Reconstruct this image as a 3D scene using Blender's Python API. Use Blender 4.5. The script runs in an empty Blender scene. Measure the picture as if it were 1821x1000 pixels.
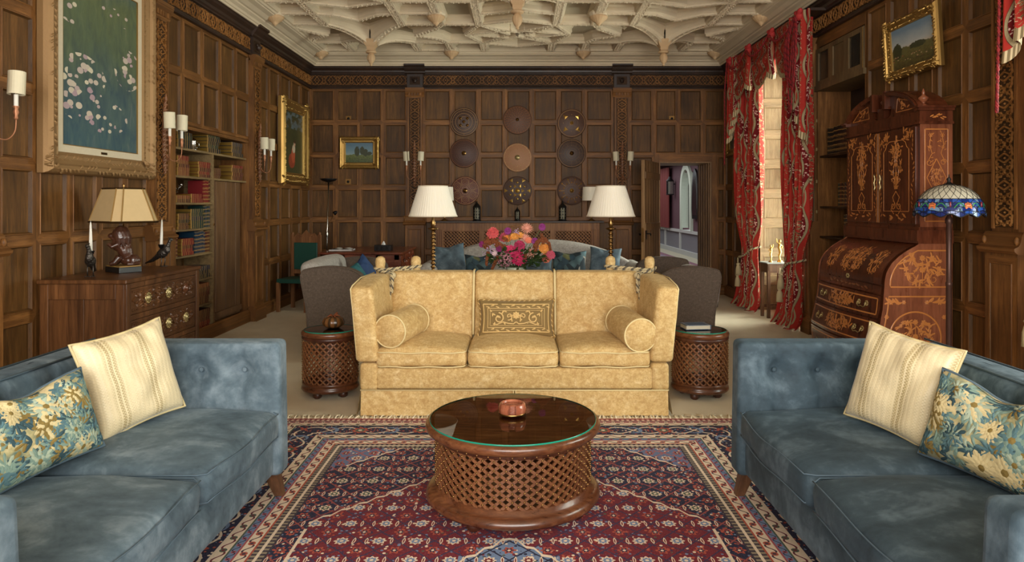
import bpy, bmesh, math, random
from mathutils import Vector, Matrix, noise as mnoise
PI = math.pi
random.seed(7)
C = bpy.context.scene.collection
SC = bpy.context.scene

# ------------------------------------------------------------------ camera, world, lights, exposure
F_PX, VPX, VPY = 1220.0, 920.0, 364.0
cam_d = bpy.data.cameras.new('camera'); cam = bpy.data.objects.new('camera', cam_d); C.objects.link(cam)
cam.location = (0, 0, 1.5); cam.rotation_euler = (PI/2, 0, 0)
cam_d.sensor_width = 36; cam_d.lens = F_PX*36/1821
cam_d.shift_x = (910.5-VPX)/1821; cam_d.shift_y = (VPY-500)/1821
cam_d.clip_start = 0.05; cam_d.clip_end = 200
SC.camera = cam
w = bpy.data.worlds.new('sky'); SC.world = w; w.use_nodes = True
w.node_tree.nodes['Background'].inputs[0].default_value = (0.92, 0.96, 1.0, 1)
w.node_tree.nodes['Background'].inputs[1].default_value = 1.6
SC.view_settings.view_transform = 'Standard'; SC.view_settings.look = 'None'
SC.view_settings.gamma = 1; SC.view_settings.exposure = 0.55; SC.view_settings.use_curve_mapping = False
def area(name, loc, rot, sx, sy, power, col):
    l = bpy.data.lights.new(name, 'AREA'); l.shape = 'RECTANGLE'; l.size = sx; l.size_y = sy; l.energy = power; l.color = col
    o = bpy.data.objects.new(name, l); C.objects.link(o); o.location = loc; o.rotation_euler = rot
    return o
# daylight through the windows: the tall window in the right-hand wall, the nearer one beside it; plus an added fill lamp behind the camera
area('daylight_far_window', (4.3, 9.3, 1.85), (0, PI/2, 0), 3.2, 2.6, 600, (1.0, 0.95, 0.86))
area('daylight_near_window', (4.15, 3.45, 1.95), (0, PI/2, 0), 2.9, 2.4, 230, (1.0, 0.955, 0.87))
area('rear_fill_light', (0.3, -2.6, 2.1), (PI/2-0.12, 0, 0), 5.6, 3.0, 340, (1.0, 0.95, 0.87))  # added for soft frontal light, no known window here
area('daylight_corridor', (3.6, 19.5, 2.75), (0, 0, 0), 2.0, 12.0, 110, (0.95, 0.97, 1.0))

# ------------------------------------------------------------------ mesh helpers
class MB:
    def __init__(s, M=None):
        s.v = []; s.f = []; s.m = []; s.s = []; s.u = []; s.M = M or Matrix.Identity(4)
    def add(s, verts, faces, m=0, smooth=False, uvs=None, fuv=None):
        b = len(s.v)
        for p in verts: s.v.append(s.M @ Vector(p))
        for k, f in enumerate(faces):
            s.f.append([b+i for i in f]); s.m.append(m); s.s.append(smooth)
            s.u.append(fuv[k] if fuv else ([uvs[i] for i in f] if uvs else None))
    def box(s, x0, x1, y0, y1, z0, z1, m=0):
        v = [(x0,y0,z0),(x1,y0,z0),(x1,y1,z0),(x0,y1,z0),(x0,y0,z1),(x1,y0,z1),(x1,y1,z1),(x0,y1,z1)]
        s.add(v, [(0,3,2,1),(4,5,6,7),(0,1,5,4),(1,2,6,5),(2,3,7,6),(3,0,4,7)], m)
    def cbox(s, c, d, m=0, R=None):
        M0 = s.M
        s.M = M0 @ Matrix.Translation(c) @ (R or Matrix.Identity(4))
        s.box(-d[0]/2, d[0]/2, -d[1]/2, d[1]/2, -d[2]/2, d[2]/2, m); s.M = M0
    def prism(s, pts, h0, h1, axis='z', m=0, smooth=False):
        n = len(pts)
        def q(p, h):
            return {'z': (p[0], p[1], h), 'y': (p[0], h, p[1]), 'x': (h, p[0], p[1])}[axis]
        v = [q(p, h0) for p in pts]+[q(p, h1) for p in pts]
        f = [tuple(range(n)), tuple(range(2*n-1, n-1, -1))]
        s.add(v, f, m, False)
        s.add(v, [(i, n+i, n+(i+1) % n, (i+1) % n) for i in range(n)], m, smooth)
    def lathe(s, prof, c=(0,0,0), seg=24, m=0, smooth=True, fn=None, cap=True):
        n = len(prof); v = []; f = []; uv = []
        for k in range(seg):
            a = 2*PI*k/seg
            for i, (r, z) in enumerate(prof):
                rr = r*(fn(a, i/(n-1)) if fn else 1)
                v.append((c[0]+rr*math.cos(a), c[1]+rr*math.sin(a), c[2]+z))
        for k in range(seg):
            k2 = (k+1) % seg
            for i in range(n-1):
                f.append((k*n+i, k2*n+i, k2*n+i+1, k*n+i+1))
                uv.append([(k/seg, i/(n-1)), ((k+1)/seg, i/(n-1)), ((k+1)/seg, (i+1)/(n-1)), (k/seg, (i+1)/(n-1))])
        s.add(v, f, m, smooth, fuv=uv)
        if cap:
            if prof[0][0] > 1e-4: s.add([v[k*n] for k in range(seg)], [tuple(range(seg-1, -1, -1))], m)
            if prof[-1][0] > 1e-4: s.add([v[k*n+n-1] for k in range(seg)], [tuple(range(seg))], m)
    def tube(s, pts, r, seg=8, m=0, closed=False, smooth=True):
        P = [Vector(p) for p in pts]; n = len(P); v = []; f = []
        rs = r if isinstance(r, (list, tuple)) else [r]*n
        up = None
        for i in range(n):
            if closed: t = P[(i+1) % n]-P[i-1]
            else: t = P[min(i+1, n-1)]-P[max(i-1, 0)]
            t.normalize()
            if up is None: up = Vector((0,0,1)) if abs(t.z) < .9 else Vector((1,0,0))
            a = t.cross(up)
            if a.length < 1e-5: a = t.orthogonal()
            a.normalize(); b = a.cross(t); up = b
            for k in range(seg):
                an = 2*PI*k/seg
                v.append(tuple(P[i]+(a*math.cos(an)+b*math.sin(an))*rs[i]))
        for i in range(n if closed else n-1):
            j = (i+1) % n
            for k in range(seg):
                f.append((i*seg+k, i*seg+(k+1) % seg, j*seg+(k+1) % seg, j*seg+k))
        if not closed:
            f.append(tuple(range(seg-1, -1, -1))); f.append(tuple((n-1)*seg+k for k in range(seg)))
        s.add(v, f, m, smooth)
    def grid(s, fn, nu, nv, m=0, smooth=True, cu=False, cv=False, flip=False):
        v = []; uv = []; f = []; fu = []
        NU = nu if cu else nu+1; NV = nv if cv else nv+1
        for i in range(NU):
            for j in range(NV): v.append(tuple(fn(i/nu, j/nv)))
        for i in range(nu):
            for j in range(nv):
                i2 = (i+1) % NU; j2 = (j+1) % NV
                q = (i*NV+j, i2*NV+j, i2*NV+j2, i*NV+j2)
                w_ = [(i/nu, j/nv), ((i+1)/nu, j/nv), ((i+1)/nu, (j+1)/nv), (i/nu, (j+1)/nv)]
                if flip: q = q[::-1]; w_ = w_[::-1]
                f.append(q); fu.append(w_)
        s.add(v, f, m, smooth, fuv=fu)
    def ell(s, c, r, m=0, nu=16, nv=10, R=None):
        M0 = s.M; s.M = M0 @ Matrix.Translation(c) @ (R or Matrix.Identity(4))
        s.grid(lambda u, v: (r[0]*math.cos(2*PI*u)*math.sin(PI*v), r[1]*math.sin(2*PI*u)*math.sin(PI*v), -r[2]*math.cos(PI*v)), nu, nv, m, cu=True); s.M = M0
    def soft(s, c, h, r, n=10, fn=None, m=0, R=None):
        """rounded, crowned cushion box: half sizes h, corner radius r"""
        M0 = s.M; s.M = M0 @ Matrix.Translation(c) @ (R or Matrix.Identity(4))
        def samp(H):
            t = [-H+r*(1-math.cos(a*PI/6)) for a in range(3)]
            inner = [-H+r+(2*H-2*r)*i/n for i in range(n+1)]
            return [-H+r*x for x in (0, .12, .45)]+inner+[H-r*x for x in (.45, .12, 0)]
        S = [samp(h[0]), samp(h[1]), samp(h[2])]
        def rnd(p):
            q = [max(-h[i]+r, min(h[i]-r, p[i])) for i in range(3)]
            d = Vector([p[i]-q[i] for i in range(3)])
            if d.length > 1e-9: d = d.normalized()*r
            o = Vector(q)+d
            return fn(o, h) if fn else o
        for ax in range(3):
            a, b = (ax+1) % 3, (ax+2) % 3
            for sg in (-1, 1):
                A, B = S[a], S[b]; v = []; f = []; uv = []
                for x in A:
                    for y in B:
                        p = [0, 0, 0]; p[ax] = sg*h[ax]; p[a] = x; p[b] = y
                        v.append(tuple(rnd(p))); uv.append((x, y))
                nb = len(B)
                for i in range(len(A)-1):
                    for j in range(nb-1):
                        q = (i*nb+j, (i+1)*nb+j, (i+1)*nb+j+1, i*nb+j+1)
                        f.append(q if sg > 0 else q[::-1])
                s.add(v, f, m, True, uvs=uv)
        s.M = M0
    def build(s, name, mats, parent=None, bevel=0, weld=False, loc=None, sub=0, seg=2):
        me = bpy.data.meshes.new(name)
        me.from_pydata([tuple(p) for p in s.v], [], s.f)
        if not isinstance(mats, (list, tuple)): mats = [mats]
        for m in mats: me.materials.append(M[m] if isinstance(m, str) else m)
        me.polygons.foreach_set('material_index', s.m); me.polygons.foreach_set('use_smooth', s.s)
        if any(u is not None for u in s.u):
            L = me.uv_layers.new(name='UVMap'); arr = []
            for f, u in zip(s.f, s.u):
                for k in range(len(f)): arr += list(u[k]) if u else [0.0, 0.0]
            L.data.foreach_set('uv', arr)
        if weld:
            bm = bmesh.new(); bm.from_mesh(me); bmesh.ops.remove_doubles(bm, verts=bm.verts, dist=0.0004); bm.to_mesh(me); bm.free()
        me.update()
        o = bpy.data.objects.new(name, me); C.objects.link(o)
        if parent: o.parent = parent
        if loc: o.location = loc
        if bevel:
            b = o.modifiers.new('bevel', 'BEVEL'); b.width = bevel; b.segments = seg; b.limit_method = 'ANGLE'; b.angle_limit = 0.6
        if sub:
            b = o.modifiers.new('sub', 'SUBSURF'); b.levels = sub; b.render_levels = sub
        return o
def tag(o, label=None, cat=None, group=None, kind=None):
    for k, v_ in (('label', label), ('category', cat), ('group', group), ('kind', kind)):
        if v_: o[k] = v_
    return o
def thing(name, label, cat, loc=(0,0,0), rz=0, group=None):
    o = bpy.data.objects.new(name, None); C.objects.link(o); o.empty_display_size = .1
    o.location = loc; o.rotation_euler = (0, 0, rz)
    return tag(o, label, cat, group)
def struct(mb, name, mats, bevel=0, **k):
    return tag(mb.build(name, mats, bevel=bevel, **k), kind='structure')
def copy_tree(o, parent=None):
    c = o.copy(); C.objects.link(c); c.parent = parent
    for ch in KIDS.get(o.name) or [x for x in C.objects if x.parent == o]:
        copy_tree(ch, c)
    return c
KIDS = {}
def dup(root, loc, rz=0, label=None, group=None, cat=None):
    c = copy_tree(root); c.location = loc; c.rotation_euler = (0, 0, rz); tag(c, label, cat, group); return c
def Rx(a): return Matrix.Rotation(a, 4, 'X')
def Ry(a): return Matrix.Rotation(a, 4, 'Y')
def Rz(a): return Matrix.Rotation(a, 4, 'Z')
def T(x, y, z): return Matrix.Translation((x, y, z))
def lerp(a, b, t): return a+(b-a)*t
def bez(p0, p1, p2, p3, n=10):
    P = [Vector(p) for p in (p0, p1, p2, p3)]
    return [P[0]*(1-t)**3+P[1]*3*t*(1-t)**2+P[2]*3*t*t*(1-t)+P[3]*t**3 for t in [i/n for i in range(n+1)]]
# carving / inlay: ribbons and leaves laid on a surface given by mp(u, v, h)
def ribbon(mb, pts, wd, mp, h0, h1, m=0, taper=False):
    n = len(pts); v = []; f = []
    for i in range(n):
        a = pts[max(i-1, 0)]; b = pts[min(i+1, n-1)]
        dx, dy = b[0]-a[0], b[1]-a[1]; L = math.hypot(dx, dy) or 1
        ww = wd*(1-.8*i/(n-1)) if taper else wd
        nx, ny = -dy/L*ww/2, dx/L*ww/2; p = pts[i]
        v += [mp(p[0]-nx, p[1]-ny, h0), mp(p[0]-nx*.6, p[1]-ny*.6, h1), mp(p[0]+nx*.6, p[1]+ny*.6, h1), mp(p[0]+nx, p[1]+ny, h0)]
    for i in range(n-1):
        for k in range(3): f.append((i*4+k, (i+1)*4+k, (i+1)*4+k+1, i*4+k+1))
    mb.add(v, f, m)
def blob(mb, cx, cy, rx, ry, ang, mp, h0, h1, m=0, n=8, shape=None):
    """leaf or petal with a raised centre"""
    v = [mp(cx, cy, h1)]
    for k in range(n):
        a = 2*PI*k/n; r = shape(a) if shape else 1
        x, y = rx*r*math.cos(a), ry*r*math.sin(a)
        v.append(mp(cx+x*math.cos(ang)-y*math.sin(ang), cy+x*math.sin(ang)+y*math.cos(ang), h0))
    mb.add(v, [(0, 1+k, 1+(k+1) % n) for k in range(n)], m)
def leaf(mb, x, y, L, W, ang, mp, h0, h1, m=0):
    blob(mb, x+L/2*math.cos(ang), y+L/2*math.sin(ang), L/2, W/2, ang, mp, h0, h1, m, 8, lambda a: 1-.25*abs(math.sin(a)) if math.cos(a) < .5 else 1)
def flower(mb, x, y, r, mp, h0, h1, m=0, k=6, ph=0):
    for i in range(k):
        a = ph+2*PI*i/k
        blob(mb, x+.55*r*math.cos(a), y+.55*r*math.sin(a), .45*r, .3*r, a, mp, h0, h1, m, 6)
    blob(mb, x, y, .3*r, .3*r, 0, mp, h1, h1*1.6, m, 6)
def spiral(cx, cy, r, a0, turns, n=16, sgn=1):
    return [(cx+r*(1-.8*i/n)*math.cos(a0+sgn*2*PI*turns*i/n), cy+r*(1-.8*i/n)*math.sin(a0+sgn*2*PI*turns*i/n)) for i in range(n+1)]

# ------------------------------------------------------------------ materials: a small node language
class V:
    def __init__(s, g, k): s.g = g; s.k = k
    def _o(s, op, b=None, c=None): return s.g.math(op, s, b, c)
    def __add__(s, b): return s._o('ADD', b)
    __radd__ = __add__
    def __sub__(s, b): return s._o('SUBTRACT', b)
    def __rsub__(s, b): return s.g.math('SUBTRACT', b, s)
    def __mul__(s, b): return s._o('MULTIPLY', b)
    __rmul__ = __mul__
    def __truediv__(s, b): return s._o('DIVIDE', b)
    def __rtruediv__(s, b): return s.g.math('DIVIDE', b, s)
    def __lt__(s, b): return s._o('LESS_THAN', b)
    def __gt__(s, b): return s._o('GREATER_THAN', b)
    def __abs__(s): return s._o('ABSOLUTE')
    def sin(s): return s._o('SINE')
    def cos(s): return s._o('COSINE')
    def fl(s): return s._o('FLOOR')
    def fr(s): return s._o('FRACT')
    def sqrt(s): return s._o('SQRT')
    def pp(s, k): return s._o('PINGPONG', k)
    def pow(s, k): return s._o('POWER', k)
    def mn(s, b): return s._o('MINIMUM', b)
    def mx(s, b): return s._o('MAXIMUM', b)
    def at2(s, b): return s._o('ARCTAN2', b)
    def sst(s, a, b):
        n = s.g.n('ShaderNodeMapRange'); n.interpolation_type = 'SMOOTHSTEP'
        s.g.put(n.inputs[0], s); n.inputs[1].default_value = a; n.inputs[2].default_value = b
        return V(s.g, n.outputs[0])
class G:
    def __init__(s, name):
        s.mat = bpy.data.materials.new(name); s.mat.use_nodes = True; s.t = s.mat.node_tree
        s.b = s.t.nodes['Principled BSDF']; s._tc = None; M[name] = s.mat
    def n(s, t): return s.t.nodes.new(t)
    def put(s, sock, v):
        if isinstance(v, V): s.t.links.new(v.k, sock)
        elif isinstance(v, (tuple, list)): sock.default_value = tuple(v) if len(v) == len(sock.default_value) else (*v, 1)
        elif v is not None: sock.default_value = v
    def math(s, op, a, b=None, c=None):
        n = s.n('ShaderNodeMath'); n.operation = op
        s.put(n.inputs[0], a); s.put(n.inputs[1], b); s.put(n.inputs[2], c); return V(s, n.outputs[0])
    def tc(s, w_='Object'):
        if not s._tc: s._tc = s.n('ShaderNodeTexCoord')
        return V(s, s._tc.outputs[w_])
    def geo(s, k='Normal'):
        return V(s, s.n('ShaderNodeNewGeometry').outputs[k])
    def sep(s, v):
        n = s.n('ShaderNodeSeparateXYZ'); s.put(n.inputs[0], v); return [V(s, o) for o in n.outputs]
    def vec(s, x, y=0., z=0.):
        n = s.n('ShaderNodeCombineXYZ'); s.put(n.inputs[0], x); s.put(n.inputs[1], y); s.put(n.inputs[2], z); return V(s, n.outputs[0])
    def scl(s, v, k):
        n = s.n('ShaderNodeMapping'); s.put(n.inputs[0], v); n.inputs[3].default_value = k if isinstance(k, tuple) else (k, k, k); return V(s, n.outputs[0])
    def noise(s, v, sc=1., det=3., rough=.5, dist=0., col=False):
        n = s.n('ShaderNodeTexNoise'); s.put(n.inputs['Vector'], v); n.inputs['Scale'].default_value = sc
        n.inputs['Detail'].default_value = det; n.inputs['Roughness'].default_value = rough; n.inputs['Distortion'].default_value = dist
        return V(s, n.outputs['Color' if col else 0])
    def vor(s, v, sc=1., feat='F1', out=0, rnd=1.):
        n = s.n('ShaderNodeTexVoronoi'); n.feature = feat; s.put(n.inputs['Vector'], v); n.inputs['Scale'].default_value = sc
        n.inputs['Randomness'].default_value = rnd
        return V(s, n.outputs[out])
    def white(s, v):
        n = s.n('ShaderNodeTexWhiteNoise'); n.noise_dimensions = '3D'; s.put(n.inputs['Vector'], v); return V(s, n.outputs[0])
    def ramp(s, v, stops, interp='LINEAR'):
        n = s.n('ShaderNodeValToRGB'); s.put(n.inputs[0], v); e = n.color_ramp.elements; n.color_ramp.interpolation = interp
        while len(e) < len(stops): e.new(.5)
        for el, (p, c) in zip(e, stops): el.position = p; el.color = (*c, 1)
        return V(s, n.outputs[0])
    def mix(s, f, a, b, mode='MIX'):
        n = s.n('ShaderNodeMix'); n.data_type = 'RGBA'; n.blend_type = mode
        s.put(n.inputs[0], f); s.put(n.inputs[6], a); s.put(n.inputs[7], b); return V(s, n.outputs[2])
    def bump(s, h, st=.3, d=.01):
        n = s.n('ShaderNodeBump'); s.put(n.inputs['Height'], h); n.inputs['Strength'].default_value = st; n.inputs['Distance'].default_value = d
        s.t.links.new(n.outputs[0], s.b.inputs['Normal']); return s
    def out(s, col=None, rough=None, metal=None, spec=None, coat=None, coat_r=.1, sheen=None, sheen_t=None, trans=None, emis=None, es=1., alpha=None, sss=None):
        I = s.b.inputs
        s.put(I['Base Color'], col); s.put(I['Roughness'], rough); s.put(I['Metallic'], metal)
        if spec is not None: s.put(I['Specular IOR Level'], spec)
        if coat is not None: s.put(I['Coat Weight'], coat); I['Coat Roughness'].default_value = coat_r
        if sheen is not None: s.put(I['Sheen Weight'], sheen); I['Sheen Roughness'].default_value = .35
        if sheen_t is not None: s.put(I['Sheen Tint'], sheen_t)
        if trans is not None: s.put(I['Transmission Weight'], trans)
        if emis is not None: s.put(I['Emission Color'], emis); s.put(I['Emission Strength'], es)
        if alpha is not None: s.put(I['Alpha'], alpha)
        return s
M = {}
def S(r, g, b):
    return tuple(((c/255)/12.92 if c/255 <= .04045 else ((c/255+.055)/1.055)**2.4) for c in (r, g, b))
def flat(name, col, rough=.5, metal=0., spec=.5, bump=0., bs=200, **k):
    g = G(name); n = g.noise(g.tc(), bs/10, 4)
    g.out(g.mix(n*.5, col, tuple(c*.72 for c in col)), rough, metal, spec, **k)
    if bump: g.bump(g.noise(g.tc(), bs, 3), bump, .002)
    return g
def wood(name, dark, mid, light, rough=.42, uv=False, grain=(30, 30, 1.6), tone=1.1, spec=.5, coat=None, bump=.12):
    g = G(name); co = g.tc('UV' if uv else 'Object')
    st = g.scl(co, grain)
    fine = g.noise(st, 1., 6, .65, .6)
    big = g.noise(g.scl(co, tuple(x*.06 for x in grain)), 1.6, 3, .6, 1.0)
    pores = g.noise(g.scl(co, tuple(x*5 for x in grain)), 1., 2, .6)
    c = g.ramp(fine*.6+big*.4, [(.32, dark), (.5, mid), (.68, light)])
    blot = g.noise(g.scl(co, (1.3, 1.3, .9)), tone, 3)
    c = g.mix((blot-.42).mx(0.)*1.9, c, tuple(x*.45 for x in dark))
    c = g.mix((.45-pores).mx(0.)*2.2, c, tuple(x*.4 for x in dark))
    g.out(c, (fine*.25+(rough-.12)), spec=spec, coat=coat); g.bump(pores*.5+fine*.5, bump, .004)
    return g
# ------------------------------------------------------------------ material library
wood('oak_panel', S(60,40,20), S(100,68,34), S(138,96,50), uv=True, grain=(26, 2.0, 1), rough=.5, spec=.28, bump=.25)
wood('oak_stile', S(80,50,24), S(124,82,42), S(166,114,62), uv=True, grain=(26, 2.2, 1), rough=.48, spec=.3, bump=.2)
wood('oak_dark', S(34,23,17), S(54,36,26), S(74,50,34), rough=.45)
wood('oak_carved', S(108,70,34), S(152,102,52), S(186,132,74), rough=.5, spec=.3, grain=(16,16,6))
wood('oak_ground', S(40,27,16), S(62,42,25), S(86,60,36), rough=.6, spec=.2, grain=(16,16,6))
wood('oak_pale', S(120,100,72), S(152,130,96), S(176,154,120), rough=.55, uv=True, grain=(20, 2, 1), spec=.3)
wood('oak_door', S(104,74,46), S(146,110,70), S(176,138,92), rough=.5)
wood('oak_chest', S(58,34,18), S(98,62,34), S(136,90,52), rough=.36, coat=.08, spec=.35)
wood('rosewood_top', S(96,54,30), S(168,108,66), S(214,156,104), rough=.5, grain=(4,26,26), spec=.1)
wood('rosewood', S(58,29,18), S(104,58,33), S(148,94,58), rough=.3, grain=(10,40,40), coat=.3)
wood('rosewood_dark', S(42,20,13), S(74,38,24), S(108,62,38), rough=.34, grain=(30,30,6), coat=.2)
wood('mahogany', S(70,28,16), S(122,58,34), S(156,84,50), rough=.3, coat=.25, grain=(3,22,22))
wood('secretary_wood', S(52,24,14), S(92,46,26), S(124,68,40), rough=.3, coat=.15, spec=.3, grain=(22,22,2.5), bump=.05)
wood('secretary_side', S(96,50,32), S(134,78,52), S(164,102,70), rough=.3, coat=.15, spec=.35, grain=(22,22,2.5), bump=.05)
flat('inlay', S(196,124,62), .3, coat=.4)
flat('inlay_line', S(206,132,70), .3, coat=.4)
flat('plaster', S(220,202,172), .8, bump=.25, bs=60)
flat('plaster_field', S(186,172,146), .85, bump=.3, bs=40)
flat('plaster_tan', S(206,172,130), .75, bump=.2, bs=60)
flat('brass', S(160,124,76), .3, 1.0)
flat('brass_pale', S(196,176,126), .38, .9)
flat('gilt', S(176,140,78), .38, .85, bump=.3, bs=90)
flat('gilt_old', S(156,122,80), .55, .45, bump=.5, bs=80)
flat('copper', S(196,120,92), .22, 1.0)
flat('iron_black', S(28,26,26), .45, .6)
flat('pewter', S(92,86,80), .42, .9, bump=.8, bs=260)
flat('candle_wax', S(238,234,222), .5, sss=None)
flat('shade_parchment', S(226,216,186), .7)
flat('tan_silk', S(206,178,130), .65)
flat('braid_gold', S(150,116,58), .6, bump=.5, bs=400)
flat('black_paint', S(24,22,22), .35)
flat('white_paper', S(226,224,220), .6)
flat('page_gilt', S(170,134,60), .35, .6)
flat('green_leather', S(26,74,62), .5)
flat('linen_mat', S(214,200,172), .8, bump=.5, bs=500)
flat('white_ceramic', S(196,202,178), .25)
flat('silver', S(190,186,180), .2, 1.0)
flat('bronze', S(92,70,44), .35, .9)
flat('red_cord', S(140,28,30), .8)
flat('grey_cord', S(150,134,110), .8)
flat('sea_grey', S(168,172,168), .8)
for nm, c in (('black',(30,32,34)),('red',(138,30,34)),('maroon',(96,30,30)),('tan',(140,82,52)),('blue',(24,66,96)),('navy',(30,40,58)),('green',(28,50,44)),('brown',(84,50,36)),('slate',(46,56,70)),('cream',(200,190,168)),('orange',(186,86,44))):
    g = G('book_'+nm); z = g.sep(g.tc())
    band = ((z[1]*1.0).fr()).mx(0.)
    g.out(g.mix(g.noise(g.tc(), 30, 3)*.5, S(*c), tuple(x*.6 for x in S(*c))), .42)
def bookmat(name, col):
    # leather cover with gilt bands over the spine (u runs along the spine)
    g = G(name); u, v_, _ = g.sep(g.tc('UV'))
    band = ((u*6.).fr()-.5).__abs__()
    line = band > .44
    cen = ((u*12.).fr()-.5).__abs__() < .22
    orn = (g.noise(g.scl(g.tc('UV'), (90, 14, 1)), 1., 1) > .56)*cen
    mask = (line.mx(orn))*(v_ > .5)
    c = g.mix(g.noise(g.tc(), 30, 3)*.5, col, tuple(x*.6 for x in col))
    g.out(g.mix(mask*.85, c, S(190,150,84)), .4)
for nm, c in (('black',(30,32,34)),('red',(118,26,30)),('maroon',(78,26,26)),('tan',(120,66,42)),('blue',(18,50,72)),('navy',(32,42,60)),('green',(26,52,46)),('brown',(84,48,34)),('slate',(50,60,76))):
    bookmat('spine_'+nm, S(*c))
# glass
g = G('glass'); g.out((.92,1,.97), .0, trans=1.); g.b.inputs['IOR'].default_value = 1.45
g = G('glass_edge'); g.out(S(30,140,116), .1)
# table glass plate: clear with a reflecting surface
g = G('glass_plate'); t = g.t; tr = g.n('ShaderNodeBsdfTransparent'); gl = g.n('ShaderNodeBsdfGlossy'); gl.inputs['Roughness'].default_value = .01
fz = g.n('ShaderNodeFresnel'); fz.inputs[0].default_value = 1.5; mxs = g.n('ShaderNodeMixShader'); tr.inputs[0].default_value = (.93,.98,.96,1)
t.links.new(fz.outputs[0], mxs.inputs[0]); t.links.new(tr.outputs[0], mxs.inputs[1]); t.links.new(gl.outputs[0], mxs.inputs[2]); t.links.new(mxs.outputs[0], t.nodes['Material Output'].inputs[0])
# plain wool carpet
g = G('carpet'); n = g.noise(g.tc(), 260, 3); g.out(g.ramp(n*.85+g.noise(g.tc(), 5, 3)*.15, [(.25, S(184,168,140)), (.6, S(230,216,190))]), .95, spec=.1); g.bump(n, .6, .004)
# velvets: nap shows as pale and dark marks
def velvet(name, dark, mid, light, sc, bw=.16, sheen=.6, grain=0):
    g = G(name); co = g.tc()
    a = g.noise(g.scl(co, (1, 1.4, 1)), sc, 5, .62, .8); b = g.noise(co, sc*5, 4, .6)
    c = g.ramp(a*.68+b*.32, [(.5-bw, dark), (.5, mid), (.5+bw, light)])
    if grain:
        w1 = g.noise(g.scl(co, (grain, grain*.25, grain)), 1., 2); w2 = g.noise(g.scl(co, (grain*.25, grain, grain*.4)), 1., 2)
        c = g.mix(((w1*w2)*2.4-.25).mx(0.).mn(1.), c, dark)
    g.out(c, .72, spec=.25, sheen=sheen, sheen_t=light); g.bump(g.noise(co, 420, 2)*.4+b*.6, .25, .004)
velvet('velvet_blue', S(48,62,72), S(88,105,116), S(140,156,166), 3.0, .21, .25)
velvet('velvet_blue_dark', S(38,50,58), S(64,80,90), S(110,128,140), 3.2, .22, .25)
velvet('velvet_gold', S(176,138,84), S(212,180,122), S(236,214,164), 15, .2, .2, 110)
velvet('boucle_grey', S(132,126,118), S(168,162,154), S(196,190,182), 40, .2, .2, 0)
velvet('wool_brown', S(76,64,54), S(98,84,72), S(122,106,92), 60, .2, .2, 120)
flat('piping_gold', S(226,204,150), .7)
flat('piping_blue', S(84,104,118), .7)
# cream woven pillow: ribs of woven scales fading to plain satin
g = G('pillow_cream'); u, v_, _ = g.sep(g.tc('UV')); s1 = (u*4.+v_*.0).fr()
sc_ = ((u*60.).sin()*((v_*110.)+(u*60.).fl()*1.5).sin()).__abs__()
dens = ((u*2.6+.35).fr()-.5).__abs__()*2.
c = g.mix((sc_ > .35)*dens.sst(.45, .95)*.8, S(226,210,172), S(152,132,84)); c = g.mix(g.noise(g.tc(), 7, 3)*.35, c, S(196,176,130))
g.out(c, .42, spec=.5, sheen=.3); g.bump(sc_, .35, .003)
flat('piping_cream', S(206,188,140), .6)
# verdure tapestry pillow: layered leaves in blue-greens on sand
g = G('pillow_tapestry'); co = g.tc('UV'); n = g.noise(co, 5, 4, .6); g.out(g.ramp(n, [(.35, S(96,118,108)), (.48, S(176,168,124)), (.6, S(222,204,156))]), .8, spec=.2, sheen=.15); g.bump(g.noise(co, 200, 2), .4, .003)
for nm, c in (('tap_deep', (66,92,100)), ('tap_teal', (98,132,140)), ('tap_sage', (134,160,148)), ('tap_pale', (180,194,172)), ('tap_cream', (228,210,160)), ('tap_gold', (146,124,70))):
    g = G(nm); n = g.noise(g.tc(), 55, 3); g.out(g.mix(n*.6, S(*c), tuple(x*.55 for x in S(*c))), .8, spec=.2); g.bump(g.noise(g.tc(), 900, 1), .4, .002)
# embroidered lumbar pillow ground
g = G('lumbar_ground'); n = g.noise(g.scl(g.tc('UV'), (60, 160, 1)), 1., 2); g.out(g.mix(n, S(104,82,46), S(148,120,68)), .8, sheen=.2); g.bump(n, .4, .003)
flat('lumbar_thread', S(216,180,116), .6, bump=.5, bs=500)
# blue-green patterned back cushions
g = G('cushion_pattern'); co = g.tc(); vc = g.sep(g.vor(co, 13, 'F1', 1)); vd = g.vor(co, 13, 'F1', 0)
c = g.ramp(vc[0], [(.0, S(36,52,60)), (.3, S(62,92,108)), (.5, S(96,128,136)), (.72, S(124,124,70)), (.88, S(206,196,180)), (1., S(226,214,204))], 'CONSTANT')
g.out(g.mix((vd*2.).mn(1.)*.5, c, S(40,52,58)), .8)
# printed curtain linen: red ground, meandering ribbons with flower-filled centres, scattered sprays
g = G('curtain_print'); u, v_, _ = g.sep(g.tc('UV'))   # u = metres across, v = metres up
per = .30; cell = (u/per).fl(); a = (u/per).fr()-.5
wav = (v_*9.+cell*2.).sin()*.12
dm = (a-wav).__abs__(); dn = (a+wav*.9).__abs__()
d3 = g.vor(g.vec(u, v_, 0.), 46, 'F1', 0); nz = g.noise(g.vec(u, v_, 0.), 24, 4, .6, 1.); nq = g.noise(g.vec(u+7., v_, 0.), 17, 3, .6, 1.)
c = g.mix(g.noise(g.tc(), 6, 3)*.5, S(176,54,44), S(138,36,34))
off = (a.__abs__() > .30)
c = g.mix((nz > .56)*off, c, S(150,130,94)); c = g.mix((nz > .62)*off, c, S(96,64,48)); c = g.mix((nq > .64)*off, c, S(206,178,146))
c = g.mix(dm < .085, c, S(112,26,30)); c = g.mix((dm < .075)*(d3 < .36), c, S(216,180,164))
rb_ = ((dm-.115).__abs__() < .032); re_ = ((dm-.115).__abs__() < .042)
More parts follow.
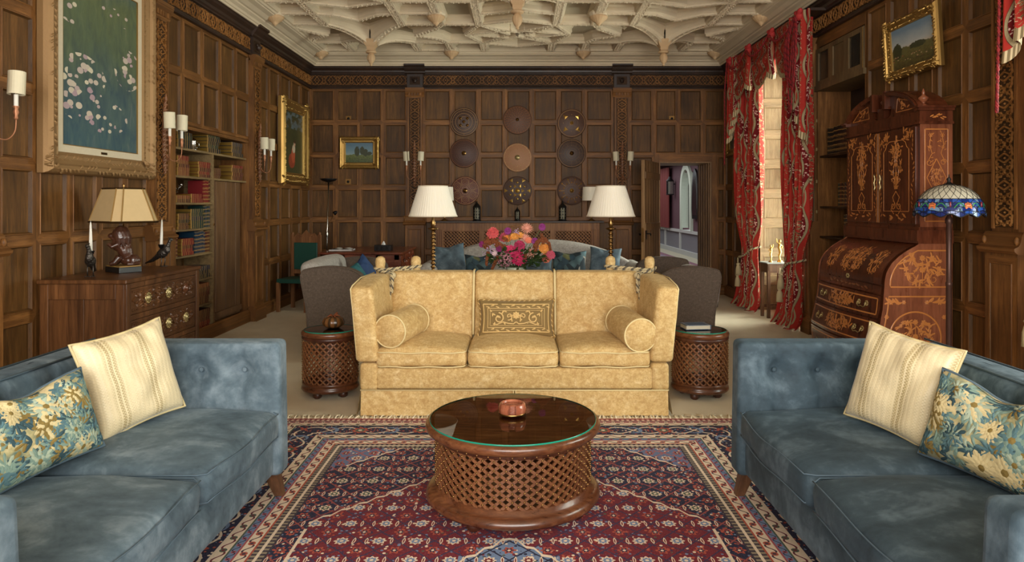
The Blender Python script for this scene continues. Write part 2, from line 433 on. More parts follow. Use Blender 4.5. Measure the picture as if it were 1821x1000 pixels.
c = g.mix(re_, c, S(84,56,44)); c = g.mix(rb_, c, g.mix(g.noise(g.vec(u, v_, 0.), 60, 2), S(176,158,122), S(134,120,90)))
c = g.mix((dn < .022)*(dm > .16), c, S(158,142,108))
g.out(c, .8, spec=.1); g.bump(g.noise(g.tc(), 300, 2), .2, .002)
g = G('fringe'); u, v_, _ = g.sep(g.tc('UV')); st = (u*28.).fr(); g.out(g.mix(st < .55, S(206,186,146), g.mix(st < .75, S(150,60,52), S(130,112,78))), .8); g.bump((u*160.).sin(), .4, .004)
# pleated lampshade silk: real lamplight off, lit by the room
g = G('shade_silk'); g.out(S(240,232,214), .7, sheen=.2); g.b.inputs['Subsurface Weight'].default_value = .25; g.b.inputs['Subsurface Radius'].default_value = (.05,.05,.04)
flat('shade_trim', S(226,214,190), .7)
# Persian rug, pattern in its own metres (object origin = rug centre line, y = far edge)
def rug_mat():
    g = G('rug_pile'); x, y, _ = g.sep(g.tc()); navy, red, cream, lb, rust, grn = S(30,32,60), S(114,28,40), S(230,208,182), S(112,132,164), S(178,82,60), S(78,92,74)
    X = abs(x); HW, FW, FY = 1.60, 1.015, -.57      # outer half width, field half width, field end
    # wobble of hand-knotted lines
    wb = g.noise(g.tc(), 14, 2)*.012-.006
    knots = g.noise(g.tc(), 240, 2, .7)
    # -------- field: herati lattice
    def herati(px, py, P):
        a = (px/P); b = (py/P*1.0)
        r1 = (a+b); r2 = (a-b)
        fa = r1.fr()-.5; fb = r2.fr()-.5
        return a, b, fa, fb
    P = .165
    qx = (x+wb)/P; qy = (y+wb)/P
    def cellv(ax, ay):
        cx = ax.fr()-.5; cy = ay.fr()-.5; rr = (cx*cx+cy*cy).sqrt(); an = cy.at2(cx); return cx, cy, rr, an
    cx, cy, rr, an = cellv(qx, qy); dx_, dy_, r2_, an2 = cellv(qx+.5, qy+.5)
    lat = ((((qx+qy)).fr()-.5).__abs__() < .035).mx((((qx-qy)).fr()-.5).__abs__() < .035)
    ros = rr < ((an*8.).cos()*.03+.17); ros_in = rr < ((an*8.).cos()*.02+.115); ros_c = rr < .05
    ros2 = r2_ < ((an2*6.).cos()*.04+.15); ros2_in = r2_ < ((an2*6.).cos()*.03+.09); r2c = r2_ < .04
    # curved leaves round the rosettes
    lf = (((cx.__abs__()-.33).__abs__()*1.0+(cy*cy)*1.3) < .045)*(cy.__abs__() < .22)
    lf2 = (((cx.__abs__()-.33).__abs__()*1.0+(cy*cy)*1.3) < .02)*(cy.__abs__() < .18)
    sp = g.vor(g.vec(x, y, 0.), 46, 'F1', 1); spc = g.sep(sp); spd = g.vor(g.vec(x, y, 0.), 46, 'F1', 0)
    def field(ground, leafc, rosc, small):
        c = g.mix(spd < .34, ground, g.ramp(spc[0], [(.0, small), (.35, cream), (.5, rust), (.68, lb), (.84, red), (.95, grn)], 'CONSTANT'))
        c = g.mix(lat, c, small)
        c = g.mix(ros, c, cream); c = g.mix(ros_in, c, rosc); c = g.mix(ros_c, c, cream)
        c = g.mix(ros2, c, rust); c = g.mix(ros2_in, c, navy); c = g.mix(r2c, c, cream)
        c = g.mix(lf, c, leafc); c = g.mix(lf2, c, red)
        return c
    # lozenge of red field with stepped edge; blue corner pieces; pale medallion
    sx = ((X*14.).fl()/14.)
    loz = (sx+y)              # grows toward the far end
    inred = (loz < -.63)*(X < .93)
    med = (sx+y) < -1.72
    c = field(navy, cream, grn, S(150,72,66))
    c = g.mix(inred, c, field(red, cream, lb, S(60,44,74)))
    c = g.mix(med, c, field(lb, cream, red, navy))
    c = g.mix((sx+y) > .07, c, field(S(98,112,146), navy, red, S(170,90,84)))
    for k, wdt in ((-.63, .018), (-1.72, .02), (.07, .018)):
        l = ((X+y+((X*14.).fr()-.5).__abs__()*.05-k-.03).__abs__() < wdt*.5)*(X < .94)
        c = g.mix(l, c, cream)
    c = g.mix(((X-.935).__abs__() < .007)*(y < -1.62), c, cream)
    # -------- borders: distance to the outer edge
    e = (HW-X).mn(0.-y)       # 0 at edge
    side = (HW-X) < (0.-y)    # 1 on the long sides
    s_ = side*y+(1.-side)*x   # running coordinate
    def strip(c, e0, e1, ground, per, kind, c1, c2):
        ins = (e > e0)*(e < e1); mid = (e0+e1)/2; hw = (e1-e0)/2
        ee = (e-mid)/hw; ss = (s_/per).fr()-.5
        q = (ss*ss*(per/hw)**2+ee*ee).sqrt()
        body = ground
        if kind == 'dots':
            vine = (((s_/per*2*PI).sin()*.5-ee).__abs__() < .16); body = g.mix(vine, body, c2); body = g.mix(q < .55, body, c1); body = g.mix(q < .28, body, c2)
        if kind == 'main':
            vine = (((s_/per*2*PI).sin()*.62-ee).__abs__() < .07); vine2 = (((s_/per*2*PI).sin()*-.62-ee).__abs__() < .07)
            body = g.mix(spd < .33, body, g.ramp(spc[0], [(.0, rust), (.4, cream), (.6, lb), (.8, red)], 'CONSTANT'))
            body = g.mix(vine.mx(vine2), body, cream); an3 = ee.at2(ss*(per/hw))
            body = g.mix(q < ((an3*8.).cos()*.08+.52), body, c1); body = g.mix(q < ((an3*8.).cos()*.06+.34), body, c2); body = g.mix(q < .14, body, cream)
            ss2 = ((s_/per)+.5).fr()-.5; q2 = (ss2*ss2*(per/hw)**2+ee*ee).sqrt(); cres = (q2 < .62)*(((ss2+.03)*(ss2+.03)*(per/hw)**2+ee*ee).sqrt() > .48); body = g.mix(cres, body, lb)
        if kind == 'check': body = g.mix(((s_/per).fr() < .5), body, c1); body = g.mix(ee.__abs__() < .2, body, c2)
        c = g.mix(ins, c, body)
        return g.mix(((e-e1).__abs__() < .0045), c, c1 if kind != 'main' else cream)
    c = strip(c, .50, .57, S(150,136,112), .03, 'check', S(60,50,60), cream)
    c = strip(c, .44, .50, cream, .09, 'dots', rust, S(70,50,62))
    c = strip(c, .40, .44, lb, .06, 'dots', S(170,80,84), navy)
    c = strip(c, .34, .40, cream, .11, 'dots', grn, S(110,40,50))
    c = strip(c, .15, .34, navy, .40, 'main', rust, grn)
    c = strip(c, .10, .15, cream, .11, 'dots', grn, S(110,40,50))
    c = strip(c, .055, .10, S(176,106,104), .06, 'dots', cream, navy)
    c = strip(c, .022, .055, cream, .035, 'check', S(120,90,90), rust)
    c = g.mix(e < .022, c, S(150,26,36))
    c = g.mix((knots-.5).mx(0.)*.7, c, S(206,190,186)); c = g.mix((.5-knots).mx(0.)*1.6, c, S(30,18,28))
    g.out(c, .92, spec=.1, sheen=.05); g.bump(g.noise(g.tc(), 300, 2)+knots, .5, .004)
rug_mat()
flat('stone', S(206,198,180), .8)
flat('fringe_wool', S(232,216,184), .9)
wood('leg_wood', S(66,42,28), S(98,66,44), S(130,92,64), rough=.4)
wood('lattice_wood', S(84,48,28), S(128,80,50), S(164,112,76), rough=.32, coat=.2)
wood('coaster_wood', S(120,56,38), S(172,100,72), S(206,140,110), rough=.25, coat=.5)
flat('cord_dark', S(96,88,76), .7); flat('cord_light', S(198,180,140), .7)
wood('lion_wood', S(44,24,16), S(76,44,30), S(112,72,52), rough=.3, grain=(12,12,12), coat=.3)
wood('sconce_wood', S(88,54,34), S(134,88,56), S(170,120,80), rough=.5, grain=(12,12,12))
flat('copper_dull', S(170,116,84), .45, .6)
wood('shelf_oak', S(92,72,44), S(134,110,72), S(160,136,94), rough=.5, grain=(20,2,20))
wood('oak_door_dark', S(76,52,32), S(112,80,50), S(144,108,72), rough=.5)
g = G('gourd_skin'); x_, y_, _z = g.sep(g.tc()); an_ = y_.at2(x_); g.out(g.mix(((an_*10.).sin() > .2), S(112,72,36), S(60,42,24)), .35, coat=.3)
g = G('book_cloth'); u_, v_, _z = g.sep(g.tc()); n_ = g.noise(g.tc(), 40, 4); fr_ = ((u_.__abs__()-.085).__abs__() < .002).mx((v_.__abs__()-.056).__abs__() < .002)
g.out(g.mix(fr_*.8, g.mix(n_, S(46,66,96), S(92,110,132)), S(190,180,150)), .6)
flat('leather_plum', S(68,44,32), .5, bump=.3, bs=70); flat('leather_dark', S(66,36,26), .5, bump=.3, bs=70); flat('leather_brown', S(86,54,36), .5, bump=.3, bs=70)
flat('leather_pale', S(158,110,74), .55, bump=.2, bs=70); flat('leather_red', S(92,42,34), .5, bump=.3, bs=70); flat('leather_dot', S(130,84,54), .5)
flat('thread_tan', S(156,120,82), .6); flat('thread_pale', S(186,146,108), .6); flat('brass_gold', S(226,182,98), .35, .9)
wood('mahog_oak', S(84,52,32), S(136,92,58), S(172,124,82), rough=.5, spec=.3)
flat('lantern_glass', S(206,200,172), .3)
flat('stem_green', S(92,104,58), .6); flat('leaf_green', S(58,82,36), .6); flat('amaranth', S(126,66,30), .8); flat('hydrangea', S(176,120,128), .8); flat('lilac_tiny', S(190,158,190), .8)
flat('cloth_royal', S(38,66,110), .8); flat('cloth_teal', S(42,104,110), .8)
g = G('corr_rug'); v1 = g.sep(g.vor(g.tc(), 3.0, 'F1', 1)); x_, y_, _z = g.sep(g.tc()); g.out(g.mix((((x_-3.7).__abs__()) > .62), g.ramp(v1[0], [(0, S(150,96,96)), (.4, S(176,140,130)), (.7, S(104,98,118)), (1, S(160,120,110))], 'CONSTANT'), S(120,80,92)), .9)
flat('inlay_dull', S(132,78,44), .3, coat=.4)
flat('lamp_pole', S(82,56,48), .4, .5)
flat('lead_dark', S(40,38,36), .5, .5)
flat('tg_cream', S(206,200,178), .15); flat('tg_blue', S(44,84,164), .12); flat('tg_deep', S(24,44,110), .12); flat('tg_pale', S(110,142,176), .12); flat('tg_green', S(56,140,84), .15); flat('tg_orange', S(232,128,74), .15); flat('tg_red', S(140,36,44), .15)
flat('wire_grey', S(70,66,60), .5, .5)
wood('shelf_oak_dark', S(70,54,34), S(102,82,52), S(130,108,72), rough=.5)
flat('cord_red', S(150,30,34), .7); flat('cord_red_dark', S(110,20,26), .7); flat('red_linen', S(182,48,46), .75)
flat('corr_paper', S(92,58,66), .8, bump=.5, bs=9); flat('corr_dado', S(128,128,134), .5, bump=1., bs=26); flat('corr_stone', S(190,192,186), .7); flat('corr_window_stone', S(196,204,186), .7); flat('corridor_floor', S(176,170,146), .9)
flat('dull_red_cloth', S(118,52,48), .8, bump=.6, bs=30)
# ------------------------------------------------------------------ the room shell
XL, XR, YB, YF, ZC = -3.45, 3.46, 11.4, -2.8, 4.07
ROWS = [.12, .71, 1.25, 1.785, 2.325, 2.865, 3.43]
rnd = random.Random(3)
def mpL(u, z, n): return (XL+n, u, z)
def mpR(u, z, n): return (XR-n, u, z)
def mpB(u, z, n): return (u, YB-n, z)
def quad(mb, mp, a, b, m=0, flip=False, uv=None):
    """a, b: lists of four (u, z, n)"""
def panels(mb, mp, us, zs, n=0., hw=.036, deep=.02, skip=None, flip=False):
    """framed oak panelling: rails and stiles flush at n, panels sunk behind a beaded edge. materials 0 = panel, 1 = stile"""
    def face(p, m, uv):
        f = (0,1,2,3) if not flip else (3,2,1,0)
        mb.add([mp(*q) for q in p], [f], m, False, fuv=[uv if not flip else uv[::-1]])
    for i in range(len(us)-1):
        for j in range(len(zs)-1):
            u0, u1, z0, z1 = us[i], us[i+1], zs[j], zs[j+1]
            if skip and skip((u0+u1)/2, (z0+z1)/2): continue
            a = [(u0,z0),(u1,z0),(u1,z1),(u0,z1)]
            b = [(u0+hw,z0+hw),(u1-hw,z0+hw),(u1-hw,z1-hw),(u0+hw,z1-hw)]
            ins = lambda k: [(u0+hw+k,z0+hw+k),(u1-hw-k,z0+hw+k),(u1-hw-k,z1-hw-k),(u0+hw+k,z1-hw-k)]
            ox, oz = rnd.uniform(0, 40), rnd.uniform(0, 40)
            rings = [(a, n), (b, n), (ins(.004), n+.005), (ins(.010), n+.004), (ins(.020), n-deep)]
            for r in range(len(rings)-1):
                A, na = rings[r]; B, nb = rings[r+1]
                for k in range(4):
                    k2 = (k+1) % 4; o2 = ox+k*3+r
                    pts = [(*A[k], na), (*A[k2], na), (*B[k2], nb), (*B[k], nb)]
                    if r == 0 and k in (1, 3): # stiles run full height, mitred look hidden
                        uv = [(p[0]+o2, p[1]+oz) for p in pts]
                    elif k in (0, 2): uv = [(p[1]+o2, p[0]+oz) for p in pts]
                    else: uv = [(p[0]+o2, p[1]+oz) for p in pts]
                    face(pts, 1 if r < 3 else 0, uv)
            q = rings[-1][0]
            face([(*p, n-deep) for p in q], 0, [(p[0]+ox, p[1]+oz) for p in q])
def slab(mb, mp, u0, u1, z0, z1, n0, n1, m=0):
    P = [mp(u, z, n) for n in (n0, n1) for (u, z) in ((u0,z0),(u1,z0),(u1,z1),(u0,z1))]
    uv = None
    F = [(3,2,1,0),(4,5,6,7),(0,1,5,4),(1,2,6,5),(2,3,7,6),(3,0,4,7)]
    o = rnd.uniform(0, 30)
    raw = [(u, z, n) for n in (n0, n1) for (u, z) in ((u0,z0),(u1,z0),(u1,z1),(u0,z1))]
    horiz = (u1-u0) > (z1-z0)
    fu = [[((raw[i][1] if horiz else raw[i][0])+raw[i][2]+o, (raw[i][0] if horiz else raw[i][1])+o) for i in f] for f in F]
    mb.add(P, F, m, False, fuv=fu)
def cove(mb, mp, u0, u1, prof, m=0):
    """moulding of profile [(n, z)] run along u"""
    n = len(prof); v = [mp(u, z, a) for u in (u0, u1) for (a, z) in prof]
    mb.add(v, [(i, i+1, n+i+1, n+i) for i in range(n-1)]+[tuple(range(n-1, -1, -1)), tuple(range(n, 2*n))], m, False,
           fuv=[[(prof[i][1]*3, u0*.3), (prof[i+1][1]*3, u0*.3), (prof[i+1][1]*3, u1*.3), (prof[i][1]*3, u1*.3)] for i in range(n-1)]+[[(0, 0)]*n, [(0, 0)]*n])
# carved strapwork, one repeat
def strap_unit(mb, c, s, mp, horiz=True, h0=.002, h1=.014, m=0, wd=.016):
    """interlaced scrolls around a lozenge; c = (u, z) centre, s = (length, height)"""
    L, H = s
    def g(a, b): return (c[0]+a, c[1]+b) if horiz else (c[0]+b, c[1]+a)
    def R(pts, w_=wd): ribbon(mb, [g(*p) for p in pts], w_, mp, h0, h1, m)
    dl = L*.17; R([(-dl, 0), (0, H*.38), (dl, 0), (0, -H*.38), (-dl, 0)])
    blob(mb, *g(0, 0), L*.05, L*.05, 0, mp, h0, h1, m, 6)
    for sx in (-1, 1):
        for sz in (-1, 1):
            R([(sx*p[0], sz*p[1]) for p in spiral(L*.34, H*.24, H*.2, PI*.9, .9, 12, -1)], wd*.85)
            R([(sx*L*.5, 0), (sx*L*.42, sz*H*.06), (sx*L*.25, sz*H*.40), (sx*L*.10, sz*H*.44), (0, sz*H*.28)], wd*.85)
        R([(sx*L*.5, -H*.42), (sx*L*.40, -H*.1), (sx*L*.40, H*.1), (sx*L*.5, H*.42)], wd*.8)
        p = g(sx*L*.24, 0); blob(mb, p[0], p[1], L*.045, L*.03, 0, mp, h0, h1, m, 6)
def carve_run(mb, u0, u1, z0, z1, mp, horiz=True, per=.30, **k):
    if horiz:
        n = max(1, round((u1-u0)/per)); L = (u1-u0)/n
        for i in range(n): strap_unit(mb, (u0+(i+.5)*L, (z0+z1)/2), (L, z1-z0), mp, True, **k)
    else:
        n = max(1, round((z1-z0)/per)); L = (z1-z0)/n
        for i in range(n): strap_unit(mb, ((u0+u1)/2, z0+(i+.5)*L), (L, u1-u0), mp, False, **k)
def frieze(mb, mp, u0, u1, blocks=()):
    """carved frieze between mouldings, dark cornice above. mats 0 panel 1 stile 2 dark 3 carved 4 ground"""
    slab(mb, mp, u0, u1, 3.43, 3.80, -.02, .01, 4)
    cove(mb, mp, u0, u1, [(.01, 3.42), (.05, 3.42), (.055, 3.435), (.04, 3.45), (.035, 3.468), (.012, 3.472)], 2)
    cove(mb, mp, u0, u1, [(.01, 3.655), (.03, 3.66), (.035, 3.675), (.05, 3.69), (.055, 3.72), (.09, 3.75), (.10, 3.775), (.13, 3.785), (.13, 3.81), (0, 3.81)], 2)
    ed = [u0]+[b for bl in blocks for b in (bl-.13, bl+.13)]+[u1]
    for i in range(0, len(ed), 2):
        if ed[i+1]-ed[i] > .15: 
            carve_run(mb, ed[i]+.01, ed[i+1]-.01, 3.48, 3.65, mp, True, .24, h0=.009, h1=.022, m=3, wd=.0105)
    for b in blocks:
        slab(mb, mp, b-.13, b+.13, 3.44, 3.66, 0, .05, 2); slab(mb, mp, b-.085, b+.085, 3.485, 3.62, .045, .058, 4)
        # small grotesque head
        P = mp(b, 3.55, .075); mb.ell(P, (.034, .034, .045), 2, 10, 8)
        for sx in (-1, 1): mb.ell(mp(b+sx*.013, 3.56, .105), (.009, .009, .008), 2, 6, 5); mb.ell(mp(b+sx*.035, 3.575, .07), (.014, .014, .02), 2, 6, 5)
        mb.ell(mp(b, 3.545, .112), (.009, .009, .013), 2, 6, 5)
        cove(mb, mp, b-.17, b+.17, [(.05, 3.66), (.075, 3.68), (.08, 3.70), (.11, 3.735), (.13, 3.77), (.16, 3.785), (.16, 3.812), (0, 3.812)], 2)
def pilaster(mb, mp, c, hw=.13):
    slab(mb, mp, c-hw, c+hw, 1.27, 3.36, 0, .055, 1)
    slab(mb, mp, c-hw+.035, c+hw-.035, 1.34, 3.26, .05, .056, 4)
    for sx in (-1, 1): slab(mb, mp, c+sx*(hw-.018)-.012, c+sx*(hw-.018)+.012, 1.33, 3.27, .05, .066, 1)
    carve_run(mb, c-hw+.038, c+hw-.038, 1.35, 3.25, mp, False, .19, h0=.055, h1=.068, m=3, wd=.013)
    cove(mb, mp, c-hw-.03, c+hw+.03, [(.055, 3.28), (.065, 3.30), (.06, 3.32), (.085, 3.36), (.10, 3.40), (.10, 3.43), (0, 3.43)], 1)
    for k in range(5): slab(mb, mp, c-hw+.02+k*.047, c-hw+.05+k*.047, 3.30, 3.36, .055, .078, 1)
    cove(mb, mp, c-hw-.06, c+hw+.06, [(0, 1.16), (.10, 1.16), (.125, 1.18), (.13, 1.20), (.10, 1.215), (.085, 1.24), (.075, 1.29), (.06, 1.31), (0, 1.31)], 1)
    slab(mb, mp, c-hw-.03, c+hw+.03, .0, 1.17, 0, .085, 1)
    panels(mb, lambda u, z, n: mp(u, z, n+.087), [c-hw-.028, c+hw+.028], [.2, 1.14], 0, .045, .015)
    cove(mb, mp, c-hw-.055, c+hw+.055, [(.11, 0), (.11, .15), (.095, .165), (.085, .19), (0, .19)], 1)
    for sx in (-1, 1):
        mb.ell(mp(c+sx*(hw+.03), 1.25, .09), (.018, .018, .03), 1, 8, 6)
WM = ['oak_panel', 'oak_stile', 'oak_dark', 'oak_carved', 'oak_ground']
# floor
mb = MB(); mb.box(XL-.5, XR+1.1, YF, 12.25, -.1, 0); struct(mb, 'floor', 'carpet')
# left wall -----------------------------------------------------------------
mb = MB()
mb.box(XL-.5, XL-.42, YF, YB+.3, -.1, 4.3, 2)
BK0, BK1, BKZ = 6.93, 8.77, 2.285
us = [YF+.0]+[round(3.81-.37*k, 3) for k in range(17, -1, -1)][0:]+[4.18, 4.55, 4.92, 5.29, 5.66, 6.03, 6.41]
us = sorted(set([YF]+[u for u in us if u > YF]))
panels(mb, mpL, us, ROWS, flip=False)
panels(mb, mpL, [6.67, 7.06, 7.5, 7.95, 8.39, 8.83], [2.325]+ROWS[5:], flip=False)
panels(mb, mpL, [9.07, 9.52, 9.97, 10.45, 10.92, 11.42], ROWS, flip=False)
slab(mb, mpL, 6.66, BK0, 0, 2.33, -.45, 0, 1); slab(mb, mpL, 8.77, 9.02, 0, 2.33, -.45, 0, 1)
slab(mb, mpL, BK0, 8.77, BKZ, 2.33, -.45, .0, 1); slab(mb, mpL, BK0-.02, 8.79, BKZ-.0, BKZ+.03, 0, .012, 1)
slab(mb, mpL, BK0, 8.77, 0, .12, -.45, .0, 1)
for a, b in ((YF, 6.42), (6.66, 8.83), (9.07, 11.4)): cove(mb, mpL, a, b, [(.03, 0), (.03, .13), (.015, .15), (0, .155)], 1)
for c in (6.54, 8.95, 4.33): pilaster(mb, mpL, c)
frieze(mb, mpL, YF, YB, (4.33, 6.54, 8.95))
# back boards of the recess
for k in range(13):
    a = BK0+k*(1.84/13); slab(mb, mpL, a+.003, a+1.84/13-.003, .12, BKZ, -.36, -.34, 0)
slab(mb, mpL, BK0, 8.77, 0, BKZ, -.45, -.36, 2)
struct(mb, 'wall_left', WM)
# right wall ----------------------------------------------------------------
mb = MB()
W0, W1 = 8.10, 9.80                 # far window opening along y
V0, V1 = 2.35, 4.55                 # near window
RB0, RB1 = 6.83, 7.90               # bookcase recess
SKR = lambda u, z: False
usn = [4.91, 5.30, 5.68, 6.02, 6.40, 6.80]
panels(mb, mpR, usn, ROWS, flip=True)
panels(mb, mpR, [9.86, 10.15, 10.55, 10.98, 11.42], ROWS, flip=True)
panels(mb, mpR, [YF, -2.3, -1.8, -1.3, -.8, -.3, .2, .7, 1.2, 1.7, 2.2], ROWS, flip=True)
for a, b in ((YF, 2.3), (4.62, 6.8), (9.8, 11.4)): cove(mb, mpR, a, b, [(.03, 0), (.03, .13), (.015, .15), (0, .155)], 1)
slab(mb, mpR, 4.55, 5.0, 0, 3.45, -.45, 0, 1); slab(mb, mpR, 9.80, 9.90, 0, 3.45, -.02, 0, 1)
slab(mb, mpR, RB1, W0, 0, 3.45, -.45, 0, 1); slab(mb, mpR, 2.2, V0, 0, 3.45, -.45, 0, 1)
slab(mb, mpR, 6.79, RB0, 0, 3.45, -.45, 0, 1); slab(mb, mpR, RB0, RB1, 3.30, 3.45, -.45, 0, 1); slab(mb, mpR, RB0, RB1, 0, .12, -.45, 0, 1)
slab(mb, mpR, RB0, RB1, 0, 3.3, -.45, -.38, 2)
slab(mb, mpR, W0, W1, 3.40, 3.50, -.45, 0, 1); slab(mb, mpR, V0, V1, 3.40, 3.5, -.45, 0, 1)
slab(mb, mpR, YF, 2.3, 0, 4.2, -.45, -.03, 2); slab(mb, mpR, 4.6, 8.05, 0, 4.2, -.5, -.46, 2); slab(mb, mpR, 9.85, 11.9, 0, 4.2, -.45, -.03, 2); slab(mb, mpR, 2.2, 11.9, 3.5, 4.2, -.5, -.03, 2)
for c in (4.79, 8.0): pilaster(mb, mpR, c, .13 if c < 6 else .07)
frieze(mb, mpR, YF, YB, (4.79,))
struct(mb, 'wall_right', WM)
# window bays: pale oak reveals, stone mullions, leaded glass
def bay(idx, y0, y1):
    mb = MB()
    for (yy, sg) in ((y1, -1), (y0, 1)):
        mpJ = lambda u, z, n: (XR+u, yy+sg*n, z)
        panels(mb, mpJ, [.0, .44], [.0, .42, .82, 1.24, 1.66, 2.08, 2.5, 2.95, 3.42], .03, .055, .02, flip=(sg > 0))
        slab(mb, mpJ, 0, .44, 0, 3.42, -.05, .008, 0)
    mb.box(XR, XR+.5, y0, y1, 3.38, 3.44, 0); mb.box(XR+.38, XR+.5, y0, y1, 0, .42, 0); mb.box(XR+.28, XR+.5, y0, y1, .40, .45, 0)
    o = struct(mb, 'trim_%d' % idx, ['oak_pale', 'oak_pale'])
    mb = MB(); X0, X1 = XR+.46, XR+.53
    n = 3
    for k in range(n+1):
        yy = lerp(y0+.04, y1-.04, k/n); mb.box(X0, X1, yy-.045, yy+.045, .45, 3.38)
    for z in (.47, 1.9, 3.34): mb.box(X0, X1, y0, y1, z-.045, z+.045)
    wn = tag(mb.build('window_%d' % idx, 'stone', bevel=.01), kind='structure')
    gl = MB(); gl.box(X0+.045, X0+.05, y0, y1, .45, 3.38); gl.build('glass', 'glass_plate', wn)
    ld = MB()
    k = y0+.1
    while k < y1: ld.box(X0+.04, X0+.056, k-.003, k+.003, .45, 3.38); k += .14
    z = .6
    while z < 3.3: ld.box(X0+.04, X0+.056, y0, y1, z-.003, z+.003); z += .2
    ld.build('leading', 'iron_black', wn)
bay(1, W0, W1); bay(2, V0, V1)
# back wall -----------------------------------------------------------------
DX0, DX1, DZ = 2.355, 3.224, 2.21
mb = MB()
panels(mb, mpB, [-3.45, -3.02, -2.62, -2.23, -1.82], ROWS, flip=False)
panels(mb, mpB, [-1.57, -1.085, -.645, -.205, .245, .685, 1.12, 1.60], ROWS)
panels(mb, mpB, [1.86, 2.27, 2.67, 3.09, 3.46], ROWS[4:])
panels(mb, mpB, [1.86, 2.28], ROWS[:5]); panels(mb, mpB, [3.30, 3.47], ROWS[:5], hw=.035)
# architrave
slab(mb, mpB, 2.27, DX0, 0, 2.33, -.1, .02, 1); slab(mb, mpB, DX1, 3.31, 0, 2.33, -.1, .02, 1); slab(mb, mpB, DX0, DX1, DZ, 2.33, -.1, .02, 1)
# thick wall around the opening, reeded oak reveals
for (a, b) in ((-3.8, DX0), (DX1, 3.95)): mb.box(a, b, YB+.03, 12.2, 0, 4.2, 2)
mb.box(DX0, DX1, YB+.03, 12.2, DZ, 4.2, 2)
struct(mb, 'wall_back', WM)
mb = MB()
for k in range(11):
    y = YB-.0+k*.073; mb.box(DX1-.02-(.008 if k % 2 else 0), DX1+.01, y, y+.068, 0, DZ)
    mb.box(DX0-.01, DX0+.02+(.008 if k % 2 else 0), y, y+.068, 0, DZ)
mb.box(DX0, DX1, YB-.01, 12.2, DZ-.02, DZ+.01)
struct(mb, 'trim_3', 'oak_door', bevel=.004)
mb = MB(); frieze(mb, mpB, XL, XR, (-1.695, 1.73))
for c in (-1.695, 1.73): pilaster(mb, mpB, c, .125)
cove(mb, mpB, XL, 2.28, [(.03, 0), (.03, .13), (.015, .15), (0, .155)], 1); cove(mb, mpB, 3.3, XR, [(.03, 0), (.03, .13), (.015, .15), (0, .155)], 1)
struct(mb, 'trim_4', WM)
# door leaf, swung into the room: ledged planks
D = tag(bpy.data.objects.new('door_1', None), kind='structure'); C.objects.link(D); D.location = (DX0, YB-.03, 0); D.rotation_euler = (0, 0, -PI/2-.45)
mb = MB()
for k in range(6): mb.box(.02+k*.15, .165+k*.15, -.055, -.0, .02, DZ-.02, 0)
for z in (.3, 1.1, 1.9): mb.box(.04, .90, -.0, .018, z, z+.11, 0)
mb.build('leaf', 'oak_door', D, bevel=.006)
mb = MB(); 
for sg in (-1, 1):
    y = -.06 if sg < 0 else .008
    mb.box(.835, .88, y+sg*.004, y+sg*.006+.002, .96, 1.12); mb.tube([(.857, y, 1.05), (.857, y+sg*.045, 1.05), (.82, y+sg*.055, 1.05), (.78, y+sg*.05, 1.02), (.76, y+sg*.05, 1.045)], .008, 8)
mb.build('door_handle', 'iron_black', D)
mb = MB(); mb.box(.921, .925, -.045, -.01, .92, 1.14); mb.build('latch_plate', 'brass', D)
# unseen rear wall behind the camera, wide opening added for soft frontal light
mb = MB(); mb.box(XL-.4, XR+.4, YF-.3, YF-.05, 0, .5); mb.box(XL-.4, XR+.4, YF-.3, YF-.05, 3.6, 4.2)
for x in (-3.5, -2.6, 3.2): mb.box(x, x+.3 if x > -3 else x+.9, YF-.3, YF-.05, .5, 3.6)
struct(mb, 'wall_rear', 'oak_panel')
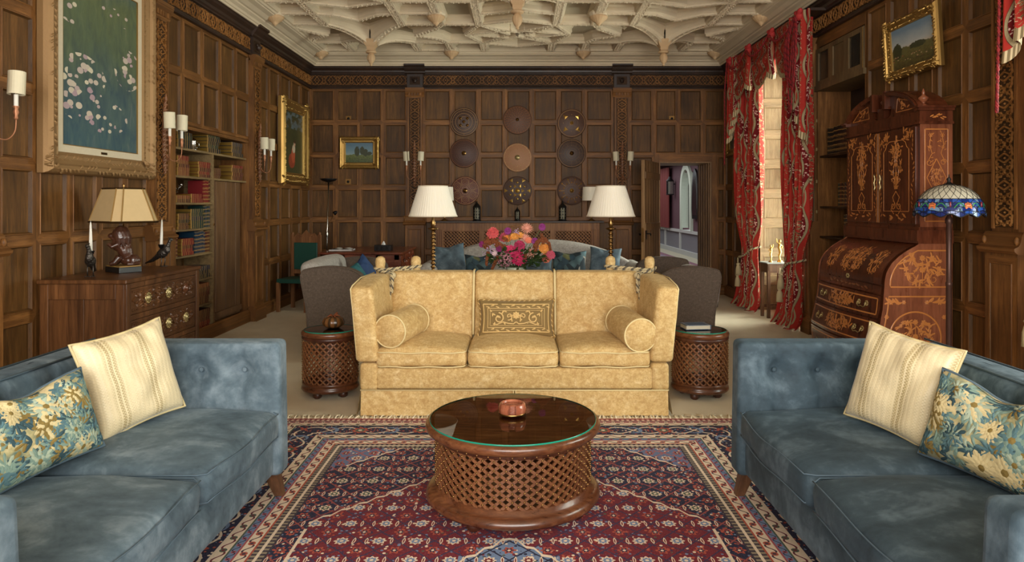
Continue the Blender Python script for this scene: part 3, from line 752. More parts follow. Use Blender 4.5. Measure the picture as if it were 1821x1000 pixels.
# ------------------------------------------------------------------ moulded plaster ceiling
def ceiling():
    G0 = .525; ZR, ZF = 3.945, 4.075
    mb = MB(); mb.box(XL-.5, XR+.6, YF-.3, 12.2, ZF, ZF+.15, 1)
    rl = random.Random(5)
    def rib(pts, wd, z0=ZR, lz=None, carve=True):
        """moulded rib; pts (x, y[, drop])"""
        n = len(pts); v = []; f = []; hw = wd/2
        pr = [(-hw-.05, ZF), (-hw-.05, ZF-.02), (-hw-.02, ZF-.045), (-hw-.02, z0+.035), (-hw, z0+.02), (-hw, z0), (-hw+.012, z0-.004), (-hw+.016, z0+.006),
              (hw-.016, z0+.006), (hw-.012, z0-.004), (hw, z0), (hw, z0+.02), (hw+.02, z0+.035), (hw+.02, ZF-.045), (hw+.05, ZF-.02), (hw+.05, ZF)]
        K = len(pr)
        for i in range(n):
            a = pts[max(i-1, 0)]; b = pts[min(i+1, n-1)]; dx, dy = b[0]-a[0], b[1]-a[1]; L = math.hypot(dx, dy) or 1
            nx, ny = -dy/L, dx/L; dr = pts[i][2] if len(pts[i]) > 2 else 0
            for (o, z) in pr:
                fz = max(0., min(1., (ZF-z)/(ZF-z0)))
                v.append((pts[i][0]+nx*o, pts[i][1]+ny*o, z-dr*fz))
        for i in range(n-1):
            for k in range(K-1): f.append((i*K+k, (i+1)*K+k, (i+1)*K+k+1, i*K+k+1))
        mb.add(v, f, 0)
        if not carve: return
        # running foliage on the soffit
        for i in range(n-1):
            a, b = pts[i], pts[i+1]; L = math.hypot(b[0]-a[0], b[1]-a[1]); m = max(1, int(L/.034)); ang = math.atan2(b[1]-a[1], b[0]-a[0])
            da = a[2] if len(a) > 2 else 0; db = b[2] if len(b) > 2 else 0
            for k in range(m):
                t = (k+.5)/m; x, y = lerp(a[0], b[0], t), lerp(a[1], b[1], t); dz = lerp(da, db, t)
                mp = lambda u, w_, h: (u, w_, z0+.006-h-dz)
                rows = (0,) if wd < .07 else (-.5, .5)
                for q in rows:
                    o = q*wd*.42+rl.uniform(-.004, .004); s = 1 if (k+(q > 0)) % 2 else -1
                    leaf(mb, x-math.sin(ang)*o, y+math.cos(ang)*o, .04, .022, ang+s*(.6+rl.uniform(0, .9)), mp, 0, .02, 2)
    def inr(y): return y < 10.96
    Ys = [10.93-G0*k for k in range(0, 24)]
    cells = {}
    def kind(cx, cy):  # pendant cells and star cells alternate
        i = round(cx/2.1); j = round((9.88-cy)/2.1); return 'P' if (i+j) % 2 else 'S'
    YC = [9.88, 7.78]; XC = [-2.1, 0, 2.1]
    for cx in XC:
        for cy in YC:
            k = kind(cx, cy); g = G0
            e = 2*g
            # four inner lines, straight outside the centre
            for s in (-1, 1):
                for (a, b) in ((-e, -g), (g, e)):
                    rib([(cx+s*g, cy+a), (cx+s*g, cy+b)], .115); rib([(cx+a, cy+s*g), (cx+b, cy+s*g)], .05, ZR+.004)
            # corner posts of the inner square
            if k == 'P':
                for sx in (-1, 1):
                    for sy in (-1, 1):   # ogee ribs sweeping down to the pendant
                        P = []
                        for i in range(9):
                            t = i/8; P.append((cx+sx*g*(1-t)*1.0+sx*.06*t, cy+sy*g*(1-t)+sy*.06*t, .15*t**2.4))
                        rib(P, .10-.0)
                    # side ribs bow in towards the pendant
                    rib([(cx+sx*e, cy-g), (cx+sx*(e-.10), cy-g*.55), (cx+sx*(e-.40), cy, .02), (cx+sx*(e-.10), cy+g*.55), (cx+sx*e, cy+g)], .07)
                    if cy+sx*e < 10.9: rib([(cx-g, cy+sx*e), (cx-g*.55, cy+sx*(e-.05)), (cx, cy+sx*(e-.24), .02), (cx+g*.55, cy+sx*(e-.05)), (cx+g, cy+sx*e)], .05)
                    for (ax, ay) in ((sx*.62, 0), (0, sx*.66), (sx*.30, sx*.62), (-sx*.30, sx*.62)):   # acanthus sprays
                        mp = lambda u, w_, h: (u, w_, ZF-.002-h*1.5)
                        for q in range(9):
                            leaf(mb, cx+ax+rl.uniform(-.05, .05), cy+ay+rl.uniform(-.05, .05), .10, .045, rl.uniform(0, 6.28), mp, .0, .03, 2)
                for s in (-1, 1):  # outer line pieces shared with the neighbours
                    for (a, b) in ((-e, -g), (g, e)):
                        if s < 0 or cx > 2: rib([(cx+s*e, cy+a), (cx+s*e, cy+b)], .115)
                        if s < 0 or cy > 9: rib([(cx+a, cy+s*e), (cx+b, cy+s*e)], .05, ZR+.004)
                    if s > 0 and cx < 2: 
                        for (a, b) in ((-e, -g), (g, e)): rib([(cx+e, cy+a), (cx+e, cy+b)], .115)
            else:
                q = g*.42
                for sx in (-1, 1):
                    for sy in (-1, 1):
                        rib([(cx+sx*g, cy+sy*g), (cx+sx*.0, cy+sy*q*.55)], .05); rib([(cx+sx*g, cy+sy*g), (cx+sx*q*.55, cy)], .05)
                        rib([(cx+sx*g, cy+sy*g), (cx+sx*0, cy+sy*(g+.22))], .05)
                        rib([(cx+sx*g, cy+sy*g), (cx+sx*(g+.22), cy+sy*0)], .05)
                        rib([(cx+sx*(g+.2), cy), (cx+sx*.08, cy+sy*g*.42)], .05)
                    mp = lambda u, w_, h: (u, w_, ZF-.002-h*1.5)
                    for (ax, ay) in ((sx*.36, sx*.80), (-sx*.36, sx*.80), (sx*.7, 0)):
                        for qq in range(8): leaf(mb, cx+ax*.5+rl.uniform(-.05, .05), cy+ay+rl.uniform(-.04, .04), .10, .045, rl.uniform(0, 6.28), mp, 0, .03, 2)
    for x in (-1.05, 1.05, -3.15, 3.15):
        rib([(x, 9.35), (x, 10.95)], .115) if abs(x) > 2 else None
        rib([(x, 6.7), (x, 9.36)], .115) if abs(x) > 2 else None
    rib([(-3.3, 8.83), (3.3, 8.83)], .05, ZR+.004) if False else None
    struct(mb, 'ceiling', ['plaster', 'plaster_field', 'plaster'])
    # cornice of the room
    mb = MB(); prof = [(.0, 3.78), (.13, 3.78), (.135, 3.80), (.15, 3.805), (.16, 3.83), (.20, 3.85), (.205, 3.865), (.23, 3.87), (.28, 3.90), (.345, 3.915), (.35, 3.925), (.37, 3.93), (.38, 3.95), (.40, 3.955), (.42, 4.0), (.42, 4.08), (0, 4.08)]
    def run(P, Q, nd):
        pass
    n = len(prof)
    # mitred loop round left, back and right walls
    path = [lambda a, z: (XL+a, YF, z), lambda a, z: (XL+a, YB-a, z), lambda a, z: (XR-a, YB-a, z), lambda a, z: (XR-a, YF, z)]
    for k in range(3):
        v = [path[k](a, z) for a, z in prof]+[path[k+1](a, z) for a, z in prof]
        mb.add(v, [(i, i+1, n+i+1, n+i) for i in range(n-1)], 0)
    struct(mb, 'trim_5', 'plaster')
ceiling()
# turned pendants and bosses hanging from the ribs
def melon(a, t): return 1+.16*abs(math.cos(a*5))-.1
def make_pendant():
    t = thing('ceiling_pendant', '', 'ceiling pendant')
    mb = MB(); mb.M = Rz(PI/4)
    mb.lathe([(.062, -.005), (.078, .02), (.078, .05), (.105, .075), (.115, .095), (.13, .12), (.135, .16)], seg=4, smooth=False); mb.M = Matrix.Identity(4)
    mb.lathe([(.02, -.0), (.065, -.0), (.078, -.012), (.07, -.028), (.04, -.035)], seg=16)
    mb.build('corbel', 'plaster_tan', t)
    mb = MB(); mb.lathe([(.004, -.215), (.016, -.208), (.020, -.197), (.012, -.187), (.022, -.18), (.042, -.15), (.056, -.115), (.055, -.075), (.036, -.045), (.026, -.03)], seg=36, fn=melon)
    mb.build('finial', 'plaster_tan', t)
    return t
PN = make_pendant(); PN.location = (-2.1, 9.85, 3.705)
tag(PN, 'long fluted plaster pendant hanging from the ceiling at the left, above the small landscape', group='long ceiling pendants')
dup(PN, (2.1, 9.85, 3.705), 0, 'long fluted plaster pendant hanging from the ceiling nearest the red curtains')
dup(PN, (.0, 7.80, 3.705), 0, 'long fluted plaster pendant hanging in the middle of the ceiling, cut by the top edge')
def make_boss():
    t = thing('ceiling_boss', '', 'ceiling boss')
    mb = MB(); mb.lathe([(.0, .03), (.12, .03), (.125, .0), (.115, -.02), (.12, -.03)], seg=8, smooth=False); mb.build('collar', 'plaster', t)
    mb = MB(); mb.lathe([(.003, -.155), (.02, -.14), (.035, -.125), (.03, -.12), (.06, -.10), (.10, -.065), (.115, -.035), (.10, -.025)], seg=48, fn=lambda a, t_: 1+.13*abs(math.cos(a*8))-.07); mb.build('gadrooned_cup', 'plaster_tan', t)
    return t
BS = make_boss()
k = 0
for (y, rw) in ((10.93, 'row along the back wall'), (8.86, 'row nearer the camera')):
    for (x, ps) in ((-3.13, 'far left'), (-1.05, 'left of the middle'), (1.05, 'right of the middle'), (3.15, 'far right')):
        lb_ = 'small gadrooned ceiling boss, %s in the %s' % (ps, rw)
        if k == 0: BS.location = (x, y, 3.96); tag(BS, lb_, group='small ceiling bosses')
        else: dup(BS, (x, y, 3.96), 0, lb_)
        k += 1
# ------------------------------------------------------------------ rug and its fringe
rug = thing('persian_rug', 'large red, navy and cream Persian rug under the round coffee table', 'rug', (-.035, 4.766, 0))
mb = MB(); mb.grid(lambda u, v: (lerp(-1.6, 1.6, u), lerp(-5.4, 0, v), .012), 60, 60); mb.box(-1.6, 1.6, -5.4, 0, .0005, .0105)
mb.build('pile', 'rug_pile', rug)
mb = MB(); rr = random.Random(4)
x = -1.6
while x < 1.6:
    L = rr.uniform(.075, .105); dx = rr.uniform(-.02, .02); h = rr.uniform(.004, .011); wd = .0042
    mb.add([(x-wd,0,.008),(x+wd,0,.008),(x+wd+dx*.6,L*.6,h+.004),(x-wd+dx*.6,L*.6,h+.004),(x+wd*1.6+dx,L,.003),(x-wd*1.6+dx,L,.003)], [(0,1,2,3),(3,2,4,5)]); x += .0085
for k in range(70):
    x = -1.6+3.2*k/70+rr.uniform(-.01, .01); P = [(x, 0, .01), (x+rr.uniform(-.02, .02), .05, .018), (x+rr.uniform(-.03, .03), .095, .006)]; mb.tube(P, [.006, .005, .009], 5)
tag(mb.build('fringe', 'fringe_wool', rug), kind='stuff')

# ------------------------------------------------------------------ blue velvet sofas (local: x = depth with front at +x, y = length)
def blue_sofa(name, label, cx, mirror, mat):
    S_ = thing(name, label, 'sofa', (cx, 2.545, 0), PI if mirror else 0)
    L = 1.015; X1 = .49; X0 = -.50    # half length, front, back
    rs = random.Random(5 if mirror else 9)
    def wr(a):
        def f(p, h):
            n = mnoise.noise(Vector((p.x*5, p.y*5, p.z*5+a)))
            return p+Vector((n*.004, n*.004, n*.006))
        return f
    mb = MB(); mb.soft((-.01, 0, .235), (.475, .92, .105), .05, 10, wr(1)); mb.build('base', mat, S_)
    # arms: slim, leaning back a touch, with tufted inner face
    for sg in (-1, 1):
        def fa(p, h, sg=sg):
            q = p.copy(); inner = -sg
            # flare outwards going up, front edge leans
            if q.y*inner > 0 and abs(q.z) < h[2]*.98:
                for bx in (-.15, .07, .29):
                    zz = .19; dx = abs(q.x-bx); d = math.hypot(dx, (q.z-zz)); q.y -= inner*(.055*math.exp(-(d/.06)**2)+.018*math.exp(-(dx/.022)**2)*(1 if q.z < zz else .35)+.010*math.exp(-((q.z-zz+dx*.25)/.02)**2)*math.exp(-dx/.12)*math.sin(dx*30))
                q.y += inner*.012*(1-(q.x/h[0])**2)
            q.y += sg*.008*(q.z/h[2]); q.x += (.012-.02*(q.x > 0))*(q.z/h[2])
            return q
        mb = MB(); mb.soft((.012, sg*(L-.066), .475), (.482, .066, .335), .03, 44, fa)
        a = mb.build('arm', mat, S_)
        for bx in (-.15, .07, .29): mb = MB(); mb.ell((bx+.012, sg*(L-.066)-sg*.028, .665), (.013, .008, .013), 0, 8, 6); mb.build('button', mat, a)
        mb = MB(); top = .812
        pts = [(-.46, sg*(L+.035), top-.012), (.47, sg*(L+.035), top-.012), (.492, sg*(L+.0), .5), (.44, sg*(L-.02), .16)]
        pts2 = [(-.42, sg*(L-.08), top-.014), (.46, sg*(L-.08), top-.014)]; mb.tube(pts2, .0045, 6); mb.build('piping', 'piping_blue', a)
    # back: tufted, rounded towards the seat
    def fb(p, h):
        q = p.copy()
        if q.x > 0:
            q.x += .03*(1-(q.z/h[2])**2)
            for by in (-.72, -.43, -.14, .15, .44, .73):
                dy = abs(q.y-by); d = math.hypot(dy, q.z-.19); q.x -= .042*math.exp(-(d/.055)**2)+.010*math.exp(-(dy/.02)**2)
        q.x -= .035*(q.z/h[2])
        return q
    mb = MB(); mb.soft((-.40, 0, .475), (.085, .93, .335), .045, 60, fb); bk = mb.build('backrest', mat, S_)
    mb = MB(); mb.tube([(-.525, -L-.02, .80), (-.525, L+.02, .80)], .005, 6); mb.tube([(-.36, -.93, .805), (-.36, .93, .805)], .005, 6); mb.build('piping', 'piping_blue', bk)
    mb = MB()
    for by in (-.72, -.43, -.14, .15, .44, .73): mb = MB(); mb.ell((-.345, by, .665), (.008, .013, .013), 0, 8, 6); mb.build('button', mat, bk)
    # two feather seat cushions
    for k, (y0, y1) in enumerate(((-.895, .06), (.072, .895))):
        if mirror: y0, y1 = -y1, -y0
        def fc(p, h, k=k):
            q = p.copy(); e = (1-(q.x/h[0])**2)*(1-(q.y/h[1])**4)
            if q.z > 0: q.z += .035*e
            t = mnoise.noise(Vector((q.x*4, q.y*4, k*7+3))); q.z += .012*t
            if q.x > h[0]*.7: q.x += .02*(1-(q.y/h[1])**2)+.006*mnoise.noise(Vector((q.y*14, q.z*10, k)))
            q.z -= .012*max(0, q.x/h[0])*(abs(q.y/h[1])**3)
            return q
        hx, hy = .405, (y1-y0)/2-.003
        mb = MB(); mb.soft((.085, (y0+y1)/2, .405), (hx, hy, .072), .045, 16, fc); c = mb.build('seat_cushion', mat, S_)
        mb = MB(); r = .03; loop = []
        cy = (y0+y1)/2
        for (sx, sy) in ((1, -1), (1, 1)):
            pass
        for zz in (.463, .352):
            P = [(.085-hx+.03, cy-hy+.001, zz), (.085+hx-.03, cy-hy+.001, zz)]
            P = [(.085-hx+.05, cy-hy+.002, zz)]+[(.085+hx-.035, cy-hy+.004, zz), (.085+hx-.006, cy-hy+.03, zz-.004)]+[(.085+hx+.002+.02*(1-(t*2-1)**2), lerp(cy-hy+.03, cy+hy-.03, t), zz-.001+.006*math.sin(t*9+k)) for t in [i/14 for i in range(15)]]+[(.085+hx-.006, cy+hy-.03, zz-.004), (.085+hx-.035, cy+hy-.004, zz), (.085-hx+.05, cy+hy-.002, zz)]
            mb.tube(P, .0026, 6)
        mb.build('piping', 'piping_blue', c)
    for sx in (-1, 1):
        for sy in (-1, 1):
            mb = MB(); x, y = (.43 if sx > 0 else -.42), sy*(L-.075); t = .035; b = .022
            v = [(x-t, y-t, .15), (x+t, y-t, .16), (x+t, y+t, .16), (x-t, y+t, .16)]+[(x+sx*.035-b, y+sy*.03-b, .012), (x+sx*.035+b, y+sy*.03-b, .012), (x+sx*.035+b, y+sy*.03+b, .012), (x+sx*.035-b, y+sy*.03+b, .012)]
            mb.add(v, [(0,1,2,3),(7,6,5,4),(0,4,5,1),(1,5,6,2),(2,6,7,3),(3,7,4,0)]); mb.build('leg', 'leg_wood', S_, bevel=.004)
    return S_
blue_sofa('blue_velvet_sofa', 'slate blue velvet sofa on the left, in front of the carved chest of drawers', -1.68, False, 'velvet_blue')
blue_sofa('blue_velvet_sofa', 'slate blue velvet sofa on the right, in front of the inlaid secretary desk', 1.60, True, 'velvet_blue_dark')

# ------------------------------------------------------------------ scatter pillows
def pillow_fn(w_, h_, t, seed=0, dent=0):
    def f(sgn):
        def q(u, v):
            a, b = u*2-1, v*2-1
            ex = (1-.085*(1-b*b)*abs(a)**3); ey = (1-.085*(1-a*a)*abs(b)**3)
            th = t*(max(0, (1-a**4)*(1-b**4)))**.5*(1-.1*abs(a)-.1*abs(b))
            nz = mnoise.noise(Vector((a*2.2, b*2.2, seed+sgn)))*.018*(1-a**4)*(1-b**4)
            wr = .006*math.sin(a*14+b*5+seed)*math.exp(-((b-.9)/.35)**2)*(1-a**4)
            z = sgn*(th+nz+wr)
            if dent: z -= sgn*dent*math.exp(-((a)/.35)**2-((b-.75)/.5)**2)
            y = h_/2*b*ey-(dent*1.3*math.exp(-(a/.4)**2)*(b > 0)*b*b if dent else 0)
            return (w_/2*a*ex, y, z)
        return q
    return f
def pillow_mb(w_, h_, t, seed=0, dent=0, n=26):
    f = pillow_fn(w_, h_, t, seed, dent)
    mb = MB(); mb.grid(f(1), n, n); mb.grid(f(-1), n, n, flip=True)
    edge = []
    g = f(1)
    K = 24
    for i in range(K): edge.append(g(i/K, 0))
    for i in range(K): edge.append(g(1, i/K))
    for i in range(K): edge.append(g(1-i/K, 1))
    for i in range(K): edge.append(g(0, 1-i/K))
    return mb, edge
def tapestry(P, w_, h_, t, seed, dent, sd):
    """woven verdure: overlapping leaves and big many-petalled flowers, each a thin raised patch"""
    r_ = random.Random(sd)
    fr = pillow_fn(w_, h_, t, seed, dent)(1); mb = MB()
    def mp(u, v, h):
        a, b = max(0.012, min(.988, u/w_+.5)), max(.012, min(.988, v/h_+.5)); p = fr(a, b); return (p[0], p[1], p[2]+h+.0012)
    for k in range(230):
        x, y = r_.uniform(-.49, .49)*w_, r_.uniform(-.49, .49)*h_; a = r_.uniform(0, 6.28); m = r_.choice((0, 0, 1, 1, 2, 2, 3, 5))
        for q in range(3): leaf(mb, x, y, r_.uniform(.035, .06), r_.uniform(.014, .022), a+(q-1)*.7, mp, .0, .0015+.0004*(k % 5), m)
    for k in range(11):
        x, y = r_.uniform(-.45, .45)*w_, r_.uniform(-.42, .42)*h_; R0 = r_.uniform(.045, .075); col = r_.choice(((4, 3), (4, 4), (2, 3), (1, 2), (4, 5)))
        for j, (rr, n) in enumerate(((1., 15), (.72, 12), (.42, 8))):
            for q in range(n):
                an = 2*PI*(q+.5*(j % 2))/n+r_.uniform(-.1, .1); blob(mb, x+R0*rr*.62*math.cos(an), y+R0*rr*.62*math.sin(an), R0*rr*.42, R0*.15, an, mp, .0006+.0009*j, .0022+.0009*j, col[(q+j) % 2], 7)
        blob(mb, x, y, R0*.2, R0*.2, 0, mp, .003, .005, 5, 6)
    mb.build('woven_leaves', ['tap_deep', 'tap_teal', 'tap_sage', 'tap_pale', 'tap_cream', 'tap_gold'], P)
def pillow(name, label, cat, mat, w_, h_, t, Mx, pip=None, seed=0, dent=0, group=None, pr=.006):
    """Mx: matrix taking the pillow's own frame (x across, y up, z out) to its place"""
    mb, edge = pillow_mb(w_, h_, t, seed, dent)
    o = mb.build(name, mat, weld=True); tag(o, label, cat, group)
    o.matrix_world = Mx
    if pip:
        e = MB(); e.tube(edge, pr, 6, closed=True); e.build('piping', pip, o)
    return o
def place(loc, yaw, tilt, roll=0):
    """yaw turns the face from -y; tilt leans it back; roll spins it in its plane"""
    return T(*loc) @ Rz(yaw) @ Rx(PI/2-tilt) @ Rz(roll)
pillow('square_pillow', 'cream satin pillow standing on its base against the back of the left blue sofa', 'pillow', 'pillow_cream', .43, .44, .075, place((-1.73, 3.07, .725), 1.12, .25, .13), 'piping_cream', 1)
tp1 = pillow('lumbar_pillow', 'blue-green leaf tapestry pillow on the left blue sofa', 'pillow', 'pillow_tapestry', .52, .33, .08, place((-1.79, 2.54, .665), 1.32, .32, .05), 'piping_blue', 2, .02)
pillow('square_pillow', 'cream satin pillow leaning on the back of the right blue sofa', 'pillow', 'pillow_cream', .44, .44, .08, place((1.65, 2.95, .725), -1.12, .25, -.12), 'piping_cream', 3)
tp2 = pillow('lumbar_pillow', 'blue-green leaf tapestry pillow on the right blue sofa', 'pillow', 'pillow_tapestry', .54, .35, .085, place((1.73, 2.48, .665), -1.25, .32, -.05), 'piping_blue', 5, .03)

tapestry(tp1, .52, .33, .08, 2, .02, 1); tapestry(tp2, .54, .35, .085, 5, .03, 4)

# ------------------------------------------------------------------ lattice drum tables
def lattice_drum(name, label, cat, loc, r, h, nb, inset, rimr, group=None, tilt=1.0):
    t = thing(name, label, cat, loc, 0, group)
    zb, zt = .055, h-.012
    mb = MB(); mb.lathe([(.0, zt-.03), (r-.05, zt-.035), (r-.03, zt-.05), (r-.015, zt-.045), (r, zt-.03), (r+.002, zt-.015), (r-.004, zt-.002), (r-.015, zt), ], seg=72, cap=False); o_ = mb.build('tabletop', 'rosewood', t); mb = MB(); mb.lathe([(r-.015, zt-.0), (0, zt-.0005)], seg=72, cap=False); mb.build('top_panel', 'rosewood_top', o_)
    ri = r-inset
    mb = MB(); mb.lathe([(r-.05, zb), (r-.01, zb), (r, zb+.012), (r-.003, zb+.03), (r-.02, zb+.045), (ri+.012, zb+.05), (ri+.012, zb+.07), (ri-.03, zb+.072)], seg=72, cap=False); mb.lathe([(0, zb+.01), (r-.03, zb+.012)], seg=36, cap=False); mb.build('base_ring', 'rosewood', t)
    mb = MB(); mb.lathe([(ri+.004, zt-.075), (ri+.010, zt-.07), (ri+.016, zt-.055), (ri+.016, zt-.04), (ri-.02, zt-.04)], seg=72, cap=False); mb.build('upper_ring', 'rosewood_dark', t)
    # slats winding both ways, brass pin at each crossing
    z0, z1 = zb+.068, zt-.06; H = z1-z0
    ang = tilt*H/ri
    mb = MB(); hw = .0066 if nb > 30 else .0058; n = 9
    for d, rr_ in ((1, ri-.003), (-1, ri+.006)):
        for k in range(nb):
            a0 = 2*PI*k/nb; v = []; f = []
            for i in range(n+1):
                tt = i/n; a = a0+d*ang*tt; z = z0+H*tt; L = math.hypot(H, ang*ri); ca, sa = H/L, ang*ri/L
                for (o, q) in ((-hw, -.003), (-hw, .004), (hw, .004), (hw, -.003)):
                    aa = a+o*ca/ri; zz = z-d*o*sa; v.append(((rr_+q)*math.cos(aa), (rr_+q)*math.sin(aa), zz))
            for i in range(n):
                for q in range(4): f.append((i*4+q, (i+1)*4+q, (i+1)*4+(q+1) % 4, i*4+(q+1) % 4))
            mb.add(v, f, 0)
    tag(mb.build('lattice', 'lattice_wood', t), None)
    mb = MB(); m = int(round(ang*2/(2*PI/nb)))
    for k in range(nb):
        for j in range(1, m+1):
            # crossing of slat k (rising) with slat k+j (falling)
            tt = j/(m if m else 1)*1.0; 
            tt = (2*PI*j/nb)/(2*ang)
            if tt > 1: continue
            a = 2*PI*k/nb+ang*tt; z = z0+H*tt
            mb.ell(((ri+.011)*math.cos(a), (ri+.011)*math.sin(a), z), (.0055, .0055, .0055), 0, 6, 4)
    tag(mb.build('brass_pins', 'brass', t), kind='stuff')
    for k in range(4):
        a = PI/4+k*PI/2+.25; mb = MB(); rf = r-.085
        mb.lathe([(.02, .0 if loc[2] > .001 else .0), (.034, .012), (.036, .03), (.028, .05), (.03, .058)], (rf*math.cos(a), rf*math.sin(a), 0), 16); mb.build('foot', 'rosewood_dark', t)
    mb = MB(); mb.lathe([(r-.02, h-.004), (0, h-.004)], seg=72, cap=False); gp = mb.build('glass_top', 'glass_plate', t)
    mb = MB(); mb.lathe([(r-.02, h-.0113), (r-.0182, h-.011), (r-.0182, h-.0045), (r-.02, h-.0042)], seg=72, cap=False); mb.build('glass_edge', 'glass_edge', gp)
    return t
CT = (-.022, 3.43, .012)
lattice_drum('coffee_table', 'large round drum coffee table with brass-pinned wooden lattice side and glass top', 'coffee table', CT, .432, .434, 44, .058, 0, tilt=1.35)
lattice_drum('side_table', 'small lattice drum side table with glass top, left of the gold sofa', 'side table', (-1.475, 5.42, 0), .222, .526, 26, .018, 0, 'lattice side tables', tilt=1.0)
lattice_drum('side_table', 'small lattice drum side table with glass top, right of the gold sofa', 'side table', (1.435, 5.40, 0), .222, .526, 26, .018, 0, 'lattice side tables', tilt=1.0)
# coaster holder
t = thing('coaster_holder', 'round turned rosewood coaster holder with a notch, on the coffee table', 'coaster holder', (-.025, 3.44, .446))
mb = MB(); seg = 40; prof = [(.045, .003), (.06, .004), (.068, .015), (.07, .035), (.064, .055), (.058, .062), (.052, .060), (.052, .012)]
n = len(prof); v = []; f = []
for k in range(seg+1):
    a = -PI/2+.28+(2*PI-.56)*k/seg
    for (r_, z) in prof: v.append((r_*math.cos(a), r_*math.sin(a), z))
for k in range(seg):
    for i in range(n-1): f.append((k*n+i, (k+1)*n+i, (k+1)*n+i+1, k*n+i+1))
mb.add(v, f, 0, True); mb.add(v[:n], [tuple(range(n))]); mb.add(v[-n:], [tuple(range(n-1, -1, -1))]); mb.lathe([(.0, .0), (.05, .0), (.066, .012), (.0, .014)], seg=32)
mb.build('wooden_body', 'coaster_wood', t)
mb = MB(); mb.lathe([(.0655, .006), (.0685, .008), (.0695, .015), (.067, .017)], seg=32, cap=False); mb.build('brass_band', 'brass', t)
for k in range(5):
    mb = MB(); mb.lathe([(0, 0), (.046, 0), (.048, .003), (.046, .006), (0, .006)], (0, 0, .0155+k*.0078), 28)
    c = mb.build('coaster', 'coaster_wood'); c.parent = None; c.location = (-.025, 3.44, .446); tag(c, 'thin round wooden coaster, %s in the holder on the coffee table' % ('lowest', 'second from the bottom', 'middle one', 'second from the top', 'topmost')[k], 'coaster', 'coasters in the holder')

# ------------------------------------------------------------------ gold velvet knole sofa
K = thing('knole_sofa', 'gold chenille three-seat sofa with high drop arms tied by cord', 'sofa', (-.02, 4.85, 0))
def wob(a, s=.004):
    def f(p, h):
        n = mnoise.noise(Vector((p.x*6, p.y*6, p.z*6+a))); return p+Vector((n*s, n*s, n*s))
    return f
mb = MB(); mb.soft((0, .45, .26), (1.0, .42, .08), .03, 8, wob(2)); mb.build('seat_base', 'velvet_gold', K)
# front panel
mb = MB(); mb.soft((0, .045, .262), (.985, .03, .078), .025, 10, wob(3)); mb.build('front_rail', 'velvet_gold', K)
# skirt: three pleated panels
mb = MB()
def skirt(pts, z0=.012, z1=.185):
    for i in range(len(pts)-1):
        a, b = pts[i], pts[i+1]
        mb.grid(lambda u, v: (lerp(a[0], b[0], u)+(.0), lerp(a[1], b[1], u)-.018*(1-v)*(1 if abs(b[0]-a[0]) > abs(b[1]-a[1]) else 0)+.004*math.sin(u*17+i)*(1-v), lerp(z0, z1, v)), 20, 5)
skirt([(-1.085, .0), (-.005, .0)]); skirt([(.005, .0), (1.085, .0)]); skirt([(-.06, .03), (.06, .03)])
for sx in (-1, 1):
    mb.grid(lambda u, v: (sx*(1.088+.03*(1-v)), lerp(.0, .88, u), lerp(.012, .185, v)), 12, 4)
    mb.grid(lambda u, v: (sx*(1.06+.055*(1-v)), lerp(.035, .012, u), lerp(.012, .185, v)), 3, 4)
mb.grid(lambda u, v: (lerp(-1.09, 1.09, u), .89, lerp(.012, .185, v)), 12, 4)
mb.box(-1.085, 1.085, .02, .87, .10, .18)
sk = mb.build('skirt', 'velvet_gold', K)
mb = MB(); mb.tube([(-1.09, .02, .187), (-1.09, -.002, .187), (1.09, -.002, .187), (1.09, .02, .187)], .005, 6)
for x in (-.008, .008): mb.tube([(x, -.004, .185), (x, -.02, .02)], .004, 6)
mb.build('piping', 'piping_gold', sk)
# arm fronts below the hinge + tall hinged arms
for sx in (-1, 1):
    mb = MB(); mb.soft((sx*1.035, .44, .275), (.065, .43, .10), .03, 8, wob(5)); mb.build('arm_base', 'velvet_gold', K)
    def fa(p, h, sx=sx):
        q = p.copy(); zt = (q.z+h[2])/(2*h[2]); q.x += sx*.045*zt; 
        q.z += .03*(q.y/h[1])*zt*-.0+(.035*(1-(q.y/h[1]-.1)**2)*zt)
        q.x -= sx*.012*math.exp(-((q.y/h[1])**2)*2)*(1 if q.x*sx < 0 else 0)
        n = mnoise.noise(Vector((q.x*7, q.y*7, q.z*7))); q.x += n*.005; return q
    mb = MB(); mb.soft((sx*1.045, .43, .648), (.082, .43, .268), .035, 14, fa); a = mb.build('arm', 'velvet_gold', K)
    mb = MB(); 
    for yy in (.012,):
        P = []
        for (dx, z) in ((.07, .40), (.085, .55), (.10, .73), (.118, .90)): P.append((sx*(1.045+dx), yy, z))
        P += [(sx*1.155, yy+.02, .922), (sx*1.158, .3, .95), (sx*1.158, .80, .94)]
        mb.tube(P, .005, 6)
    mb.build('piping', 'piping_gold', a)
# back in three sections with a soft break line
bk = None
for k, (x0, x1) in enumerate(((-1.0, -.335), (-.325, .315), (.325, 1.0))):
    def fb(p, h, k=k):
        q = p.copy()
        zt = (q.z+h[2])/(2*h[2]); q.y += .13*(zt-.5)
        if q.y < 0.05: 
            q.y -= .022*(1-(q.x/h[0])**4); q.y += .012*math.exp(-((zt-.52)/.03)**2)
        n = mnoise.noise(Vector((q.x*4+k*5, q.y*4, q.z*4))); q.y += n*.008; return q
    mb = MB(); mb.soft(((x0+x1)/2, .72, .682), ((x1-x0)/2, .075, .277), .03, 16, fb)
    b = mb.build('back_section', 'velvet_gold', K)
for x in (-.33, .32):
    mb = MB(); P = [(x, .585+.0, .47), (x, .60, .60), (x, .628, .76), (x, .662, .92), (x, .70, .963), (x, .78, .966)]; mb.tube(P, .009, 8); mb.build('back_cord', 'piping_gold', K)
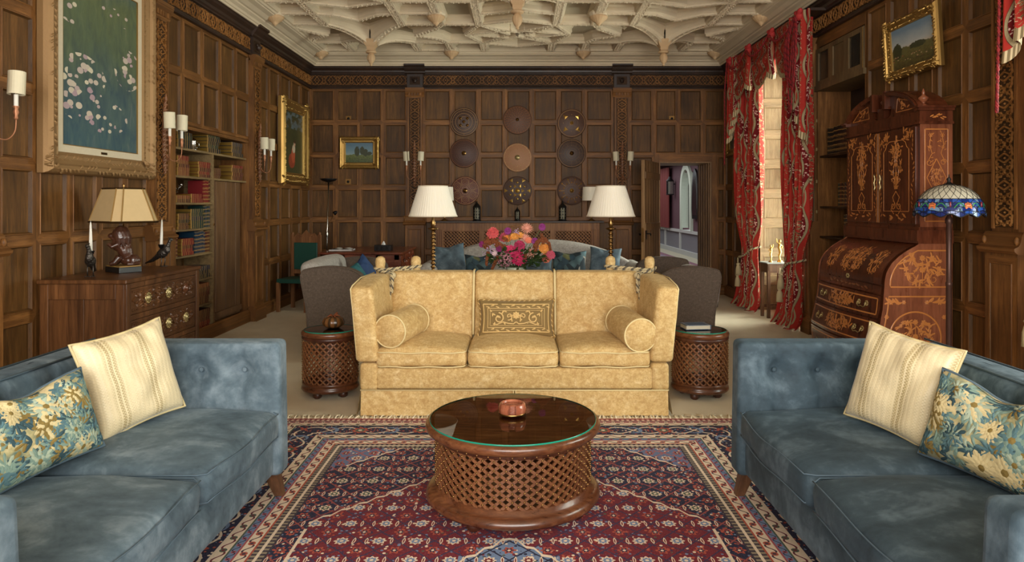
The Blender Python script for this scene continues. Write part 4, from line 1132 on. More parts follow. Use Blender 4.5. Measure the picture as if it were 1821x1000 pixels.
for k, cx in enumerate((-.665, -.01, .645)):
    def fc(p, h, k=k):
        q = p.copy(); e = (1-(q.x/h[0])**2)*(1-(q.y/h[1])**4)
        if q.z > 0: q.z += .045*e
        n = mnoise.noise(Vector((q.x*5+k*3, q.y*5, q.z*5))); q.z += n*.008; q.y += n*.006-.012*(q.y < 0)*(1-(q.x/h[0])**2); return q
    mb = MB(); mb.soft((cx, .31, .408), (.325, .30, .062), .04, 14, fc); c = mb.build('seat_cushion', 'velvet_gold', K)
    mb = MB()
    for zz in (.452, .352):
        P = [(cx-.318, .45, zz)]+[(cx-.318, .05, zz), (cx-.30, .012, zz)]+[(lerp(cx-.28, cx+.28, i/10), -.0-.012*(1-(i/5-1)**2), zz+.012*math.sin(i*1.3+k)*.3) for i in range(11)]+[(cx+.30, .012, zz), (cx+.318, .05, zz), (cx+.318, .45, zz)]
        mb.tube(P, .005, 6)
    mb.build('piping', 'piping_gold', c)
# finials
for x, y in ((-1.12, .86), (-.83, .90), (1.12, .86), (.80, .90)):
    mb = MB(); mb.lathe([(.024, -.24), (.030, -.10), (.038, .0), (.043, .055), (.038, .085), (.018, .10), (.0, .102)], (x, y, .968), 16); mb.build('finial', 'velvet_gold', K)
# twisted cord tying arms to back, with knot and tassel ends
def rope(mb, P, r, tw=26):
    """three strands twisted round the path"""
    Q = []
    for i in range(len(P)-1):
        for k in range(tw): Q.append(Vector(P[i]).lerp(Vector(P[i+1]), k/tw))
    Q.append(Vector(P[-1])); n = len(Q); s = 0
    for st in range(3):
        pts = []; s = 0
        for i in range(n):
            t = (Q[min(i+1, n-1)]-Q[max(i-1, 0)]).normalized(); a = t.orthogonal().normalized() if abs(t.z) > .95 else t.cross(Vector((0,0,1))).normalized(); b = a.cross(t)
            if i: s += (Q[i]-Q[i-1]).length
            ph = s/r*1.25+st*2*PI/3; pts.append(Q[i]+(a*math.cos(ph)+b*math.sin(ph))*r*.55)
        mb.tube(pts, r*.52, 5, m=1 if st == 0 else 0)
def catm(P, n=6):
    P = [Vector(p) for p in P]; out = []
    for i in range(len(P)-1):
        p0, p1, p2, p3 = P[max(i-1, 0)], P[i], P[i+1], P[min(i+2, len(P)-1)]
        for k in range(n):
            t = k/n; out.append(.5*((2*p1)+(-p0+p2)*t+(2*p0-5*p1+4*p2-p3)*t*t+(-p0+3*p1-3*p2+p3)*t**3))
    out.append(P[-1]); return out
for sx in (-1, 1):
    xi = -.83 if sx < 0 else .80
    mb = MB()
    rope(mb, catm([(sx*1.17, .86, .975), (sx*1.12, .81, .962), (sx*.98, .78, .975), (xi, .84, .985), (xi-sx*.05, .90, .985)], 4), .013, 6)
    rope(mb, catm([(sx*1.16, .88, .96), (sx*1.06, .74, .95), (xi+sx*.02, .85, .965)], 4), .013, 6)
    rope(mb, catm([(sx*1.0, .70, .955), (sx*.985, .61, .935), (sx*.97, .59, .90), (sx*.975, .585, .80)], 4), .012, 6)
    rope(mb, catm([(sx*1.04, .72, .945), (sx*1.0, .64, .92), (sx*.99, .60, .86), (sx*.99, .575, .74)], 4), .011, 6)
    mb.ell((sx*.985, .66, .93), (.032, .03, .03), 0, 10, 8)
    mb.build('tie_cord', ['cord_light', 'cord_dark'], K)
# bolsters and the embroidered pillow
def bolster(label, a, b, r):
    A, B = Vector(a), Vector(b); d = B-A; L = d.length
    mb = MB(); mb.lathe([(0, 0), (r*.9, .0), (r*.985, .008), (r, .02), (r*1.01, L/2), (r, L-.02), (r*.95, L-.005), (0, L)], seg=36, fn=lambda a_, t: 1+.004*math.sin(a_*7+t*9))
    o = mb.build('bolster', 'velvet_gold'); o.matrix_world = T(*A) @ d.to_track_quat('Z', 'Y').to_matrix().to_4x4(); tag(o, label, 'bolster', 'gold bolsters')
    for z in (.006, L-.006):
        m2 = MB(); m2.tube([(r*.985*math.cos(2*PI*k/36), r*.985*math.sin(2*PI*k/36), z) for k in range(36)], .006, 6, closed=True); m2.build('piping', 'piping_gold', o)
bolster('gold round bolster cushion at the left arm of the gold sofa', (-.905, 4.86, .60), (-.80, 5.36, .605), .117)
bolster('gold round bolster cushion at the right arm of the gold sofa', (.872, 4.84, .575), (.80, 5.32, .60), .119)
P = pillow('embroidered_pillow', 'rectangular pillow with scrolling gold embroidery in the middle of the gold sofa', 'pillow', 'lumbar_ground', .60, .29, .055, place((-.01, 5.335, .615), 0, .22), None, 4)
mb = MB()
def mpp(u, v, h):
    a, b = u/.30, v/.145; th = .055*(max(0, (1-a**4)*(1-b**4)))**.5*(1-.1*abs(a)-.1*abs(b)); return (u*(1-.085*(1-b*b)*abs(a)**3), v*(1-.085*(1-a*a)*abs(b)**3), th+h+.0035)
for (w_, h_, t_) in ((.262, .108, .010), (.225, .074, .006), (.205, .058, .004)):
    Q = [(lerp(-w_, w_, i/20), h_) for i in range(21)]+[(w_, lerp(h_, -h_, i/8)) for i in range(1, 9)]+[(lerp(w_, -w_, i/20), -h_) for i in range(1, 21)]+[(-w_, lerp(-h_, h_, i/8)) for i in range(1, 9)]
    ribbon(mb, Q, t_, mpp, .001, .004)
for s in (-1, 1):
    ribbon(mb, spiral(s*.135, -.002, .042, PI*.5, 1.25, 22, s), .011, mpp, .001, .006)
    ribbon(mb, spiral(s*.055, .012, .03, PI*1.4, 1.0, 16, -s), .009, mpp, .001, .006)
    ribbon(mb, [(s*.18, -.045), (s*.15, -.05), (s*.10, -.03), (s*.06, -.042), (s*.02, -.045), (0, -.03)], .009, mpp, .001, .005)
    for (x, y, a) in ((.135, -.002, 1), (.16, .02, .5), (.11, .03, 2), (.10, -.03, 4), (.165, -.03, 5), (.055, .012, 3), (.03, -.03, 1.3), (.07, .045, .3), (.19, .045, .8), (.185, .01, 1.6)):
        leaf(mb, s*x, y, .028, .016, a if s > 0 else PI-a, mpp, .001, .006)
    for k in range(13):
        x = -.24+k*.04; leaf(mb, x, s*.091, .034, .014, .35 if k % 2 else -.35, mpp, .001, .005)
flower(mb, 0, .02, .03, mpp, .002, .006, 0, 8)
mb.build('embroidery', 'lumbar_thread', P)
mb = MB(); _, ed = pillow_mb(.60, .29, .055, 4); rope(mb, [tuple(p) for p in ed]+[tuple(ed[0])], .008, 3); mb.build('cord_edging', ['braid_gold', 'lumbar_thread'], P)
# ------------------------------------------------------------------ things on and along the left wall
def sculpt(name, parts, mat, parent, vox=.006, smooth=2, disp=0, dsc=60):
    """organic form: overlapping ellipsoids and tubes fused into one skin"""
    mb = MB()
    for p in parts:
        if p[0] == 'e': mb.ell(p[1], p[2], 0, 14, 10, p[3] if len(p) > 3 else None)
        else: mb.tube(p[1], p[2], 10)
    o = mb.build(name, mat, parent)
    r = o.modifiers.new('fuse', 'REMESH'); r.mode = 'VOXEL'; r.voxel_size = vox; r.use_smooth_shade = True
    s = o.modifiers.new('smooth', 'SMOOTH'); s.iterations = smooth; s.factor = .5
    if disp:
        t = bpy.data.textures.new(name, 'VORONOI'); t.noise_scale = 1./dsc
        d = o.modifiers.new('relief', 'DISPLACE'); d.texture = t; d.strength = disp; d.mid_level = .5; d.texture_coords = 'LOCAL'
    return o
# chest of drawers
CH = thing('chest_of_drawers', 'dark oak chest of carved drawers against the left wall', 'chest of drawers', (-3.06, 5.42, 0))
x0, x1, y0, y1, zt = -.305, .29, -.59, .51, .97
mb = MB(); mb.box(x0-.01, x1+.03, y0-.02, y1+.02, zt-.03, zt); mb.build('top', 'oak_chest', CH, bevel=.008)
mb = MB(); mb.box(x0+.002, x1-.002, y0+.022, y1, .062, zt-.031)
for x in (x0, x1-.06): mb.box(x, x+.06, y0, y0+.031, .001, zt-.033)
mb.box(x0+.06, x1-.06, y0+.002, y0+.03, zt-.14, zt-.031); mb.box(x0+.06, x1-.06, y0+.002, y0+.03, .06, .14); mb.box(-.01, .0, y0+.012, y0+.022, .1, .9)
for z in (.17, .44, .69, .92): mb.box(x1, x1+.018, y0, y1, z-.018, z+.018)
for y in (y0+.001, y1-.05): mb.box(x1-.001, x1+.020, y, y+.05, 0, zt-.032)
mb.build('carcase', 'oak_chest', CH, bevel=.003)
rl = random.Random(8)
for k, (za, zb) in enumerate(((.715, .895), (.465, .665), (.195, .415))):
    mb = MB(); mb.box(x1-.1, x1+.008, y0+.055, y1-.055, za, zb, 0)
    mp = lambda u, v, h: (x1+.008+h, u, v)
    zc = (za+zb)/2
    ya, yb = y0+.085, y1-.085
    ribbon(mb, [(ya, za+.018), (yb, za+.018)], .006, mp, 0, .006, 1); ribbon(mb, [(ya, zb-.018), (yb, zb-.018)], .006, mp, 0, .006, 1)
    y = ya
    while y < yb:
        for z in (za+.028, zb-.028): mb.box(x1+.006, x1+.014, y, y+.014, z-.003, z+.003, 1)
        y += .026
    n = 8; P = [(lerp(ya, yb, i/48), zc+.030*math.sin(i/48*n*PI)) for i in range(49)]; ribbon(mb, P, .009, mp, 0, .012, 1)
    for i in range(130):
        y = rl.uniform(ya+.02, yb-.02); z = zc+rl.uniform(-.052, .052); leaf(mb, y, z, .034, .018, rl.uniform(0, 6.28), mp, 0, .013, 1)
    for i in range(n):
        y = lerp(ya, yb, (i+.5)/n); flower(mb, y, zc-(.022 if i % 2 == 0 else -.022), .022, mp, .004, .014, 1, 7)
    d = mb.build('drawer', ['oak_chest', 'oak_chest'], CH)
    for j, y in enumerate((-.30, .0, .28)):
        m2 = MB(); m2.M = T(x1+.012, y, zc) @ Ry(PI/2)
        brassy = not (k == 0 and j == 2)
        m2.lathe([(.0, .0), (.042, .0), (.044, .005), (.036, .009), (.030, .008), (.026, .014), (.012, .02), (.0, .022)], seg=20)
        if brassy:
            for q in range(10): m2.ell((.036*math.cos(q*PI/5), .036*math.sin(q*PI/5), .009), (.006, .006, .005), 0, 6, 4)
        h_ = m2.build('knob', 'brass_pale' if brassy else 'rosewood', d)
        if not brassy: h_['label'] = 'plain wooden knob'
# painting with swept frame. generic abstract in place of the known work
def frame_mb(w_, h_, fw, dep, rng, bumps=.008, per=.03, orn=True):
    """frame lying in XY, front +z, outer size w x h; swept profile with ornament"""
    mb = MB(); prof = [(0, 0), (0, dep*.45), (fw*.06, dep*.75), (fw*.2, dep), (fw*.36, dep*.92), (fw*.45, dep*.70), (fw*.68, dep*.52), (fw*.84, dep*.5), (fw*.9, dep*.55), (fw, dep*.42), (fw, 0)]
    W, H = w_/2, h_/2; n = len(prof)
    ring = []
    for (a, z) in prof: ring.append([(-W+a, -H+a, z), (W-a, -H+a, z), (W-a, H-a, z), (-W+a, H-a, z)])
    for i in range(n-1):
        for k in range(4):
            k2 = (k+1) % 4; mb.add([ring[i][k], ring[i][k2], ring[i+1][k2], ring[i+1][k]], [(0, 1, 2, 3)], 0, False)
    if orn:
        mp = lambda u, v, h: (u, v, h)
        for (off, zz, sz) in ((fw*.27, dep*.97, fw*.20), (fw*.70, dep*.53, fw*.17)):
            for (A, B) in (((-W+off, -H+off), (W-off, -H+off)), ((W-off, -H+off), (W-off, H-off)), ((W-off, H-off), (-W+off, H-off)), ((-W+off, H-off), (-W+off, -H+off))):
                L = math.hypot(B[0]-A[0], B[1]-A[1]); m = max(4, int(L/per)); an = math.atan2(B[1]-A[1], B[0]-A[0])
                for k in range(m):
                    t = (k+.5)/m; leaf(mb, lerp(A[0], B[0], t), lerp(A[1], B[1], t), per*1.1, sz*.8, an+rng.choice((-.7, .7))+rng.uniform(-.2, .2), lambda u, v, h, zz=zz: (u, v, zz+h-.002), 0, bumps)
        for sx in (-1, 1):
            for sy in (-1, 1):
                for k in range(9):
                    leaf(mb, sx*(W-fw*.45)+rng.uniform(-.3, .3)*fw, sy*(H-fw*.45)+rng.uniform(-.3, .3)*fw, fw*.5, fw*.22, rng.uniform(0, 6.28), lambda u, v, h: (u, v, dep*.7+h), 0, dep*.35)
    return mb
def picture(name, label, w_, h_, fw, dep, Mx, fmat, cmat, mat_w=0, per=.03, bumps=.008):
    o = frame_mb(w_, h_, fw, dep, random.Random(hash(label) % 1000 if False else len(label)), bumps, per).build('frame', fmat)
    r = thing(name, label, 'painting'); r.matrix_world = Mx; o.parent = r
    iw, ih = w_/2-fw+.005, h_/2-fw+.005
    if mat_w:
        mb = MB(); q = mat_w
        for (a, b, c, d) in ((-iw, iw, -ih, -ih+q), (-iw, iw, ih-q, ih), (-iw, -iw+q, -ih+q, ih-q), (iw-q, iw, -ih+q, ih-q)): mb.box(a, b, c, d, dep*.1, dep*.42)
        mb.build('linen_slip', 'linen_mat', r); iw -= q*.98; ih -= q*.98
        mb = MB(); q = .008
        for (a, b, c, d) in ((-iw, iw, -ih, -ih+q), (-iw, iw, ih-q, ih), (-iw, -iw+q, -ih+q, ih-q), (iw-q, iw, -ih+q, ih-q)): mb.box(a, b, c, d, dep*.1, dep*.40)
        mb.build('gilt_fillet', 'gilt', r)
        mb = MB(); mb.cbox((.0, -ih-mat_w*.5, dep*.43), (.085, .02, .004)); mb.build('name_plate', 'bronze', r, bevel=.002)
    mb = MB(); mb.add([(-iw, -ih, dep*.3), (iw, -ih, dep*.3), (iw, ih, dep*.3), (-iw, ih, dep*.3)], [(0, 1, 2, 3)], uvs=[(0, 0), (1, 0), (1, 1), (0, 1)]); mb.box(-iw, iw, -ih, ih, .0, dep*.28); mb.build('canvas', cmat, r)
    return r
def paint_garden():
    g = G('paint_abstract'); u, v_, _ = g.sep(g.tc('UV')); co = g.vec(u, v_*1.25, 0.)
    n = g.noise(g.scl(co, (9, 3, 1)), 1., 5, .65, 1.5); m = g.noise(co, 2.2, 3)
    base = g.ramp(v_*.75+m*.35, [(.15, S(44,78,94)), (.42, S(58,80,86)), (.62, S(80,92,62)), (.85, S(92,100,58)), (1., S(62,84,92))])
    c = g.mix(n*.55, base, g.ramp(g.noise(g.scl(co, (14, 5, 1)), 1., 4, .6, 1.), [(.35, S(34,62,76)), (.6, S(96,116,92)), (.75, S(140,140,124))]))
    for (cx, cy, rx, ry, th) in ((.24, .34, .34, .20, .50), (.86, .53, .20, .13, .50), (.12, .76, .18, .07, .42), (.55, .20, .3, .10, .34), (.75, .84, .3, .05, .28)):
        q = ((u-cx)/rx).pow(2)+((v_-cy)/ry).pow(2); vv = g.scl(co, (13, 21, 1)); d = g.vor(vv, 1., 'F1', 0); k = g.sep(g.vor(vv, 1., 'F1', 1))
        c = g.mix((d < th)*(q < 1.)*(k[0] > .2), c, g.mix(k[1], S(206,196,170), S(168,140,150)))
    g.out(c, .55); g.bump(n, .4, .004)
paint_garden()
def paint_landscape(name, hor, sky, low, trees, blobs=0.):
    g = G(name); u, v_, _ = g.sep(g.tc('UV')); co = g.vec(u, v_, 0.)
    n = g.noise(co, 5, 5, .6); n2 = g.noise(co, 16, 4, .6)
    s = g.ramp(v_+n*.2, sky)
    lo = g.ramp(n2*.7+v_*.6, low)
    h = v_ < (hor+(g.noise(g.vec(u, 0., 0.), 5, 4)-.5)*.25)
    c = g.mix(h, s, lo)
    for (cx, cy, rx, ry) in trees:
        q = (((u-cx)/rx).pow(2)+((v_-cy)/ry).pow(2)) < (n2*1.7)
        c = g.mix(q, c, g.mix(g.noise(co, 26, 3), S(26,34,20), S(64,70,34)))
    if blobs:
        d = g.vor(g.scl(co, (18, 26, 1)), 1., 'F1', 0); k = g.sep(g.vor(g.scl(co, (18, 26, 1)), 1., 'F1', 1)); c = g.mix((d < .35)*(v_ < .34)*(v_ > .16)*(k[0] > .5), c, g.mix(k[1], S(196,176,140), S(150,66,40)))
    g.out(c, .35, coat=.4)
paint_landscape('paint_trees', .40, [(.3, S(150,164,160)), (.7, S(104,134,146)), (1., S(82,112,130))], [(.3, S(46,58,26)), (.6, S(96,106,50)), (.9, S(134,132,80))], [(.42, .56, .10, .26), (.60, .60, .09, .22), (.72, .50, .10, .20), (.85, .46, .12, .10)])
paint_landscape('paint_hills', .48, [(.4, S(214,178,124)), (.65, S(178,184,184)), (1., S(104,132,156))], [(.3, S(66,54,26)), (.6, S(104,98,48)), (.85, S(70,86,80))], [(.14, .45, .12, .2), (.62, .46, .2, .08)], 1.)
paint_landscape('paint_sea', .4, [(.3, S(200,196,182)), (1., S(150,160,166))], [(.3, S(56,50,36)), (.8, S(110,104,80))], [(.2, .3, .2, .2)])
def paint_portrait():
    g = G('paint_portrait'); u, v_, _ = g.sep(g.tc('UV')); co = g.vec(u, v_*1.6, 0.); n = g.noise(co, 6, 5, .6); n2 = g.noise(co, 20, 4)
    c = g.mix(n*1.2, S(20,26,16), S(60,74,40)); c = g.mix((v_ > .72)*(n > .5), c, S(84,104,110))
    def ell_(cx, cy, rx, ry): return ((((u-cx)/rx).pow(2)+((v_-cy)/ry).pow(2)) < (n2*.5+.75))
    c = g.mix(ell_(.40, .20, .17, .12), c, S(150,60,36)); c = g.mix(ell_(.47, .30, .10, .13), c, S(186,84,52)); c = g.mix(ell_(.5, .40, .08, .07), c, S(206,188,164))
    c = g.mix(ell_(.54, .49, .05, .05), c, S(206,160,130)); c = g.mix(ell_(.55, .52, .055, .028), c, S(60,36,24)); g.out(c, .35, coat=.4)
paint_portrait()
ML = T(XL, 0, 0) @ Matrix(((0,0,1,0),(1,0,0,0),(0,1,0,0),(0,0,0,1)))     # picture frame axes onto the left wall
def onL(y, z, n=.0): return T(XL+n, y, z) @ Matrix(((0,0,1,0),(1,0,0,0),(0,1,0,0),(0,0,0,1)))
def onR(y, z, n=.0, tilt=0): return T(XR-n, y, z) @ Matrix(((0,0,-1,0),(-1,0,0,0),(0,1,0,0),(0,0,0,1))) @ Rx(tilt)
def onB(x, z, n=.0): return T(x, YB-n, z) @ Rx(PI/2)
picture('framed_painting', 'tall blue-green painting with pale blotches in a carved frame above the chest', 1.46, 1.80, .165, .10, onL(5.64, 2.63, .01), 'gilt_old', 'paint_abstract', .06, .045, .012)
picture('framed_painting', 'gilt framed portrait of a figure in red drapery on the left wall near the corner', 1.20, 1.26, .17, .10, onL(10.45, 2.44, .015), 'gilt', 'paint_portrait', 0, .03, .01)
picture('framed_painting', 'small gilt framed landscape with trees on the back wall', .66, .535, .105, .05, onB(-2.62, 2.36, .012), 'gilt', 'paint_trees', 0, .022, .006)
picture('framed_painting', 'gilt framed landscape with cattle on the right wall above the secretary desk', .80, .53, .085, .06, onR(5.93, 2.89, .03, .06), 'gilt', 'paint_hills', 0, .03, .016)
picture('framed_painting', 'gilt framed picture on the right wall, half hidden behind the far red curtain', .74, .68, .10, .05, onR(10.82, 2.63, .012), 'gilt', 'paint_sea', 0, .03, .008)

# lion lamp
LP = thing('table_lamp', 'lion-figure table lamp with gold-edged tan shade on the carved chest', 'lamp', (-3.10, 5.40, .97), -.62)
mb = MB(); mb.box(-.115, .115, -.085, .085, 0, .045); pl_ = mb.build('plinth', 'black_paint', LP, bevel=.003)
mb = MB(); mb.box(-.11, .11, -.08, .08, .045, .053); mb.build('gilt_edge', 'braid_gold', pl_)
E = lambda c, r, R=None: ('e', c, r, R)
lion = [E((.05, 0, .09), (.075, .055, .045)), E((.075, .03, .09), (.035, .03, .045)), E((.075, -.03, .09), (.035, .03, .045)), E((.01, 0, .17), (.055, .055, .085), Ry(-.35)), E((-.03, 0, .22), (.055, .055, .06)),
        E((-.035, 0, .30), (.045, .052, .05)), E((-.0, 0, .29), (.045, .055, .07)), E((-.08, 0, .285), (.03, .026, .022)), E((-.07, 0, .265), (.022, .02, .014)), E((-.045, .025, .335), (.012, .012, .012)), E((-.045, -.025, .335), (.012, .012, .012)),
        E((-.02, 0, .345), (.03, .045, .02)), ('t', [(-.03, .045, .22), (-.065, .055, .19), (-.085, .05, .215)], [.02, .016, .016]), ('t', [(-.03, -.045, .22), (-.07, -.055, .20), (-.095, -.045, .225)], [.02, .016, .017]),
        ('t', [(-.02, .04, .12), (-.055, .05, .075), (-.085, .05, .067)], [.03, .022, .018]), ('t', [(-.02, -.04, .12), (-.055, -.05, .075), (-.085, -.05, .067)], [.03, .022, .018]),
        ('t', [(.1, 0, .075), (.115, -.04, .07), (.08, -.075, .066), (.04, -.07, .066)], [.012, .01, .009, .014])]
for k in range(22):
    a = -2.1+4.2*k/21; ca, sa = math.cos(a), math.sin(a); w_ = .004*(-1)**k
    lion.append(('t', [(-.03+.022*ca, .03*sa, .345+w_), (-.02+.052*ca, .056*sa, .315-w_), (-.012+.060*ca, .062*sa, .27+w_), (-.012+.058*ca, .058*sa, .225-.02*(k % 3))], [.008, .011, .010, .004]))
LF = sculpt('lion_figure', lion, 'lion_wood', LP, .004, 1); LF.rotation_euler = (0, 0, .95)
mb = MB(); mb.tube([(0, 0, .30), (0, 0, .66)], .006, 8); mb.lathe([(.0, .695), (.009, .69), (.011, .68), (.006, .668), (.012, .66), (.012, .655)], seg=12); mb.build('stem', 'brass', LP)
# cut-corner shade
def cut(a, b, c): return [(-a+c, -b), (a-c, -b), (a, -b+c), (a, b-c), (a-c, b), (-a+c, b), (-a, b-c), (-a, -b+c)]
lo_, hi = cut(.235, .175, .052), cut(.155, .105, .036); z0, z1 = .395, .655
mb = MB()
for k in range(8):
    k2 = (k+1) % 8; mb.add([(*lo_[k], z0), (*lo_[k2], z0), (*hi[k2], z1), (*hi[k], z1)], [(0, 1, 2, 3)])
sh = mb.build('lamp_shade', 'tan_silk', LP); so = sh.modifiers.new('t', 'SOLIDIFY'); so.thickness = .003
for k in range(8): mb = MB(); mb.tube([(*lo_[k], z0), (*hi[k], z1)], .006, 4, smooth=False); mb.build('braid', 'braid_gold', sh)
mb = MB(); mb.tube([(*p, z0) for p in lo_], .009, 6, closed=True, smooth=False); mb.build('lower_edging', 'bronze', sh); mb = MB(); mb.tube([(*p, z1) for p in hi], .007, 6, closed=True, smooth=False); mb.build('upper_edging', 'bronze', sh)
# pheasant candlesticks
def pheasant(label, loc, rz, look):
    t = thing('pheasant_candlestick', label, 'candlestick', loc, rz)
    P = [E((0, 0, .115), (.062, .036, .040), Ry(-.45)), E((.045, 0, .15), (.032, .026, .04), Ry(-.2)), ('t', [(.05, 0, .16), (.07, 0, .20), (.078, look*.004, .225)], [.022, .014, .014]), E((.083, look*.008, .232), (.018, .014, .014)),
         ('t', [(.095, look*.01, .232), (.112, look*.016, .226)], [.006, .002]), ('t', [(.072, 0, .245), (.06, 0, .255)], [.006, .003]), ('t', [(-.04, 0, .095), (-.12, 0, .05), (-.20, 0, .022)], [.024, .014, .004]), ('t', [(-.04, .012, .09), (-.11, .012, .05), (-.16, .014, .03)], [.014, .010, .004])]
    b = sculpt('body', P, 'pewter', t, .004, 1, .006, 90)
    mb = MB()
    for s in (-1, 1):
        mb.tube([(.005, s*.018, .085), (.008, s*.018, .045), (.0, s*.018, .008)], .004, 6)
        for a in (-.5, 0, .5): mb.tube([(.0, s*.018, .006), (.03*math.cos(a), s*.018+.03*math.sin(a), .004)], .0032, 5)
        mb.tube([(.0, s*.018, .006), (-.018, s*.018, .004)], .003, 5)
    mb.build('legs', 'pewter', t)
    mb = MB(); mb.lathe([(.006, .12), (.008, .155), (.018, .165), (.024, .185), (.026, .19), (.016, .19), (.014, .175)], (-.015, 0, 0), 14); mb.build('socket', 'iron_black', t)
    c = MB(); c.lathe([(.0125, 0), (.011, .10), (.007, .20), (.004, .22), (.0, .225)], seg=12)
    cd = c.build('taper_candle', 'candle_wax'); cd.matrix_world = T(*loc) @ Rz(rz) @ T(-.015, 0, .178) @ Ry(.03); 
    wk = MB(); wk.tube([(0, 0, .222), (0, 0, .234)], .0012, 5); wk.build('wick', 'white_paper', cd)
    return cd
c = pheasant('silvered pheasant candlestick at the front left corner of the carved chest', (-3.13, 5.03, .97), -1.15, -1)
tag(c, 'white taper candle in the pheasant candlestick left of the lion lamp', 'candle', 'taper candles')
c = pheasant('silvered pheasant candlestick to the right of the lion lamp, facing right', (-3.03, 5.86, .97), -.35, 1)
tag(c, 'white taper candle in the pheasant candlestick right of the lion lamp', 'candle', 'taper candles')

# sconces on the pilasters
def make_sconce():
    t = thing('wall_sconce', '', 'sconce')          # wall plane y = 0, room towards -y
    rs = random.Random(2); P = [E((0, -.014, .0), (.024, .02, .36))]
    for k in range(30):
        z = -.34+k*.024; w_ = .035*(1-abs(z)/.42)+.008; s = 1 if k % 2 else -1
        P.append(('t', [(0, -.02, z), (s*w_*.7, -.035, z+.01), (s*w_*1.2, -.022, z-.02+rs.uniform(-.01, .01))], [.012, .010, .004]))
    P.append(E((0, -.03, .37), (.012, .012, .05)))
    sculpt('carved_drop', P, 'sconce_wood', t, .005, 1)
    for s in (-1, 1):
        mb = MB(); X = s*.115; Y = -.125
        mb.tube(catm([(0, -.03, -.16), (s*.03, -.06, -.21), (s*.075, -.095, -.22), (s*.108, -.12, -.17), (X, Y, -.09), (X, Y, .0)], 5), .0045, 6)
        mb.lathe([(.004, -.09), (.014, -.08), (.010, -.06), (.018, -.04), (.012, -.02), (.02, -.006), (.02, .0)], (X, Y, .0), 12)
        a = mb.build('arm', 'copper_dull', t)
        mb = MB(); mb.lathe([(.013, 0), (.013, .075)], (X, Y, 0), 12); mb.build('candle_tube', 'candle_wax', a)
        mb = MB(); mb.M = T(X, Y, .075) @ Ry(.06*s) @ Rz(s)
        v = []; f = []
        for k in range(21):
            an = .25+(2*PI-.5)*k/20
            for (r_, z) in ((.050, 0), (.050, .15), (.0485, .15), (.0485, 0)): v.append((r_*math.cos(an), r_*math.sin(an), z))
        for k in range(20):
            for q in range(4): f.append((k*4+q, k*4+(q+1) % 4, (k+1)*4+(q+1) % 4, (k+1)*4+q))
        mb.add(v, f, 0, False); mb.tube([(0, 0, 0), (.0, .0, .06), (.03, .03, .1), (.048, 0, .12)], .0015, 4); mb.build('card_shade', 'shade_parchment', a)
    return t
SCN = make_sconce()
sc_pos = [((XL+.07, 6.54, 2.14), PI/2, 'two-candle carved wall sconce between the tall painting and the bookcase'), ((XL+.07, 8.95, 2.14), PI/2, 'two-candle carved wall sconce between the bookcase and the portrait'),
          ((-1.695, YB-.07, 2.14), 0, 'two-candle carved wall sconce on the back wall, left of the round shields'), ((1.73, YB-.07, 2.14), 0, 'two-candle carved wall sconce on the back wall, beside the open door'),
          ((XL+.07, 4.34, 2.14), PI/2, 'two-candle wall sconce cut by the left edge, left of the tall painting')]
for i, (l, r_, lb_) in enumerate(sc_pos):
    if i == 0: SCN.location = l; SCN.rotation_euler = (0, 0, r_); tag(SCN, lb_, group='wall sconces')
    else: dup(SCN, l, r_, lb_)

# ------------------------------------------------------------------ bookshelves
def proto_book(col):
    # spine towards +x, length along y, thickness along z, unit box from 0
    mb = MB(); b = .07
    def bx(x0, x1, y0, y1, z0, z1, sp):
        v = [(x0,y0,z0),(x1,y0,z0),(x1,y1,z0),(x0,y1,z0),(x0,y0,z1),(x1,y0,z1),(x1,y1,z1),(x0,y1,z1)]
        F = [(0,3,2,1),(4,5,6,7),(0,1,5,4),(1,2,6,5),(2,3,7,6),(3,0,4,7)]
        mb.add(v, F, 0, False, fuv=[[(v[i][1], 1. if sp else 0.) for i in f] for f in F])
    bx(0, 1, 0, 1, 0, b, False); bx(0, 1, 0, 1, 1-b, 1, False)
    n = 6
    for i in range(n): bx(.95, 1.0+.012, i/n+.018, (i+1)/n-.018, .0, 1., True)
    for i in range(n+1): bx(.95, 1.03, max(0, i/n-.018), min(1, i/n+.018), 0., 1., True)
    o = mb.build('book', 'spine_'+col); pg = MB(); pg.box(.03, .96, .015, .985, b, 1-b); pg.build('pages', 'page_gilt', o)
    return o
BP = {}
def add_book(col, M_, label, group):
    if col not in BP: o = BP[col] = proto_book(col)
    else: o = copy_tree(BP[col])
    o.matrix_world = M_; tag(o, label, 'book', group); return o
ORD = ['bottom', 'second', 'third', 'fourth', 'fifth', 'sixth', 'seventh']
CN = {'black': 'black', 'red': 'red', 'maroon': 'maroon', 'tan': 'tan', 'blue': 'blue', 'navy': 'navy', 'green': 'dark green', 'brown': 'brown', 'slate': 'slate grey'}
rb = random.Random(11)
def stack(side, y0, z, cols, where, L=.29, W=.18, th=(.034, .052)):
    zz = z
    for i, c in enumerate(cols):
        t_ = rb.uniform(*th); l = L*rb.uniform(.9, 1.05); w_ = W*rb.uniform(.92, 1.05); dy = rb.uniform(0, .025)
        xs = (XL-.05-w_) if side == 'L' else None
        M_ = T(XL-.03-w_, y0+dy, zz) @ Matrix.Diagonal((w_, l, t_, 1)) if side == 'L' else T(XR+.05+w_, y0+dy+l, zz) @ Rz(PI) @ Matrix.Diagonal((w_, l, t_, 1))
        pos = 'top' if i == len(cols)-1 else ORD[i]+('' if i == 0 else ' from the bottom')
        add_book(c, M_, '%s book, %s in the %s' % (CN[c], pos.replace('the ', ''), where), 'books in the left bookcase' if side == 'L' else 'books in the right bookcase'); zz += t_+.0006
    return zz
